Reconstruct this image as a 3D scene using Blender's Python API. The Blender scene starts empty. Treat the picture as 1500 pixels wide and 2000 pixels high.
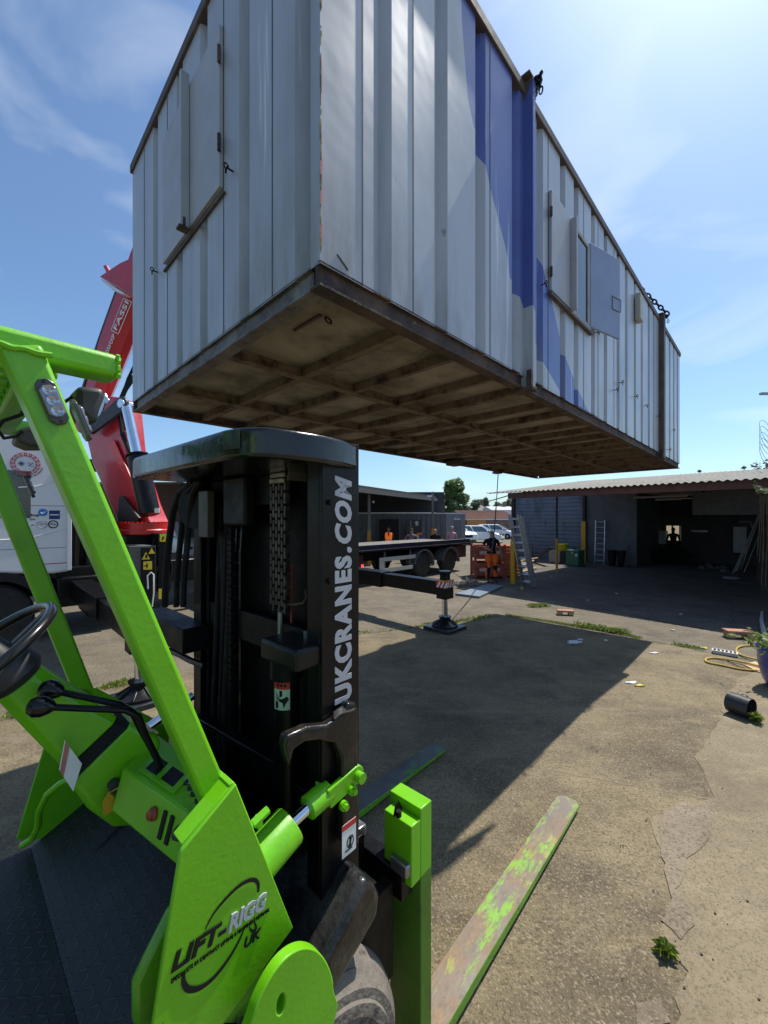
import bpy, bmesh, math, random
from mathutils import Vector, Matrix, noise
R = math.radians
random.seed(7)
SC = bpy.context.scene
COL = SC.collection
# ------------------------------------------------------------------ camera
H = 2.15; FPX = 780.0; CX = 750.0; CY = 1012.0      # eye height and calibration of the 1500x2000 photograph
cam_d = bpy.data.cameras.new("camera"); cam = bpy.data.objects.new("camera", cam_d); COL.objects.link(cam)
cam_d.sensor_fit = 'VERTICAL'; cam_d.sensor_height = 36; cam_d.lens = FPX/2000*36
cam_d.shift_y = 0.006; cam_d.clip_start = 0.02; cam_d.clip_end = 3000
cam.location = (0, 0, H); cam.rotation_euler = (R(90), 0, 0)
SC.camera = cam
# ------------------------------------------------------------------ world
HEAD = math.atan2(0.7132, 0.7009)                     # direction shared by the cabin, lorry and forklift
U0 = Vector((math.cos(HEAD), math.sin(HEAD), 0)); W0 = Vector((-math.sin(HEAD), math.cos(HEAD), 0))
sun_dir = (U0*0.60 - W0*0.035 + Vector((0, 0, 1))).normalized()
sun_el = math.asin(sun_dir.z); sun_az = math.atan2(sun_dir.x, sun_dir.y)   # clockwise from +Y
wd = bpy.data.worlds.new("World"); SC.world = wd; wd.use_nodes = True
nt = wd.node_tree; nt.nodes.clear()
def WN(t, **k):
    n = nt.nodes.new(t)
    for a, b in k.items(): setattr(n, a, b)
    return n
sky = WN('ShaderNodeTexSky', sky_type='NISHITA', sun_disc=False, sun_elevation=sun_el, sun_rotation=sun_az,
         altitude=50, air_density=1.0, dust_density=1.05, ozone_density=3.0)
tc = WN('ShaderNodeTexCoord'); mp = WN('ShaderNodeMapping'); mp.inputs['Scale'].default_value = (1.0, 1.6, 2.6)
mp.inputs['Rotation'].default_value = (0.3, 0.5, 0.4)
ns = WN('ShaderNodeTexNoise'); ns.inputs['Scale'].default_value = 2.3; ns.inputs['Detail'].default_value = 5; ns.inputs['Distortion'].default_value = .5
ns.inputs['Roughness'].default_value = .5
rp = WN('ShaderNodeMapRange'); rp.inputs[1].default_value = .55; rp.inputs[2].default_value = .85; rp.inputs[3].default_value = .015; rp.inputs[4].default_value = .34
mx = WN('ShaderNodeMix', data_type='RGBA'); mx.inputs[7].default_value = (10.5, 10.6, 10.2, 1)
bg = WN('ShaderNodeBackground'); bg.inputs['Strength'].default_value = 0.097; ow = WN('ShaderNodeOutputWorld')
L = nt.links.new
L(tc.outputs['Generated'], mp.inputs[0]); L(mp.outputs[0], ns.inputs['Vector']); L(ns.outputs[0], rp.inputs[0])
tint = WN('ShaderNodeMix', data_type='RGBA', blend_type='MULTIPLY'); tint.inputs[0].default_value = 1; tint.inputs[7].default_value = (.87, 1.05, 1.15, 1)
L(sky.outputs[0], tint.inputs[6]); L(rp.outputs[0], mx.inputs[0]); L(tint.outputs[2], mx.inputs[6]); L(mx.outputs[2], bg.inputs[0]); L(bg.outputs[0], ow.inputs[0])
# ------------------------------------------------------------------ sun
sd = bpy.data.lights.new("sun", 'SUN'); sd.energy = 3.9; sd.angle = R(0.53); sd.color = (1, .955, .88)
so = bpy.data.objects.new("sun", sd); COL.objects.link(so); so.rotation_euler = sun_dir.to_track_quat('Z', 'Y').to_euler(); so.location = (0, 0, 40)
SC.view_settings.view_transform = 'Standard'; SC.view_settings.look = 'None'; SC.view_settings.gamma = 1
SC.view_settings.use_curve_mapping = False; SC.view_settings.exposure = 0.55
SC.cycles.max_bounces = 8; SC.cycles.diffuse_bounces = 4

# ================================================================== helpers
class Frame:
    """ground frame: origin + heading; coordinates (s forward, t left, z up)"""
    def __init__(f, o=(0, 0), h=HEAD):
        f.o = Vector((o[0], o[1], 0)); f.h = h
        f.u = Vector((math.cos(h), math.sin(h), 0)); f.v = Vector((-math.sin(h), math.cos(h), 0))
    def w(f, p): return f.o + f.u*p[0] + f.v*p[1] + Vector((0, 0, p[2]))
    def inv(f, P): d = Vector(P) - f.o; return (d.dot(f.u), d.dot(f.v), P[2])
    def T(f, px, py, t):
        d = ray(px, py); c = Vector((0, 0, H)); k = (t - (c - f.o).dot(f.v))/d.dot(f.v); return f.inv(c + d*k)
    def S(f, px, py, s):
        d = ray(px, py); c = Vector((0, 0, H)); k = (s - (c - f.o).dot(f.u))/d.dot(f.u); return f.inv(c + d*k)
    def Z(f, px, py, z):
        d = ray(px, py); k = (z - H)/d.z; return f.inv(Vector((0, 0, H)) + d*k)
def ray(px, py): return Vector(((px-CX)/FPX, 1, -(py-CY)/FPX))
WORLD = Frame((0, 0), 0)
def G(px, py, z=0.0): return WORLD.Z(px, py, z)
def AY(px, py, Y): d = ray(px, py); return (d.x*Y, Y, H + d.z*Y)

ROOT = {}      # object name -> inverse matrix of its root
def props(o, label=None, cat=None, group=None, kind=None):
    if label: o['label'] = label
    if cat: o['category'] = cat
    if group: o['group'] = group
    if kind: o['kind'] = kind
def thing(name, label, cat, loc=(0, 0, 0), h=0.0, group=None):
    o = bpy.data.objects.new(name, None); COL.objects.link(o); o.location = loc; o.rotation_euler = (0, 0, h)
    o.empty_display_size = .2
    props(o, label, cat, group)
    ROOT[o.name] = (Matrix.Translation(Vector(loc)) @ Matrix.Rotation(h, 4, 'Z')).inverted()
    return o
class MB:
    def __init__(m, fr=WORLD): m.v = []; m.f = []; m.fr = fr; m.mi = []; m.cur = 0
    def add(m, vs, fs):
        b = len(m.v); m.v += [m.fr.w(p) for p in vs]
        for f in fs: m.f.append([b+i for i in f]); m.mi.append(m.cur)
        return m
    def box(m, a, b):
        x0, x1 = sorted((a[0], b[0])); y0, y1 = sorted((a[1], b[1])); z0, z1 = sorted((a[2], b[2]))
        return m.add([(x0,y0,z0),(x1,y0,z0),(x1,y1,z0),(x0,y1,z0),(x0,y0,z1),(x1,y0,z1),(x1,y1,z1),(x0,y1,z1)],
              [(0,3,2,1),(4,5,6,7),(0,1,5,4),(1,2,6,5),(2,3,7,6),(3,0,4,7)])
    def hexa(m, lo, hi):
        return m.add(list(lo)+list(hi), [(0,3,2,1),(4,5,6,7),(0,1,5,4),(1,2,6,5),(2,3,7,6),(3,0,4,7)])
    def prism(m, pts, vec):
        n = len(pts); vec = Vector(vec)
        q = [tuple(Vector(p)+vec) for p in pts]
        return m.add(list(pts)+q, [tuple(range(n))[::-1], tuple(range(n, 2*n))] + [(i, (i+1) % n, n+(i+1) % n, n+i) for i in range(n)])
    def rings(m, rs, cap=True, closed=False):
        n = len(rs[0]); vs = [p for r in rs for p in r]; fs = []
        k = len(rs)
        for i in range(k if closed else k-1):
            a = i*n; b = ((i+1) % k)*n
            for j in range(n): fs.append((a+j, a+(j+1) % n, b+(j+1) % n, b+j))
        if cap and not closed: fs.append(tuple(range(n))[::-1]); fs.append(tuple(range((k-1)*n, k*n)))
        return m.add(vs, fs)
    def tube(m, pts, r, n=8, closed=False):
        P = [Vector(p) for p in pts]; k = len(P); rs = []; prev = None
        rr = r if isinstance(r, (list, tuple)) else [r]*k
        for i, p in enumerate(P):
            if closed: d = P[(i+1) % k]-P[i-1]
            else: d = P[min(i+1, k-1)]-P[max(i-1, 0)]
            d.normalize()
            if prev is None: a = d.orthogonal().normalized()
            else: a = (prev - d*prev.dot(d)); a = a.normalized() if a.length > 1e-6 else d.orthogonal().normalized()
            prev = a; b = d.cross(a)
            rs.append([tuple(p + (a*math.cos(2*math.pi*j/n) + b*math.sin(2*math.pi*j/n))*rr[i]) for j in range(n)])
        return m.rings(rs, closed=closed)
    def cyl(m, p0, p1, r, r1=None, n=24): return m.tube([p0, p1], [r, r if r1 is None else r1], n)
    def bar(m, p0, p1, w, h, up=(0, 0, 1)):
        p0 = Vector(p0); p1 = Vector(p1); d = (p1-p0).normalized(); u = Vector(up); u = (u-d*u.dot(d)).normalized(); r = d.cross(u)
        c = [(-1, -1), (1, -1), (1, 1), (-1, 1)]
        return m.rings([[tuple(p + r*(a*w/2) + u*(b*h/2)) for a, b in c] for p in (p0, p1)])
    def sph(m, c, r, n=12, sc=(1, 1, 1)):
        c = Vector(c); rs = []
        for i in range(1, n):
            th = math.pi*i/n
            rs.append([(c.x+r*sc[0]*math.sin(th)*math.cos(2*math.pi*j/(2*n)), c.y+r*sc[1]*math.sin(th)*math.sin(2*math.pi*j/(2*n)), c.z+r*sc[2]*math.cos(th)) for j in range(2*n)])
        return m.rings(rs)
    def lathe(m, c, axis, prof, n=32):
        """prof: (distance along axis, radius)"""
        c = Vector(c); a = Vector(axis).normalized(); p = a.orthogonal().normalized(); q = a.cross(p)
        return m.rings([[tuple(c+a*d+(p*math.cos(2*math.pi*j/n)+q*math.sin(2*math.pi*j/n))*max(r, 1e-4)) for j in range(n)] for d, r in prof])
    def torus(m, c, e1, e2, ra, rb, r, n=24, k=8):
        c = Vector(c); e1 = Vector(e1).normalized(); e2 = Vector(e2).normalized()
        return m.tube([c+e1*(ra*math.cos(2*math.pi*i/n))+e2*(rb*math.sin(2*math.pi*i/n)) for i in range(n)], r, k, closed=True)
    def build(m, name, mats, parent=None, bev=0, smooth=35, loc=None, h=0, seg=2, recalc=True, **pr):
        me = bpy.data.meshes.new(name)
        if parent is not None: inv = ROOT[parent.name]
        else:
            if loc is None:
                cs = m.v; loc = (sum(v.x for v in cs)/len(cs), sum(v.y for v in cs)/len(cs), min(v.z for v in cs))
            inv = (Matrix.Translation(Vector(loc)) @ Matrix.Rotation(h, 4, 'Z')).inverted()
        me.from_pydata([inv @ v for v in m.v], [], m.f)
        if not isinstance(mats, (list, tuple)): mats = [mats]
        for a in mats: me.materials.append(a)
        if len(mats) > 1: me.polygons.foreach_set('material_index', m.mi)
        if recalc:
            bm = bmesh.new(); bm.from_mesh(me); bmesh.ops.recalc_face_normals(bm, faces=bm.faces); bm.to_mesh(me); bm.free()
        if smooth:
            me.polygons.foreach_set('use_smooth', [True]*len(me.polygons)); me.set_sharp_from_angle(angle=R(smooth))
        me.update()
        o = bpy.data.objects.new(name, me); COL.objects.link(o)
        if parent is not None:
            o.parent = parent; ROOT[o.name] = inv
        else:
            o.location = loc; o.rotation_euler = (0, 0, h); ROOT[o.name] = inv
        if bev:
            b = o.modifiers.new('bevel', 'BEVEL'); b.width = bev; b.segments = seg; b.limit_method = 'ANGLE'; b.angle_limit = R(40); b.harden_normals = False
        props(o, **pr)
        return o
def copy_tree(o, loc, rz=None, parent=None, label=None):
    c = o.copy(); COL.objects.link(c)
    if parent is None:
        c.location = loc
        if rz is not None: c.rotation_euler = (0, 0, rz)
        if label: c['label'] = label
    else: c.parent = parent
    for ch in list(o.children): copy_tree(ch, None, parent=c)
    return c

# ------------------------------------------------------------------ materials
def nodes(name):
    m = bpy.data.materials.new(name); m.use_nodes = True; t = m.node_tree
    return m, t, t.nodes['Principled BSDF']
def N(t, typ, ins=None, **k):
    n = t.nodes.new(typ)
    for a, b in k.items(): setattr(n, a, b)
    for a, b in (ins or {}).items():
        if isinstance(b, bpy.types.NodeSocket): t.links.new(b, n.inputs[a])
        else: n.inputs[a].default_value = b
    return n
def C4(c): return (c[0], c[1], c[2], 1)
def vary(t, vec, scale, lo, hi, detail=4, rough=.6, tmin=0., tmax=1., stretch=None, dist=0.):
    if stretch: vec = N(t, 'ShaderNodeMapping', {0: vec, 'Scale': stretch}).outputs[0]
    n = N(t, 'ShaderNodeTexNoise', {'Vector': vec, 'Scale': scale, 'Detail': detail, 'Roughness': rough, 'Distortion': dist})
    return N(t, 'ShaderNodeMapRange', {0: n.outputs[0], 1: lo, 2: hi, 3: tmin, 4: tmax}).outputs[0]
def mixc(t, f, a, b, mode='MIX'):
    n = N(t, 'ShaderNodeMix', data_type='RGBA', blend_type=mode)
    for i, v in ((0, f), (6, a), (7, b)):
        if isinstance(v, bpy.types.NodeSocket): t.links.new(v, n.inputs[i])
        else: n.inputs[i].default_value = v if i == 0 else C4(v)
    return n.outputs[2]
def M(name, col, rough=.5, metal=0., var=.12, vs=5, dirt=None, ds=4, dt=(.55, .7), damt=1., stretch=None, bump=0., bs=60, coat=0., layers=()):
    m, t, b = nodes(name)
    v = N(t, 'ShaderNodeTexCoord').outputs['Object']
    c = mixc(t, vary(t, v, vs, .3, .7), [x*(1-var) for x in col], [min(1, x*(1+var)) for x in col])
    rg = vary(t, v, vs*2.3, .3, .7, tmin=max(.02, rough-.08), tmax=min(1, rough+.1))
    if dirt:
        f = vary(t, v, ds, dt[0], dt[1], 6, .65, tmax=damt, stretch=stretch); c = mixc(t, f, c, dirt)
    for (lc, ls, lo, hi, am, st) in layers:
        c = mixc(t, vary(t, v, ls, lo, hi, 7, .7, tmax=am, stretch=st), c, lc)
    t.links.new(c, b.inputs['Base Color']); t.links.new(rg, b.inputs['Roughness'])
    b.inputs['Metallic'].default_value = metal
    if max(col) < .016: b.inputs['Specular IOR Level'].default_value = .22
    if coat: b.inputs['Coat Weight'].default_value = coat; b.inputs['Coat Roughness'].default_value = .12
    if bump:
        n = N(t, 'ShaderNodeTexNoise', {'Vector': v, 'Scale': bs, 'Detail': 4})
        k = N(t, 'ShaderNodeBump', {'Height': n.outputs[0], 'Strength': bump, 'Distance': .01}); t.links.new(k.outputs[0], b.inputs['Normal'])
    return m
def emis(name, col, st):
    m, t, b = nodes(name); b.inputs['Base Color'].default_value = C4(col); b.inputs['Emission Color'].default_value = C4(col); b.inputs['Emission Strength'].default_value = st; return m
def flat(name, col, rough=.5, metal=0., alpha=None): return M(name, col, rough, metal, var=.06, vs=9)

GREEN = M('green_paint', (.15, .48, .004), .36, var=.10, vs=3, dirt=(.08, .20, .01), ds=9, dt=(.62, .8), damt=.5, coat=.15, bump=.06, bs=90,
          layers=[((.04, .045, .03), 26, .665, .70, .75, None), ((.26, .5, .08), 18, .63, .75, .4, (1, 1, .3)), ((.07, .09, .03), 2.6, .55, .80, .55, None)])
GREEN_WORN = M('green_paint_worn', (.12, .36, .015), .4, var=.2, vs=5, dirt=(.05, .06, .03), ds=14, dt=(.58, .66), damt=.8, coat=.2, bump=.1, bs=80)
BLACK = M('black_paint', (.003, .003, .004), .36, var=.3, vs=5, dirt=(.009, .009, .009), ds=7, dt=(.5, .75), coat=.08, bump=.10, bs=50,
          layers=[((.10, .09, .08), 35, .70, .78, .6, None)])
BLACK_G = M('greasy_black_steel', (.003, .003, .0033), .5, var=.3, dirt=(.009, .008, .007), ds=10, dt=(.45, .7), bump=.15, bs=90)
RUBBER = M('black_rubber', (.014, .014, .014), .7, var=.2, dirt=(.05, .045, .04), ds=12, dt=(.55, .75), bump=.1)
TYRE = M('tyre_rubber', (.12, .105, .085), .9, var=.25, vs=4, dirt=(.20, .17, .135), ds=6, dt=(.42, .66), damt=.85, bump=.8, bs=40, layers=[((.035, .032, .03), 14, .56, .66, .8, None), ((.28, .25, .21), 30, .66, .74, .6, None)])
TYRE_D = M('dark_tyre', (.02, .02, .02), .8, var=.2, dirt=(.06, .055, .05), ds=6, bump=.2)
STEEL = M('steel', (.32, .32, .33), .35, metal=.9, var=.1, dirt=(.12, .08, .05), ds=12, dt=(.6, .75))
CHROME = flat('chrome_rod', (.75, .77, .8), .1, 1.)
ALU = M('aluminium', (.55, .56, .58), .35, metal=.8, var=.1, dirt=(.25, .25, .25), ds=12)
RUST = M('rusty_steel', (.095, .060, .044), .8, var=.35, vs=6, dirt=(.035, .026, .024), ds=5, dt=(.45, .62), bump=.5, bs=45,
         layers=[((.30, .24, .19), 16, .62, .70, .6, None)])
RUST2 = M('rusty_joist', (.20, .145, .10), .85, var=.3, vs=6, dirt=(.045, .03, .024), ds=6, dt=(.45, .65), bump=.5, bs=45, layers=[((.30, .20, .12), 14, .6, .7, .5, None)])
BOARD = M('floor_board', (.31, .27, .215), .9, var=.2, vs=1.2, dirt=(.08, .058, .042), ds=1.8, dt=(.42, .62), damt=.8, bump=.25, bs=12,
          layers=[((.40, .34, .23), 1.1, .58, .72, .6, None), ((.07, .05, .035), 9, .6, .72, .5, None)])
WHITE = M('white_paint', (.72, .73, .74), .35, var=.03, vs=2, coat=.3, dirt=(.45, .42, .38), ds=2, dt=(.62, .85), damt=.5)
RED = M('red_crane_paint', (.50, .014, .022), .32, var=.12, vs=2, coat=.5)
REDL = M('red_ring_paint', (.62, .022, .015), .35, var=.1, vs=3, coat=.3)
DGREY = M('dark_grey_plastic', (.035, .035, .037), .5, var=.2)
YELLOW = M('yellow_paint', (.58, .33, .02), .5, var=.15, dirt=(.2, .12, .04), ds=9, dt=(.6, .75))
YLABEL = flat('yellow_label', (.75, .58, .03), .5)
WLABEL = flat('white_label', (.75, .76, .72), .45)
RLABEL = flat('red_label', (.55, .03, .03), .45)
KLABEL = flat('black_label', (.01, .01, .012), .5)
BLABEL = flat('navy_label', (.012, .03, .16), .5)
SILVER = flat('silver_lettering', (.42, .43, .46), .45)
ORANGE = flat('hi_vis_orange', (.85, .16, .02), .8)
GLASS, _t, _b = nodes('dark_glass'); _b.inputs['Base Color'].default_value = (.02, .025, .03, 1); _b.inputs['Roughness'].default_value = .05; _b.inputs['Specular IOR Level'].default_value = .8
WSCREEN, _t, _b = nodes('windscreen_glass'); _b.inputs['Base Color'].default_value = (.10, .15, .17, 1); _b.inputs['Roughness'].default_value = .04; _b.inputs['Specular IOR Level'].default_value = 1
SHEET = M('sheet_cladding', (.15, .175, .23), .45, metal=.2, var=.12, vs=1, dirt=(.07, .08, .10), ds=2.5, stretch=(1, 1, .4), dt=(.5, .7))

def text(s, o, ex, ey, w, h, mat, name, parent, fr, depth=.002, off=.012, shear=0.0, fit=True, sc=1.0, **pr):
    """lettering: o = lower-left corner, ex/ey directions in the frame, fitted in w x h"""
    cu = bpy.data.curves.new(name, 'FONT'); cu.body = s; cu.size = 1; cu.offset = off; cu.extrude = .02; cu.shear = shear; cu.space_character = sc; cu.resolution_u = 3
    to = bpy.data.objects.new(name, cu); COL.objects.link(to)
    dg = bpy.context.evaluated_depsgraph_get(); dg.update(); me = bpy.data.meshes.new_from_object(to.evaluated_get(dg))
    bpy.data.objects.remove(to); bpy.data.curves.remove(cu)
    xs = [v.co.x for v in me.vertices]; ys = [v.co.y for v in me.vertices]
    x0, x1, y0, y1 = min(xs), max(xs), min(ys), max(ys)
    o = Vector(o); ex = Vector(ex).normalized(); ey = Vector(ey).normalized(); n = ex.cross(ey)
    mb = MB(fr); sy = h/(y1-y0); sx = w/(x1-x0) if fit else sy
    vs = [tuple(o + ex*((v.co.x-x0)*sx) + ey*((v.co.y-y0)*sy) + n*(depth if v.co.z > 0 else -.001)) for v in me.vertices]
    mb.add(vs, [tuple(p.vertices) for p in me.polygons]); bpy.data.meshes.remove(me)
    return mb.build(name, mat, parent, smooth=0, **pr)
# ================================================================== GROUND
def ground_mat(name, base, lite, dark, spec, sscale, streak=None, wet=None):
    m, t, b = nodes(name); v = N(t, 'ShaderNodeTexCoord').outputs['Object']
    c = mixc(t, vary(t, v, .9, .38, .62, 7, .65), base, lite)
    c = mixc(t, vary(t, v, 1.3, .46, .66, 8, .72, tmax=.85), c, dark)
    c = mixc(t, vary(t, v, 3.1, .52, .68, 7, .7, tmax=.55, stretch=(.5, 1.4, 1)), c, [min(1, x*1.35) for x in lite])
    vo = N(t, 'ShaderNodeTexVoronoi', {'Vector': v, 'Scale': sscale}); 
    c = mixc(t, vary(t, v, sscale*.75, .54, .66, 2, .6, tmax=.8), c, spec)
    v2 = N(t, 'ShaderNodeMapping', {0: v, 'Location': (7.3, 3.1, 0)}).outputs[0]
    c = mixc(t, vary(t, v2, sscale*.6, .52, .68, 3, .65, tmax=.8), c, [x*.38 for x in base])
    c = mixc(t, vary(t, v2, sscale*.22, .56, .70, 4, .7, tmax=.5), c, [x*.5 for x in base])
    c = mixc(t, vary(t, v2, .45, .52, .70, 8, .7, tmax=.5), c, [x*.55 for x in base])
    c = mixc(t, vary(t, v, sscale*.45, .56, .66, 3, .8, tmax=.6), c, [x*.4 for x in base])
    if streak: c = mixc(t, vary(t, v, .8, .56, .66, 8, .75, tmax=.6, stretch=streak[1]), c, streak[0])
    t.links.new(c, b.inputs['Base Color']); b.inputs['Roughness'].default_value = .88
    h1 = N(t, 'ShaderNodeTexNoise', {'Vector': v, 'Scale': sscale*.6, 'Detail': 5, 'Roughness': .75})
    ad = N(t, 'ShaderNodeMath', {0: h1.outputs[0], 1: vo.outputs['Distance']}, operation='ADD')
    k = N(t, 'ShaderNodeBump', {'Height': ad.outputs[0], 'Strength': wet or .55, 'Distance': .008}); t.links.new(k.outputs[0], b.inputs['Normal'])
    return m
G_AGG = ground_mat('aggregate_concrete', (.150, .115, .062), (.240, .190, .108), (.070, .054, .034), (.31, .25, .16), 95, ((.25, .20, .135), (.25, 2.2, 1)))
G_ASP = ground_mat('asphalt', (.135, .110, .070), (.180, .150, .100), (.06, .052, .042), (.22, .19, .145), 60)
G_CON = ground_mat('smooth_concrete', (.210, .166, .098), (.262, .210, .130), (.145, .113, .068), (.25, .198, .125), 130, None, .15)
G_CEM = ground_mat('cement_patch', (.19, .145, .093), (.26, .21, .145), (.12, .09, .06), (.27, .22, .155), 90, None, .35)
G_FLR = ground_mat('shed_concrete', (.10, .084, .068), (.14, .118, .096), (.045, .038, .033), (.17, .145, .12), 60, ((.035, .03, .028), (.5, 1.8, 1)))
g = MB(); g.add([(-900, -300, 0), (900, -300, 0), (900, 1800, 0), (-900, 1800, 0)], [(0, 1, 2, 3)])
g.build('ground', G_ASP, loc=(0, 0, 0), kind='structure')
def sheet(name, pts, mat, z, wob=.05, step=.12, seed=0):
    P = [Vector((p[0], p[1], 0)) for p in pts]; out = []
    for i, a in enumerate(P):
        b = P[(i+1) % len(P)]; n = max(1, min(120, int((b-a).length/step)))
        for k in range(n):
            p = a.lerp(b, k/n); d = (b-a).normalized(); nn = Vector((-d.y, d.x, 0))
            w = (noise.noise(Vector((p.x*1.3, p.y*1.3, seed)))+.5*noise.noise(Vector((p.x*5, p.y*5, seed+3))))*wob*(0 if k == 0 else 1)
            q = p+nn*w; out.append((q.x, q.y, z))
    mb = MB(); mb.add(out, [tuple(range(len(out)))])
    return mb.build(name, mat, loc=(0, 0, 0), smooth=0, recalc=False, kind='structure')
sheet('concrete_slab', [(-6, -4), (14, -4), G(1560, 1312), G(1300, 1258), G(985, 1203), G(830, 1224), G(700, 1240), G(420, 1300), (-6, 3.5)], G_AGG, .004, .03)
sheet('concrete_path', [(14, -4), (1.15, -4), (1.0, .7), G(1330, 1985), G(1345, 1900), G(1290, 1840), G(1312, 1760), G(1300, 1690), G(1268, 1600), G(1395, 1560), G(1355, 1480), G(1388, 1445), G(1408, 1390), G(1440, 1330), G(1500, 1300), (14, 5.6)], G_CON, .008, .05, .05)
sheet('cement_patch', [G(1290, 1590), G(1330, 1570), G(1395, 1578), G(1385, 1640), G(1340, 1680), G(1320, 1740), G(1358, 1810), G(1330, 1840), G(1290, 1800), G(1312, 1760), G(1300, 1690)], G_CEM, .012, .03, .05, 5)
sheet('cement_spill', [G(1240, 1960), G(1290, 1950), G(1310, 2000), G(1240, 2030)], G_CEM, .008, .03, .03, 8)
# cracks across the slab
ck = MB()
def crack(a, b, w, seed, z=.0055):
    a = Vector(a); b = Vector(b); n = int((b-a).length/.05); pr = []
    for i in range(n+1):
        p = a.lerp(b, i/n); d = (b-a).normalized(); nn = Vector((-d.y, d.x, 0))
        o = noise.noise(Vector((p.x*2, p.y*2, seed)))*.08+noise.noise(Vector((p.x*11, p.y*11, seed)))*.02
        ww = w*(.4+.8*abs(noise.noise(Vector((p.x*6, p.y*6, seed+9)))))
        q = p+nn*o; pr.append(((q-nn*ww), (q+nn*ww)))
    vs = []
    for x, y in pr: vs += [(x.x, x.y, z), (y.x, y.y, z)]
    ck.add(vs, [(2*i, 2*i+2, 2*i+3, 2*i+1) for i in range(n)])
crack(G(1130, 1422), G(1360, 1468), .012, 1); crack(G(1210, 1310), G(1390, 1338), .010, 2); crack(G(1060, 1505), G(1390, 1560), .010, 3); crack(G(1300, 1395), G(1420, 1412), .006, 4)
ck.build('mortar_cracks', flat('crack_mortar', (.21, .165, .11), .9), loc=(0, 0, 0), kind='structure', recalc=False)
ck = MB(); crack(G(985, 1203), G(1300, 1259), .016, 6, .009); crack(G(1300, 1259), G(1500, 1297), .014, 6, .009); crack(G(985, 1203), G(700, 1240), .012, 7, .009)
crack(G(1425, 1150), G(1432, 1225), .01, 13, .010)
crack(G(1150, 1172), G(1460, 1212), .012, 14, .010)
ck.build('slab_joints', flat('joint_dirt', (.035, .03, .025), .95), loc=(0, 0, 0), kind='structure', recalc=False)

# ================================================================== SUSPENDED CABIN
CK = .965
T0 = 1.465*CK; S0 = 1.08*CK; S1 = 10.08; T1 = 4.584*CK-.02; ZB = 3.165; ZW = 3.27; ZT = 5.50
CF = Frame()
cabin = thing('portable_cabin', 'long grey-white corrugated steel site cabin with blue swoosh, hanging in the air', 'cabin', tuple(CF.w(((S0+S1)/2, (T0+T1)/2, ZB))), HEAD)
CX0, CY0 = (S0+S1)/2, (T0+T1)/2     # local = (s-CX0, t-CY0, z-ZB)
def loc_sz(px, py):
    q = CF.T(px, py, T0); return q[0], q[2]
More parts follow.
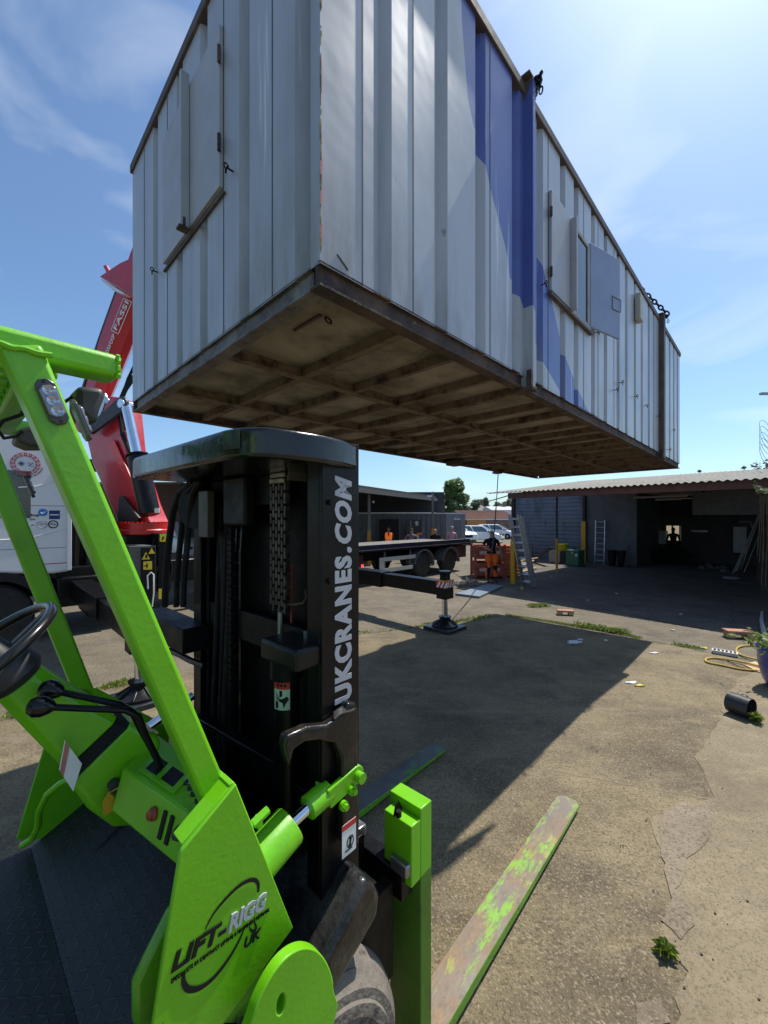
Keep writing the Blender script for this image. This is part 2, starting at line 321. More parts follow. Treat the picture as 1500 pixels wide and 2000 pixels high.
# cladding paint: procedural, blue band between two curves in (s, z)
def cabin_paint(name, base, blue):
    m, t, b = nodes(name); tcn = N(t, 'ShaderNodeTexCoord').outputs['Object']
    c = mixc(t, vary(t, tcn, 1.2, .3, .7), [x*.93 for x in base], [x*1.05 for x in base])
    if blue:
        low = [loc_sz(*p) for p in [(901.7, 37), (913, 187), (925, 247), (937, 270), (960, 377), (990, 493), (995, 540), (1013, 573), (1022, 600), (1055, 697), (1097, 770), (1125, 822), (1150, 860)]]
        up = [loc_sz(*p) for p in [(1049, 440), (1062, 530), (1078, 590), (1098, 680), (1127, 757), (1148, 800), (1165, 830)]]
        sp = N(t, 'ShaderNodeSeparateXYZ', {0: tcn})
        def curve(pts, before, after):
            cr = N(t, 'ShaderNodeFloatCurve'); mp_ = cr.mapping; cu = mp_.curves[0]
            nx = lambda s: (s-S0)/(S1-S0); nz = lambda z: (z-ZB)/(3.2)
            P = [(0, nz(before))] + [(nx(pts[0][0])-.003, nz(before))] + [(nx(s), nz(z)) for s, z in pts] + [(nx(pts[-1][0])+.003, nz(after)), (1, nz(after))]
            cu.points[0].location = P[0]; cu.points[1].location = P[-1]
            for q in P[1:-1]: cu.points.new(*q)
            for q in cu.points: q.handle_type = 'VECTOR'
            mp_.update()
            sx = N(t, 'ShaderNodeMapRange', {0: sp.outputs[0], 1: S0-CX0, 2: S1-CX0}); t.links.new(sx.outputs[0], cr.inputs['Value'])
            return cr.outputs[0]
        zz = N(t, 'ShaderNodeMapRange', {0: sp.outputs[2], 1: 0, 2: 3.2}).outputs[0]
        a = N(t, 'ShaderNodeMath', {0: zz, 1: curve(low, ZB+3.19, ZB)}, operation='GREATER_THAN').outputs[0]
        bb = N(t, 'ShaderNodeMath', {0: zz, 1: curve(up, ZB+3.19, ZB)}, operation='LESS_THAN').outputs[0]
        side = N(t, 'ShaderNodeMath', {0: sp.outputs[1], 1: T0-CY0+.12}, operation='LESS_THAN').outputs[0]
        f = N(t, 'ShaderNodeMath', {0: a, 1: bb}, operation='MULTIPLY').outputs[0]; f = N(t, 'ShaderNodeMath', {0: f, 1: side}, operation='MULTIPLY').outputs[0]
        bl = mixc(t, vary(t, tcn, 1.5, .3, .7), (.075, .105, .33), (.10, .14, .40))
        c = mixc(t, f, c, bl)
    # streaky grime, scratches, rust specks
    c = mixc(t, vary(t, tcn, 3, .50, .75, 6, .7, tmax=.5, stretch=(1, 1, .10)), c, (.17, .18, .19))
    c = mixc(t, vary(t, tcn, 9, .64, .72, 3, .7, tmax=.5, stretch=(1, 1, .05)), c, (.80, .82, .84))
    c = mixc(t, vary(t, tcn, 7, .665, .72, 5, .75, tmax=.8, stretch=(1, 1, .5)), c, (.16, .085, .05))
    c = mixc(t, vary(t, tcn, .9, .50, .75, 3, .6, tmax=.40), c, (.24, .25, .28))
    c = mixc(t, vary(t, tcn, 2.2, .55, .72, 6, .7, tmax=.45, stretch=(1, 1, .25)), c, (.30, .26, .21))
    sz_ = N(t, 'ShaderNodeSeparateXYZ', {0: tcn}).outputs[2]; lowm = N(t, 'ShaderNodeMapRange', {0: sz_, 1: .75, 2: .10, 3: 0, 4: .8}).outputs[0]
    c = mixc(t, N(t, 'ShaderNodeMath', {0: lowm, 1: vary(t, tcn, 5, .45, .7, 6, .7, stretch=(1, 1, .2))}, operation='MULTIPLY').outputs[0], c, (.23, .19, .14))
    t.links.new(c, b.inputs['Base Color']); b.inputs['Roughness'].default_value = .36; b.inputs['Specular IOR Level'].default_value = .6; b.inputs['Coat Weight'].default_value = .15; b.inputs['Coat Roughness'].default_value = .25
    nz = N(t, 'ShaderNodeTexNoise', {'Vector': tcn, 'Scale': 1.6, 'Detail': 3}); k = N(t, 'ShaderNodeBump', {'Height': nz.outputs[0], 'Strength': .12, 'Distance': .05}); t.links.new(k.outputs[0], b.inputs['Normal'])
    return m
CLAD = cabin_paint('cabin_cladding_paint', (.45, .475, .505), True)
CLADG = cabin_paint('cabin_grey_paint', (.42, .435, .46), False)
SHUT = M('shutter_paint', (.40, .405, .42), .42, var=.06, vs=2, dirt=(.28, .29, .31), ds=3, dt=(.5, .75), damt=.5)
SEAM = flat('dark_seam', (.10, .10, .11), .6)
BROWNRIM = M('roof_rim_paint', (.085, .06, .05), .6, var=.3, dirt=(.2, .14, .1), ds=9, dt=(.6, .75))
def corrugated(name, L, cs, place, z0, z1, dep, mat, gw=(.03, .03, .05), **k):
    """vertical grooves at centres cs along length L; place(a, d, z) -> frame point"""
    prof = [(0, 0)]
    for c in cs: a = c-sum(gw)/2; prof += [(a, 0), (a+gw[0], dep), (a+gw[0]+gw[1], dep), (a+sum(gw), 0)]
    prof.append((L, 0)); vs = []
    for a, d in prof: vs += [place(a, d, z0), place(a, d, z1)]
    mb = MB(CF); mb.add(vs, [(2*i, 2*i+2, 2*i+3, 2*i+1) for i in range(len(prof)-1)])
    return mb.build(name, mat, cabin, smooth=0, **k)
side_c = [1.43, 1.92, 2.36, 2.87, 3.30, 3.80, 4.15, 4.66, 5.10, 5.62, 6.0, 6.45, 6.85, 7.3, 7.65, 8.15, 8.55, 9.0, 9.42, 9.8]
corrugated('side_wall', S1-S0, [c-S0 for c in side_c], lambda a, d, z: (S0+a, T0+d, z), ZW-.01, ZT-.04, .055, CLAD, gw=(.045, .04, .045))
end_t = [CF.S(p, 500, S0)[1] for p in (591, 477, 398, 351, 304)]
corrugated('end_wall', T1-T0, [c-T0 for c in end_t], lambda a, d, z: (S0+d, T0+a, z), ZW-.01, ZT-.04, .07, CLADG, gw=(.045, .04, .04))
corrugated('far_side_wall', S1-S0, [c-S0 for c in side_c], lambda a, d, z: (S0+a, T1-d, z), ZW-.01, ZT-.04, .055, CLADG)
corrugated('far_end_wall', T1-T0, [c-T0 for c in end_t], lambda a, d, z: (S1-d, T0+a, z), ZW-.01, ZT-.04, .055, CLADG)
mb = MB(CF)
for px in (708, 807, 957, 1070.5, 1140, 1168, 1199): a = CF.T(px, 500, T0)[0]; mb.box((a-.003, T0-.0025, ZW), (a+.003, T0+.002, ZT-.05))
for px in (532, 437, 327, 282): a = CF.S(px, 500, S0)[1]; mb.box((S0-.0025, a-.004, ZW), (S0+.002, a+.004, ZT-.05))
mb.build('panel_seam', SEAM, cabin, smooth=0)
mb = MB(CF); mb.box((S0+.08, T0+.08, ZW+.01), (S1-.08, T1-.08, ZT-.06)); mb.build('inner_lining', CLADG, cabin, smooth=0)
# roof with rim
mb = MB(CF); mb.box((S0+.05, T0+.05, ZT-.05), (S1-.05, T1-.05, ZT+.03)); mb.build('roof', CLADG, cabin)
mb = MB(CF)
for a, b in (((S0-.02, T0-.02), (S1+.02, T0+.05)), ((S0-.02, T1-.05), (S1+.02, T1+.02)), ((S0-.02, T0+.05), (S0+.05, T1-.05)), ((S1-.05, T0+.05), (S1+.02, T1-.05))):
    mb.box((a[0], a[1], ZT-.042), (b[0], b[1], ZT+.035))
mb.build('roof_rim', BROWNRIM, cabin, bev=.006)
# floor frame: C channels
def channel(mb, a, b, outward):
    """C channel from a to b (frame coords at outer bottom), flanges inward"""
    a = Vector(a); b = Vector(b); o = Vector(outward)
    def bx(d0, d1, z0, z1):
        p = a-o*d0; q = b-o*d1
        mb.box((min(a.x, b.x)-(o.x and 0), 0, 0), (0, 0, 0)) if False else None
        if abs(o.y) > .5:
            y0, y1 = sorted((a.y-o.y*d0, a.y-o.y*d1)); mb.box((min(a.x, b.x), y0, z0), (max(a.x, b.x), y1, z1))
        else:
            x0, x1 = sorted((a.x-o.x*d0, a.x-o.x*d1)); mb.box((x0, min(a.y, b.y), z0), (x1, max(a.y, b.y), z1))
    z = a.z
    bx(.022, .034, z+.012, z+.098)      # web set back
    bx(0, .075, z, z+.012); bx(0, .075, z+.098, z+.108)
for nm, a, b, o in (('floor_channel', (S0, T0, ZB), (S1, T0, ZB), (0, -1, 0)), ('floor_channel', (S0, T1, ZB), (S1, T1, ZB), (0, 1, 0)),
                    ('floor_channel', (S0, T0+.076, ZB), (S0, T1-.076, ZB), (-1, 0, 0)), ('floor_channel', (S1, T0+.076, ZB), (S1, T1-.076, ZB), (1, 0, 0))):
    mb = MB(CF); channel(mb, a, b, o); mb.build(nm, RUST if abs(o[1]) else M('end_channel_steel', (.17, .16, .15), .6, var=.25, vs=4, dirt=(.07, .05, .04), ds=5, dt=(.45, .65), bump=.3, layers=[((.35, .32, .12), 5, .72, .76, .6, None)]), cabin)
mb = MB(CF); mb.box((S0+.04, T0+.04, ZB+.085), (S1-.04, T1-.04, ZB+.097)); mb.build('floor_board', BOARD, cabin, smooth=0)
js = S0+.62; i = 0
while js < S1-.3:
    mb = MB(CF); w = .038 if i % 3 else .06
    mb.box((js, T0+.076, ZB+.03), (js+.012, T1-.076, ZB+.084)); mb.box((js, T0+.076, ZB+.018), (js+w, T1-.076, ZB+.030))
    mb.build('floor_joist', RUST2, cabin); js += .50+.07*math.sin(i*2.7); i += 1
for tt in (T0+(T1-T0)*.36, T0+(T1-T0)*.70):
    mb = MB(CF); mb.box((S0+.07, tt-.03, ZB+.004), (S1-.07, tt+.03, ZB+.0175)); mb.box((S0+.07, tt-.006, ZB+.0175), (S1-.07, tt+.006, ZB+.084)); mb.build('floor_beam', RUST2, cabin)
mb = MB(CF); a = CF.Z(600, 637, ZB+.08); mb.box((a[0]-.03, a[1]-.16, ZB+.074), (a[0]-.015, a[1]+.10, ZB+.084)); mb.torus((a[0]+.02, a[1]-.17, ZB+.06), (1, 0, 0), (0, .5, 1), .02, .02, .006); mb.build('stowed_bracket', RUST, cabin)
mb = MB(CF); a = CF.Z(880, 905, ZB); mb.box((a[0]-.12, a[1]-.2, ZB-.05), (a[0]+.1, a[1]+.02, ZB+.03)); mb.box((a[0]+.2, a[1]-.5, ZB-.035), (a[0]+.24, a[1]+.1, ZB+.03)); mb.build('underframe_plate', RUST, cabin, bev=.004)
# lifting posts
POST = []
for (sx, side, px0, px1) in ((None, -1, 1008, 1046), (None, -1, 1281, 1300), (None, 1, 1008, 1046), (None, 1, 1281, 1300)):
    tf = T0-.075
    a = CF.T(px1, 500, tf)[0]; wd_ = .105 if px0 < 1100 else .12
    s0, s1 = a-.045, a
    if px0 > 1100: s0, s1 = a-.14, a
    ya, yb = (tf, T0+.06) if side < 0 else (T1-.06, T1+.075)
    yo = tf if side < 0 else T1+.075; yi = T0+.06 if side < 0 else T1-.06
    mb = MB(CF)   # U section, open to the far side
    mb.box((s0, ya, ZB-.02), (s0+.012, yb, ZT+.05)); mb.box((s1-.012, ya, ZB-.02), (s1, yb, ZT+.05))
    mb.box((s0+.012, min(yo, yo-side*.012), ZB-.02), (s1-.012, max(yo, yo-side*.012), ZT+.05))
    post = mb.build('lifting_post', CLAD if px0 < 1100 else BROWNRIM, cabin, bev=.003)
    mb = MB(CF); mb.prism([(s0-.06, yo, ZT+.055), (s1+.015, yo, ZT+.055), (s1+.015, yi, ZT+.055), (s0-.06, yi, ZT+.055)], (0, 0, .012))
    mb.prism([(s0-.004, yo, ZT+.05), (s0-.004, yi+side*(-.10), ZT+.05), (s0-.004, yi, ZT-.20)], (-.008, 0, 0)); mb.build('head_plate', BROWNRIM, cabin, bev=.002)
    mb = MB(CF); c = (s1+.03, yo+side*.01, ZT+.075); mb.torus((c[0], c[1], c[2]), (0, 1, 0), (0, 0, 1), .022, .03, .008, 16, 6); mb.cyl((c[0]-.06, c[1], c[2]-.02), (c[0]+.04, c[1], c[2]-.02), .011, n=8)
    mb.torus((c[0], c[1]+side*.02, c[2]-.09), (0, 1, 0), (0, 0, 1), .014, .03, .006, 14, 5); mb.build('shackle', BLACK_G, cabin)
    mb = MB(CF); mb.box((s0-.04, min(yo+side*.012, yi), ZB-.03), (s1+.0, max(yo+side*.012, yi), ZB+.0)); mb.box((s0-.03, min(yo, yo-side*.04), ZB), (s0-.001, max(yo, yo-side*.04), ZB+.13))
    mb.build('post_foot', RUST, cabin, bev=.004); POST.append(((s0+s1)/2+.05, yo+side*.02, ZT+.10))
# rust gap strip + corner damage
mb = MB(CF)
rnd = random.Random(3)
for i in range(60):
    z = ZW+.03+rnd.random()**1.1*1.9; h = rnd.uniform(.01, .12); w = rnd.uniform(.001, .007); q = rnd.random()*.004; mb.prism([(S0+q-.0015, T0-.0016-q*.2, z), (S0+q+w, T0-.0016-q*.2, z+h*.2), (S0+q+w*.7, T0-.0016-q*.2, z+h), (S0+q-.0015, T0-.0016-q*.2, z+h*.8)], (0, .003, 0))
mb.build('corner_scuffs', M('exposed_rust', (.22, .10, .055), .8, var=.4, vs=20, dirt=(.45, .36, .2), ds=10, dt=(.45, .6)), cabin, smooth=0)
mb = MB(CF)
for z in (ZW+.09, ZW+.24, ZW+.37): mb.prism([(S0-.0, T0-.0028, z), (S0+.011, T0-.0028, z+.012), (S0+.013, T0-.0028, z+.075), (S0-.0, T0-.0028, z+.06)], (0, .003, 0))
mb.build('corner_tape', flat('faded_red_tape', (.55, .22, .17), .6), cabin, smooth=0)
mb = MB(CF); q = CF.T(668, 512, T0); mb.bar((q[0]-.03, T0-.001, q[2]+.022), (q[0]+.035, T0-.001, q[2]-.022), .009, .003, up=(0, 1, 0)); mb.build('rust_gouge', RUST, cabin, smooth=0)
# end shutter with bar
def S_(px, py, s): return CF.S(px, py, s)
sh = [S_(437, 66, S0), S_(436, 373, S0), S_(325, 516, S0), S_(322, 272, S0)]
ta, tb = sh[0][1], sh[2][1]; za, zb_ = (sh[1][2]+sh[2][2])/2, (sh[0][2]+sh[3][2])/2
mb = MB(CF); mb.box((S0-.028, ta, za), (S0-.002, tb, zb_)); shut = mb.build('window_shutter', SHUT, cabin, bev=.004)
tp = S_(377, 300, S0)[1]
mb = MB(CF); mb.box((S0-.085, tp-.018, za-.02), (S0-.03, tp+.018, zb_+.06)); mb.build('locking_bar', SHUT, shut, bev=.003)
mb = MB(CF); mb.box((S0-.10, tp-.03, za-.035), (S0-.03, tp+.03, za-.0205)); mb.cyl((S0-.075, tp-.05, za-.03), (S0-.075, tp-.05, za+.02), .009, n=8)
for z in (za+.25, zb_-.2): mb.cyl((S0-.034, ta-.012, z-.05), (S0-.034, ta-.012, z+.05), .011, n=8)
mb.build('hinge', RUST, shut)
mb = MB(CF); mb.box((S0-.018, ta-.03, za-.05), (S0-.001, tb+.02, za-.035)); mb.build('shutter_sill', BROWNRIM, shut)
def hook(fr, c, n, mat=BLACK_G, par=None):
    c = Vector(c); n = Vector(n); mb = MB(fr); up = Vector((0, 0, 1)); sd_ = n.cross(up)
    mb.cyl(c, c+n*.04, .005, n=8); mb.torus(c+n*.042+up*.008, n, up, .011, .015, .004, 14, 6); mb.torus(c+n*.042-up*.02, sd_, up, .007, .015, .0035, 12, 5); mb.cyl(c+n*.035-sd_*.02, c+n*.035+sd_*.02, .004, n=6)
    return mb.build('shackle_eye', mat, par or cabin)
for p in ((455, 335), (308, 532)): hook(CF, S_(p[0], p[1], S0), (-1, 0, 0))
for p in ((1057, 557), (1162, 650), (1199, 762), (1209, 748), (1238, 775), (1258, 793), (1283, 813), (1304, 878), (1312, 840)): hook(CF, CF.T(p[0], p[1], T0), (0, -1, 0))
for p in ((378, 42), (318, 165)): hook(CF, S_(p[0], p[1], S0+.03), (0, 0, 1)) if False else None
# side window: opening frame, closed shutter, open shutter
def TT(px, py): return CF.T(px, py, T0)
w0 = TT(1071, 400)[0]; w1 = TT(1114, 400)[0]; w2 = TT(1150, 500)[0]
zt = TT(1071, 373)[2]; zl = TT(1078, 575)[2]
mb = MB(CF); mb.box((w0, T0-.030, zl), (w1, T0-.002, zt)); sh2 = mb.build('window_shutter', SHUT, cabin, bev=.004)
b0 = TT(1108, 400)[0]
mb = MB(CF); mb.box((b0, T0-.085, zl-.02), (b0+.03, T0-.031, zt-.02)); mb.build('locking_bar', SHUT, sh2, bev=.003)
mb = MB(CF); 
for z in (zl+.15, zt-.2): mb.cyl((w0-.012, T0-.03, z-.04), (w0-.012, T0-.03, z+.04), .012, n=8)
mb.build('hinge', RUST, sh2)
mb = MB(CF); mb.box((w0-.02, T0-.035, zl-.045), (w2+.02, T0-.001, zl-.02)); mb.build('window_sill', BROWNRIM, cabin)
fw = []
mb = MB(CF)
mb.box((w1+.004, T0-.024, zl-.018), (w2, T0-.002, zl+.04)); mb.box((w1+.004, T0-.024, zt-.04), (w2, T0-.002, zt)); mb.box((w2-.10, T0-.024, zl+.0405), (w2, T0-.002, zt-.0405)); mb.box((w1+.10, T0-.020, zl+.0405), (w1+.15, T0-.002, zt-.0405))
wf = mb.build('window_frame', M('window_frame_paint', (.30, .29, .27), .5, dirt=(.1, .09, .08)), cabin, bev=.003)
mb = MB(CF); mb.box((w1+.03, T0-.012, zl+.0405), (w2-.101, T0-.002, zt-.0405)); mb.build('pane', GLASS, wf)
# open leaf, swung out against the wall
h0 = TT(1148, 560)[0]; od = Vector((math.cos(R(-14)), math.sin(R(-14)), 0)); wl = w1-w0+.04
mb = MB(CF); nn = Vector((-od.y, od.x, 0))
zt2 = TT(1148, 476)[2]; zb2 = TT(1149, 641)[2]
p = [Vector((h0, T0-.03, zb2)), Vector((h0, T0-.03, zb2))+od*wl]
lo = [p[0], p[1], p[1]+nn*.025, p[0]+nn*.025]; mb.hexa([tuple(q) for q in lo], [tuple(q+Vector((0, 0, zt2-zb2))) for q in lo])
leaf = mb.build('open_shutter', M('shutter_inner_paint', (.27, .32, .47), .5, var=.06, vs=2), cabin, bev=.004)
mb = MB(CF)
q0 = Vector((h0, T0-.03, 0))+od*(wl*.72)-nn*.006; zc = zb2+.42*(zt2-zb2)
for a, b in (((0, -.07), (0, .07)), ((.16, -.07), (.16, .07)), ((0, -.07), (.16, -.07)), ((0, .07), (.16, .07))):
    mb.cyl(tuple(q0+od*a[0]+Vector((0, 0, zc+a[1]))), tuple(q0+od*b[0]+Vector((0, 0, zc+b[1]))), .006, n=8)
mb.build('handle', STEEL, leaf)
mb = MB(CF); a = TT(1238, 600); mb.box((a[0]+.02, T0-.075, a[2]-.17), (a[0]+.20, T0-.005, a[2]+.20)); vb = mb.build('vent_box', M('vent_paint', (.42, .40, .34), .5), cabin, bev=.01)
# sling chains and hook
AP = (5.72, (T0+T1)/2, 7.55)
sling = thing('chain_sling', 'dark lifting chains rising from the posts at the cabin roof edge', 'chain', tuple(CF.w(AP)), HEAD)
def chain(mb, a, b, pitch, r, wl):
    a = Vector(a); b = Vector(b); d = (b-a).normalized(); n = int((b-a).length/pitch); e = d.orthogonal().normalized(); f = d.cross(e)
    for i in range(n+1): mb.torus(a+d*(i*pitch), d, e if i % 2 else f, pitch*.68, wl, r, 10, 4)
for i, q in enumerate(POST):
    mb = MB(CF); chain(mb, q, AP, .075, .012, .028); mb.build('chain', BLACK_G, sling)
mb = MB(CF); mb.torus(AP, (1, 0, 0), (0, 0, 1), .09, .13, .02, 24, 8); mb.build('master_ring', STEEL, sling)
# tag line
mb = MB(); c0 = CF.w(CF.Z(973, 925, ZB)); c1 = Vector(AY(963, 1062, 13.3)); c2 = Vector(AY(958, 1085, 13.25))
pts = [c0.lerp(c1, i/14)+Vector((0, 0, -.14*math.sin(math.pi*i/14))) for i in range(15)]+[c2]
TAG = (c0, c1, c2)
mb.tube(pts, [.010]*5+[.016]*11, 6); mb.build('tag_line', M('tag_rope', (.10, .10, .10), .8, var=.4, vs=30), label='dark strap hanging from beneath the lifted cabin down to the worker', cat='rope', loc=tuple(c2))
# ================================================================== FORKLIFT
FL = Frame((0, 0), HEAD+R(2.4))
fk = thing('forklift', 'lime green and black heavy forklift in the near foreground, forks lowered', 'forklift', tuple(FL.w((.3, 1.48, 0))), FL.h)
def B_(): return MB(FL)
def lerp(a, b, k): return tuple(x+(y-x)*k for x, y in zip(a, b))
# --- checker plate
CHK, t, b = nodes('checker_plate'); v = N(t, 'ShaderNodeTexCoord').outputs['Object']
sp = N(t, 'ShaderNodeSeparateXYZ', {0: v}); SCL = 34
def mth(op, a, b2=None, c=None):
    ins = {0: a}
    if b2 is not None: ins[1] = b2
    if c is not None: ins[2] = c
    return N(t, 'ShaderNodeMath', ins, operation=op).outputs[0]
px_ = mth('MULTIPLY', sp.outputs[0], SCL); py_ = mth('MULTIPLY', sp.outputs[1], SCL)
par = mth('MODULO', mth('ADD', mth('ADD', mth('FLOOR', px_), mth('FLOOR', py_)), 1000), 2)
lx = mth('SUBTRACT', mth('FRACT', mth('ADD', px_, 1000)), .5); ly = mth('SUBTRACT', mth('FRACT', mth('ADD', py_, 1000)), .5)
u_ = mth('ADD', lx, ly); w_ = mth('SUBTRACT', lx, ly)
m1 = mth('ADD', mth('POWER', mth('DIVIDE', u_, .62), 2), mth('POWER', mth('DIVIDE', w_, .17), 2))
m2 = mth('ADD', mth('POWER', mth('DIVIDE', w_, .62), 2), mth('POWER', mth('DIVIDE', u_, .17), 2))
d_ = mth('ADD', mth('MULTIPLY', m1, par), mth('MULTIPLY', m2, mth('SUBTRACT', 1, par)))
hgt = N(t, 'ShaderNodeMapRange', {0: d_, 1: 1.1, 2: .5, 3: 0, 4: 1}).outputs[0]
c = mixc(t, hgt, (.022, .021, .020), (.048, .047, .046))
c = mixc(t, vary(t, v, 2.2, .5, .7, 6, .7, tmax=.8), c, (.05, .046, .042))
f = mth('MULTIPLY', hgt, vary(t, v, 3, .62, .68, 3, .6)); c = mixc(t, f, c, (.35, .36, .38))
t.links.new(c, b.inputs['Base Color']); b.inputs['Roughness'].default_value = .5; b.inputs['Specular IOR Level'].default_value = .35
k = N(t, 'ShaderNodeBump', {'Height': hgt, 'Strength': .8, 'Distance': .004}); t.links.new(k.outputs[0], b.inputs['Normal'])
mb = B_(); mb.box((-1.3, .94, .90), (.22, 1.98, .92)); mb.build('floor_plate', CHK, fk, smooth=0)
mb = B_(); mb.hexa([(.221, .94, .90), (.62, .94, 1.10), (.62, 1.98, 1.10), (.221, 1.98, .90)], [(.221, .94, .918), (.62, .94, 1.118), (.62, 1.98, 1.118), (.221, 1.98, .918)]); mb.build('toe_board', CHK, fk, smooth=0)
mb = B_(); mb.box((-1.9, .95, .25), (-.2, 1.97, .897)); mb.box((-.2, 1.0, .32), (.6, 1.92, .86)); mb.build('chassis', BLACK, fk, bev=.02)
mb = B_(); mb.box((-2.6, .98, .4), (-1.31, 1.94, 1.15)); mb.build('counterweight', GREEN, fk, bev=.08)
for p0, w in (((232, 1603), .08),):
    q = FL.Z(p0[0], p0[1], 1.03); mb = B_(); n_ = 9
    mb.hexa([(q[0]-.07, q[1]-w/2, q[2]-.06), (q[0]+.06, q[1]-w/2, q[2]+.03), (q[0]+.06, q[1]+w/2, q[2]+.03), (q[0]-.07, q[1]+w/2, q[2]-.06)],
            [(q[0]-.08, q[1]-w/2, q[2]-.045), (q[0]+.05, q[1]-w/2, q[2]+.045), (q[0]+.05, q[1]+w/2, q[2]+.045), (q[0]-.08, q[1]+w/2, q[2]-.045)])
    for i in range(n_): y = q[1]-w/2+w*(i+.5)/n_; mb.bar((q[0]-.078, y, q[2]-.043), (q[0]+.048, y, q[2]+.047), .004, .008)
    mb.tube([(q[0]+.03, q[1], q[2]), (q[0]+.12, q[1], q[2]-.02), (q[0]+.16, q[1], q[2]-.1)], .012); mb.build('pedal', DGREY, fk)
# --- left inner side panel + grab handle
pts = [FL.T(*p, 1.98) for p in ((32, 1640), (92, 1440), (150, 1345), (190, 1345), (330, 1420), (330, 1640))]
mb = B_(); mb.prism(pts, (0, .012, 0)); mb.build('side_panel', GREEN, fk, bev=.003)
mb = B_(); mb.tube([FL.T(150, 1515, 1.75), FL.T(118, 1530, 1.78), FL.T(92, 1552, 1.82), FL.T(76, 1585, 1.85), FL.T(74, 1615, 1.88), FL.T(62, 1638, 1.9), FL.T(42, 1652, 1.92)], .011, 8); mb.build('grab_handle', GREEN, fk)
# --- overhead guard
def pillar(a, b, tr, w, d, name='pillar', z1=2.46):
    A = Vector(FL.T(*a, tr)); Bp = Vector(FL.T(*b, tr)); k = (z1-A.z)/(Bp.z-A.z); Bp = A.lerp(Bp, k)
    off = Vector((0, d/2, 0)); mb = B_(); mb.bar(tuple(A+off), tuple(Bp+off), w, d, up=(0, 1, 0)); return mb, A+off, Bp+off
guard_mb, PA, PB = pillar((436, 1585), (126, 867), .955, .060, .062)
guard = guard_mb.build('guard_pillar', GREEN, fk, bev=.009, seg=3)
mb, _, _ = pillar((185, 1400), (24, 1000), 1.98, .062, .055); gl = mb.build('guard_pillar', GREEN, fk, bev=.008)
for y in (.955, 1.925): mb = B_(); mb.bar((-1.35, y+.03, 1.1), (-1.30, y+.03, 2.45), .06, .06, up=(0, 1, 0)); mb.build('guard_pillar', GREEN, fk, bev=.008)
e1 = FL.T(236, 707, 1.0)
mb = B_(); mb.box((-1.4, 1.0, 2.452), (e1[0], 1.075, 2.503)); mb.build('guard_beam', GREEN, fk, bev=.013, seg=3)
mb = B_(); mb.box((-1.4, 1.93, 2.452), (e1[0], 2.0, 2.503)); mb.build('guard_beam', GREEN, fk, bev=.013)
mb = B_(); mb.box((.105, 1.076, 2.442), (.165, 1.929, 2.498)); mb.build('guard_crossbar', GREEN, fk, bev=.008)
mb = B_(); mb.box((-1.4, 1.076, 2.442), (-1.33, 1.929, 2.498)); mb.build('guard_crossbar', GREEN, fk, bev=.008)
for i in range(11): y = 1.14+i*.072; mb = B_(); mb.box((-1.329, y, 2.458), (.104, y+.03, 2.484)); mb.build('guard_slat', GREEN, fk, bev=.004)
# weld bead at the beam end
mb = B_(); mb.tube([(e1[0]-.004, 1.003+.004*math.sin(i*1.7), 2.502-.0045*i) for i in range(12)], [.004+.0015*abs(math.sin(i*2.1)) for i in range(12)], 6); mb.build('weld_bead', GREEN, fk); mb = B_()
mb.tube([tuple(PB+Vector((-.04+.0075*i, -.034+.001*math.sin(i*2), -.010+.0015*math.sin(i*1.3)))) for i in range(12)], [.005+.001*abs(math.sin(i*2.6)) for i in range(12)], 6)
mb.build('weld_bead', GREEN, fk)
# --- LED strobe on pillar
def strobe(c, ax, nrm, name='strobe_light', par=None):
    c = Vector(c); ax = Vector(ax).normalized(); n = Vector(nrm).normalized(); s_ = ax.cross(n)
    hw, hl = .0155, .042; out = [(-hw, -hl+.010), (-hw+.009, -hl), (hw-.009, -hl), (hw, -hl+.010), (hw, hl-.010), (hw-.009, hl), (-hw+.009, hl), (-hw, hl-.010)]
    mb = B_(); mb.prism([tuple(c+s_*a+ax*b2) for a, b2 in out], n*.008); st = mb.build(name, M('strobe_bezel', (.05, .05, .055), .3), par or fk, bev=.002)
    mb = B_(); mb.prism([tuple(c+n*.0085+s_*a*.86+ax*b2*.70) for a, b2 in out], n*.005); mb.build('clear_cover', flat('clear_cover', (.25, .26, .28), .12, .5), st, bev=.002)
    for k in (-1, 0, 1):
        mb = B_(); q = c+ax*(k*.0185)+n*.0125; mb.lathe(q, n, [(0, .0105), (.003, .0098), (.0026, .0076), (.0010, .0045), (.002, .002), (.0025, 0)], 20); mb.build('lens', flat('lens_chrome', (.42, .43, .46), .15, 1.), st)
    for k in (-1, 1): mb = B_(); mb.cyl(c+ax*(k*.037)+n*.008, c+ax*(k*.037)+n*.011, .003, n=10); mb.build('screw', RUST, st)
    return st
axp = (PB-PA).normalized()
q = FL.T(101, 786, .954); strobe(q, axp, (0, -1, 0))
q = FL.T(152, 822, 1.0); strobe((q[0], q[1], q[2]), axp, (1, 0, .35))
q = FL.T(22, 950, 1.98); strobe((q[0]+.045, 1.985, q[2]), (-.31, 0, .95), (1, 0, .31))
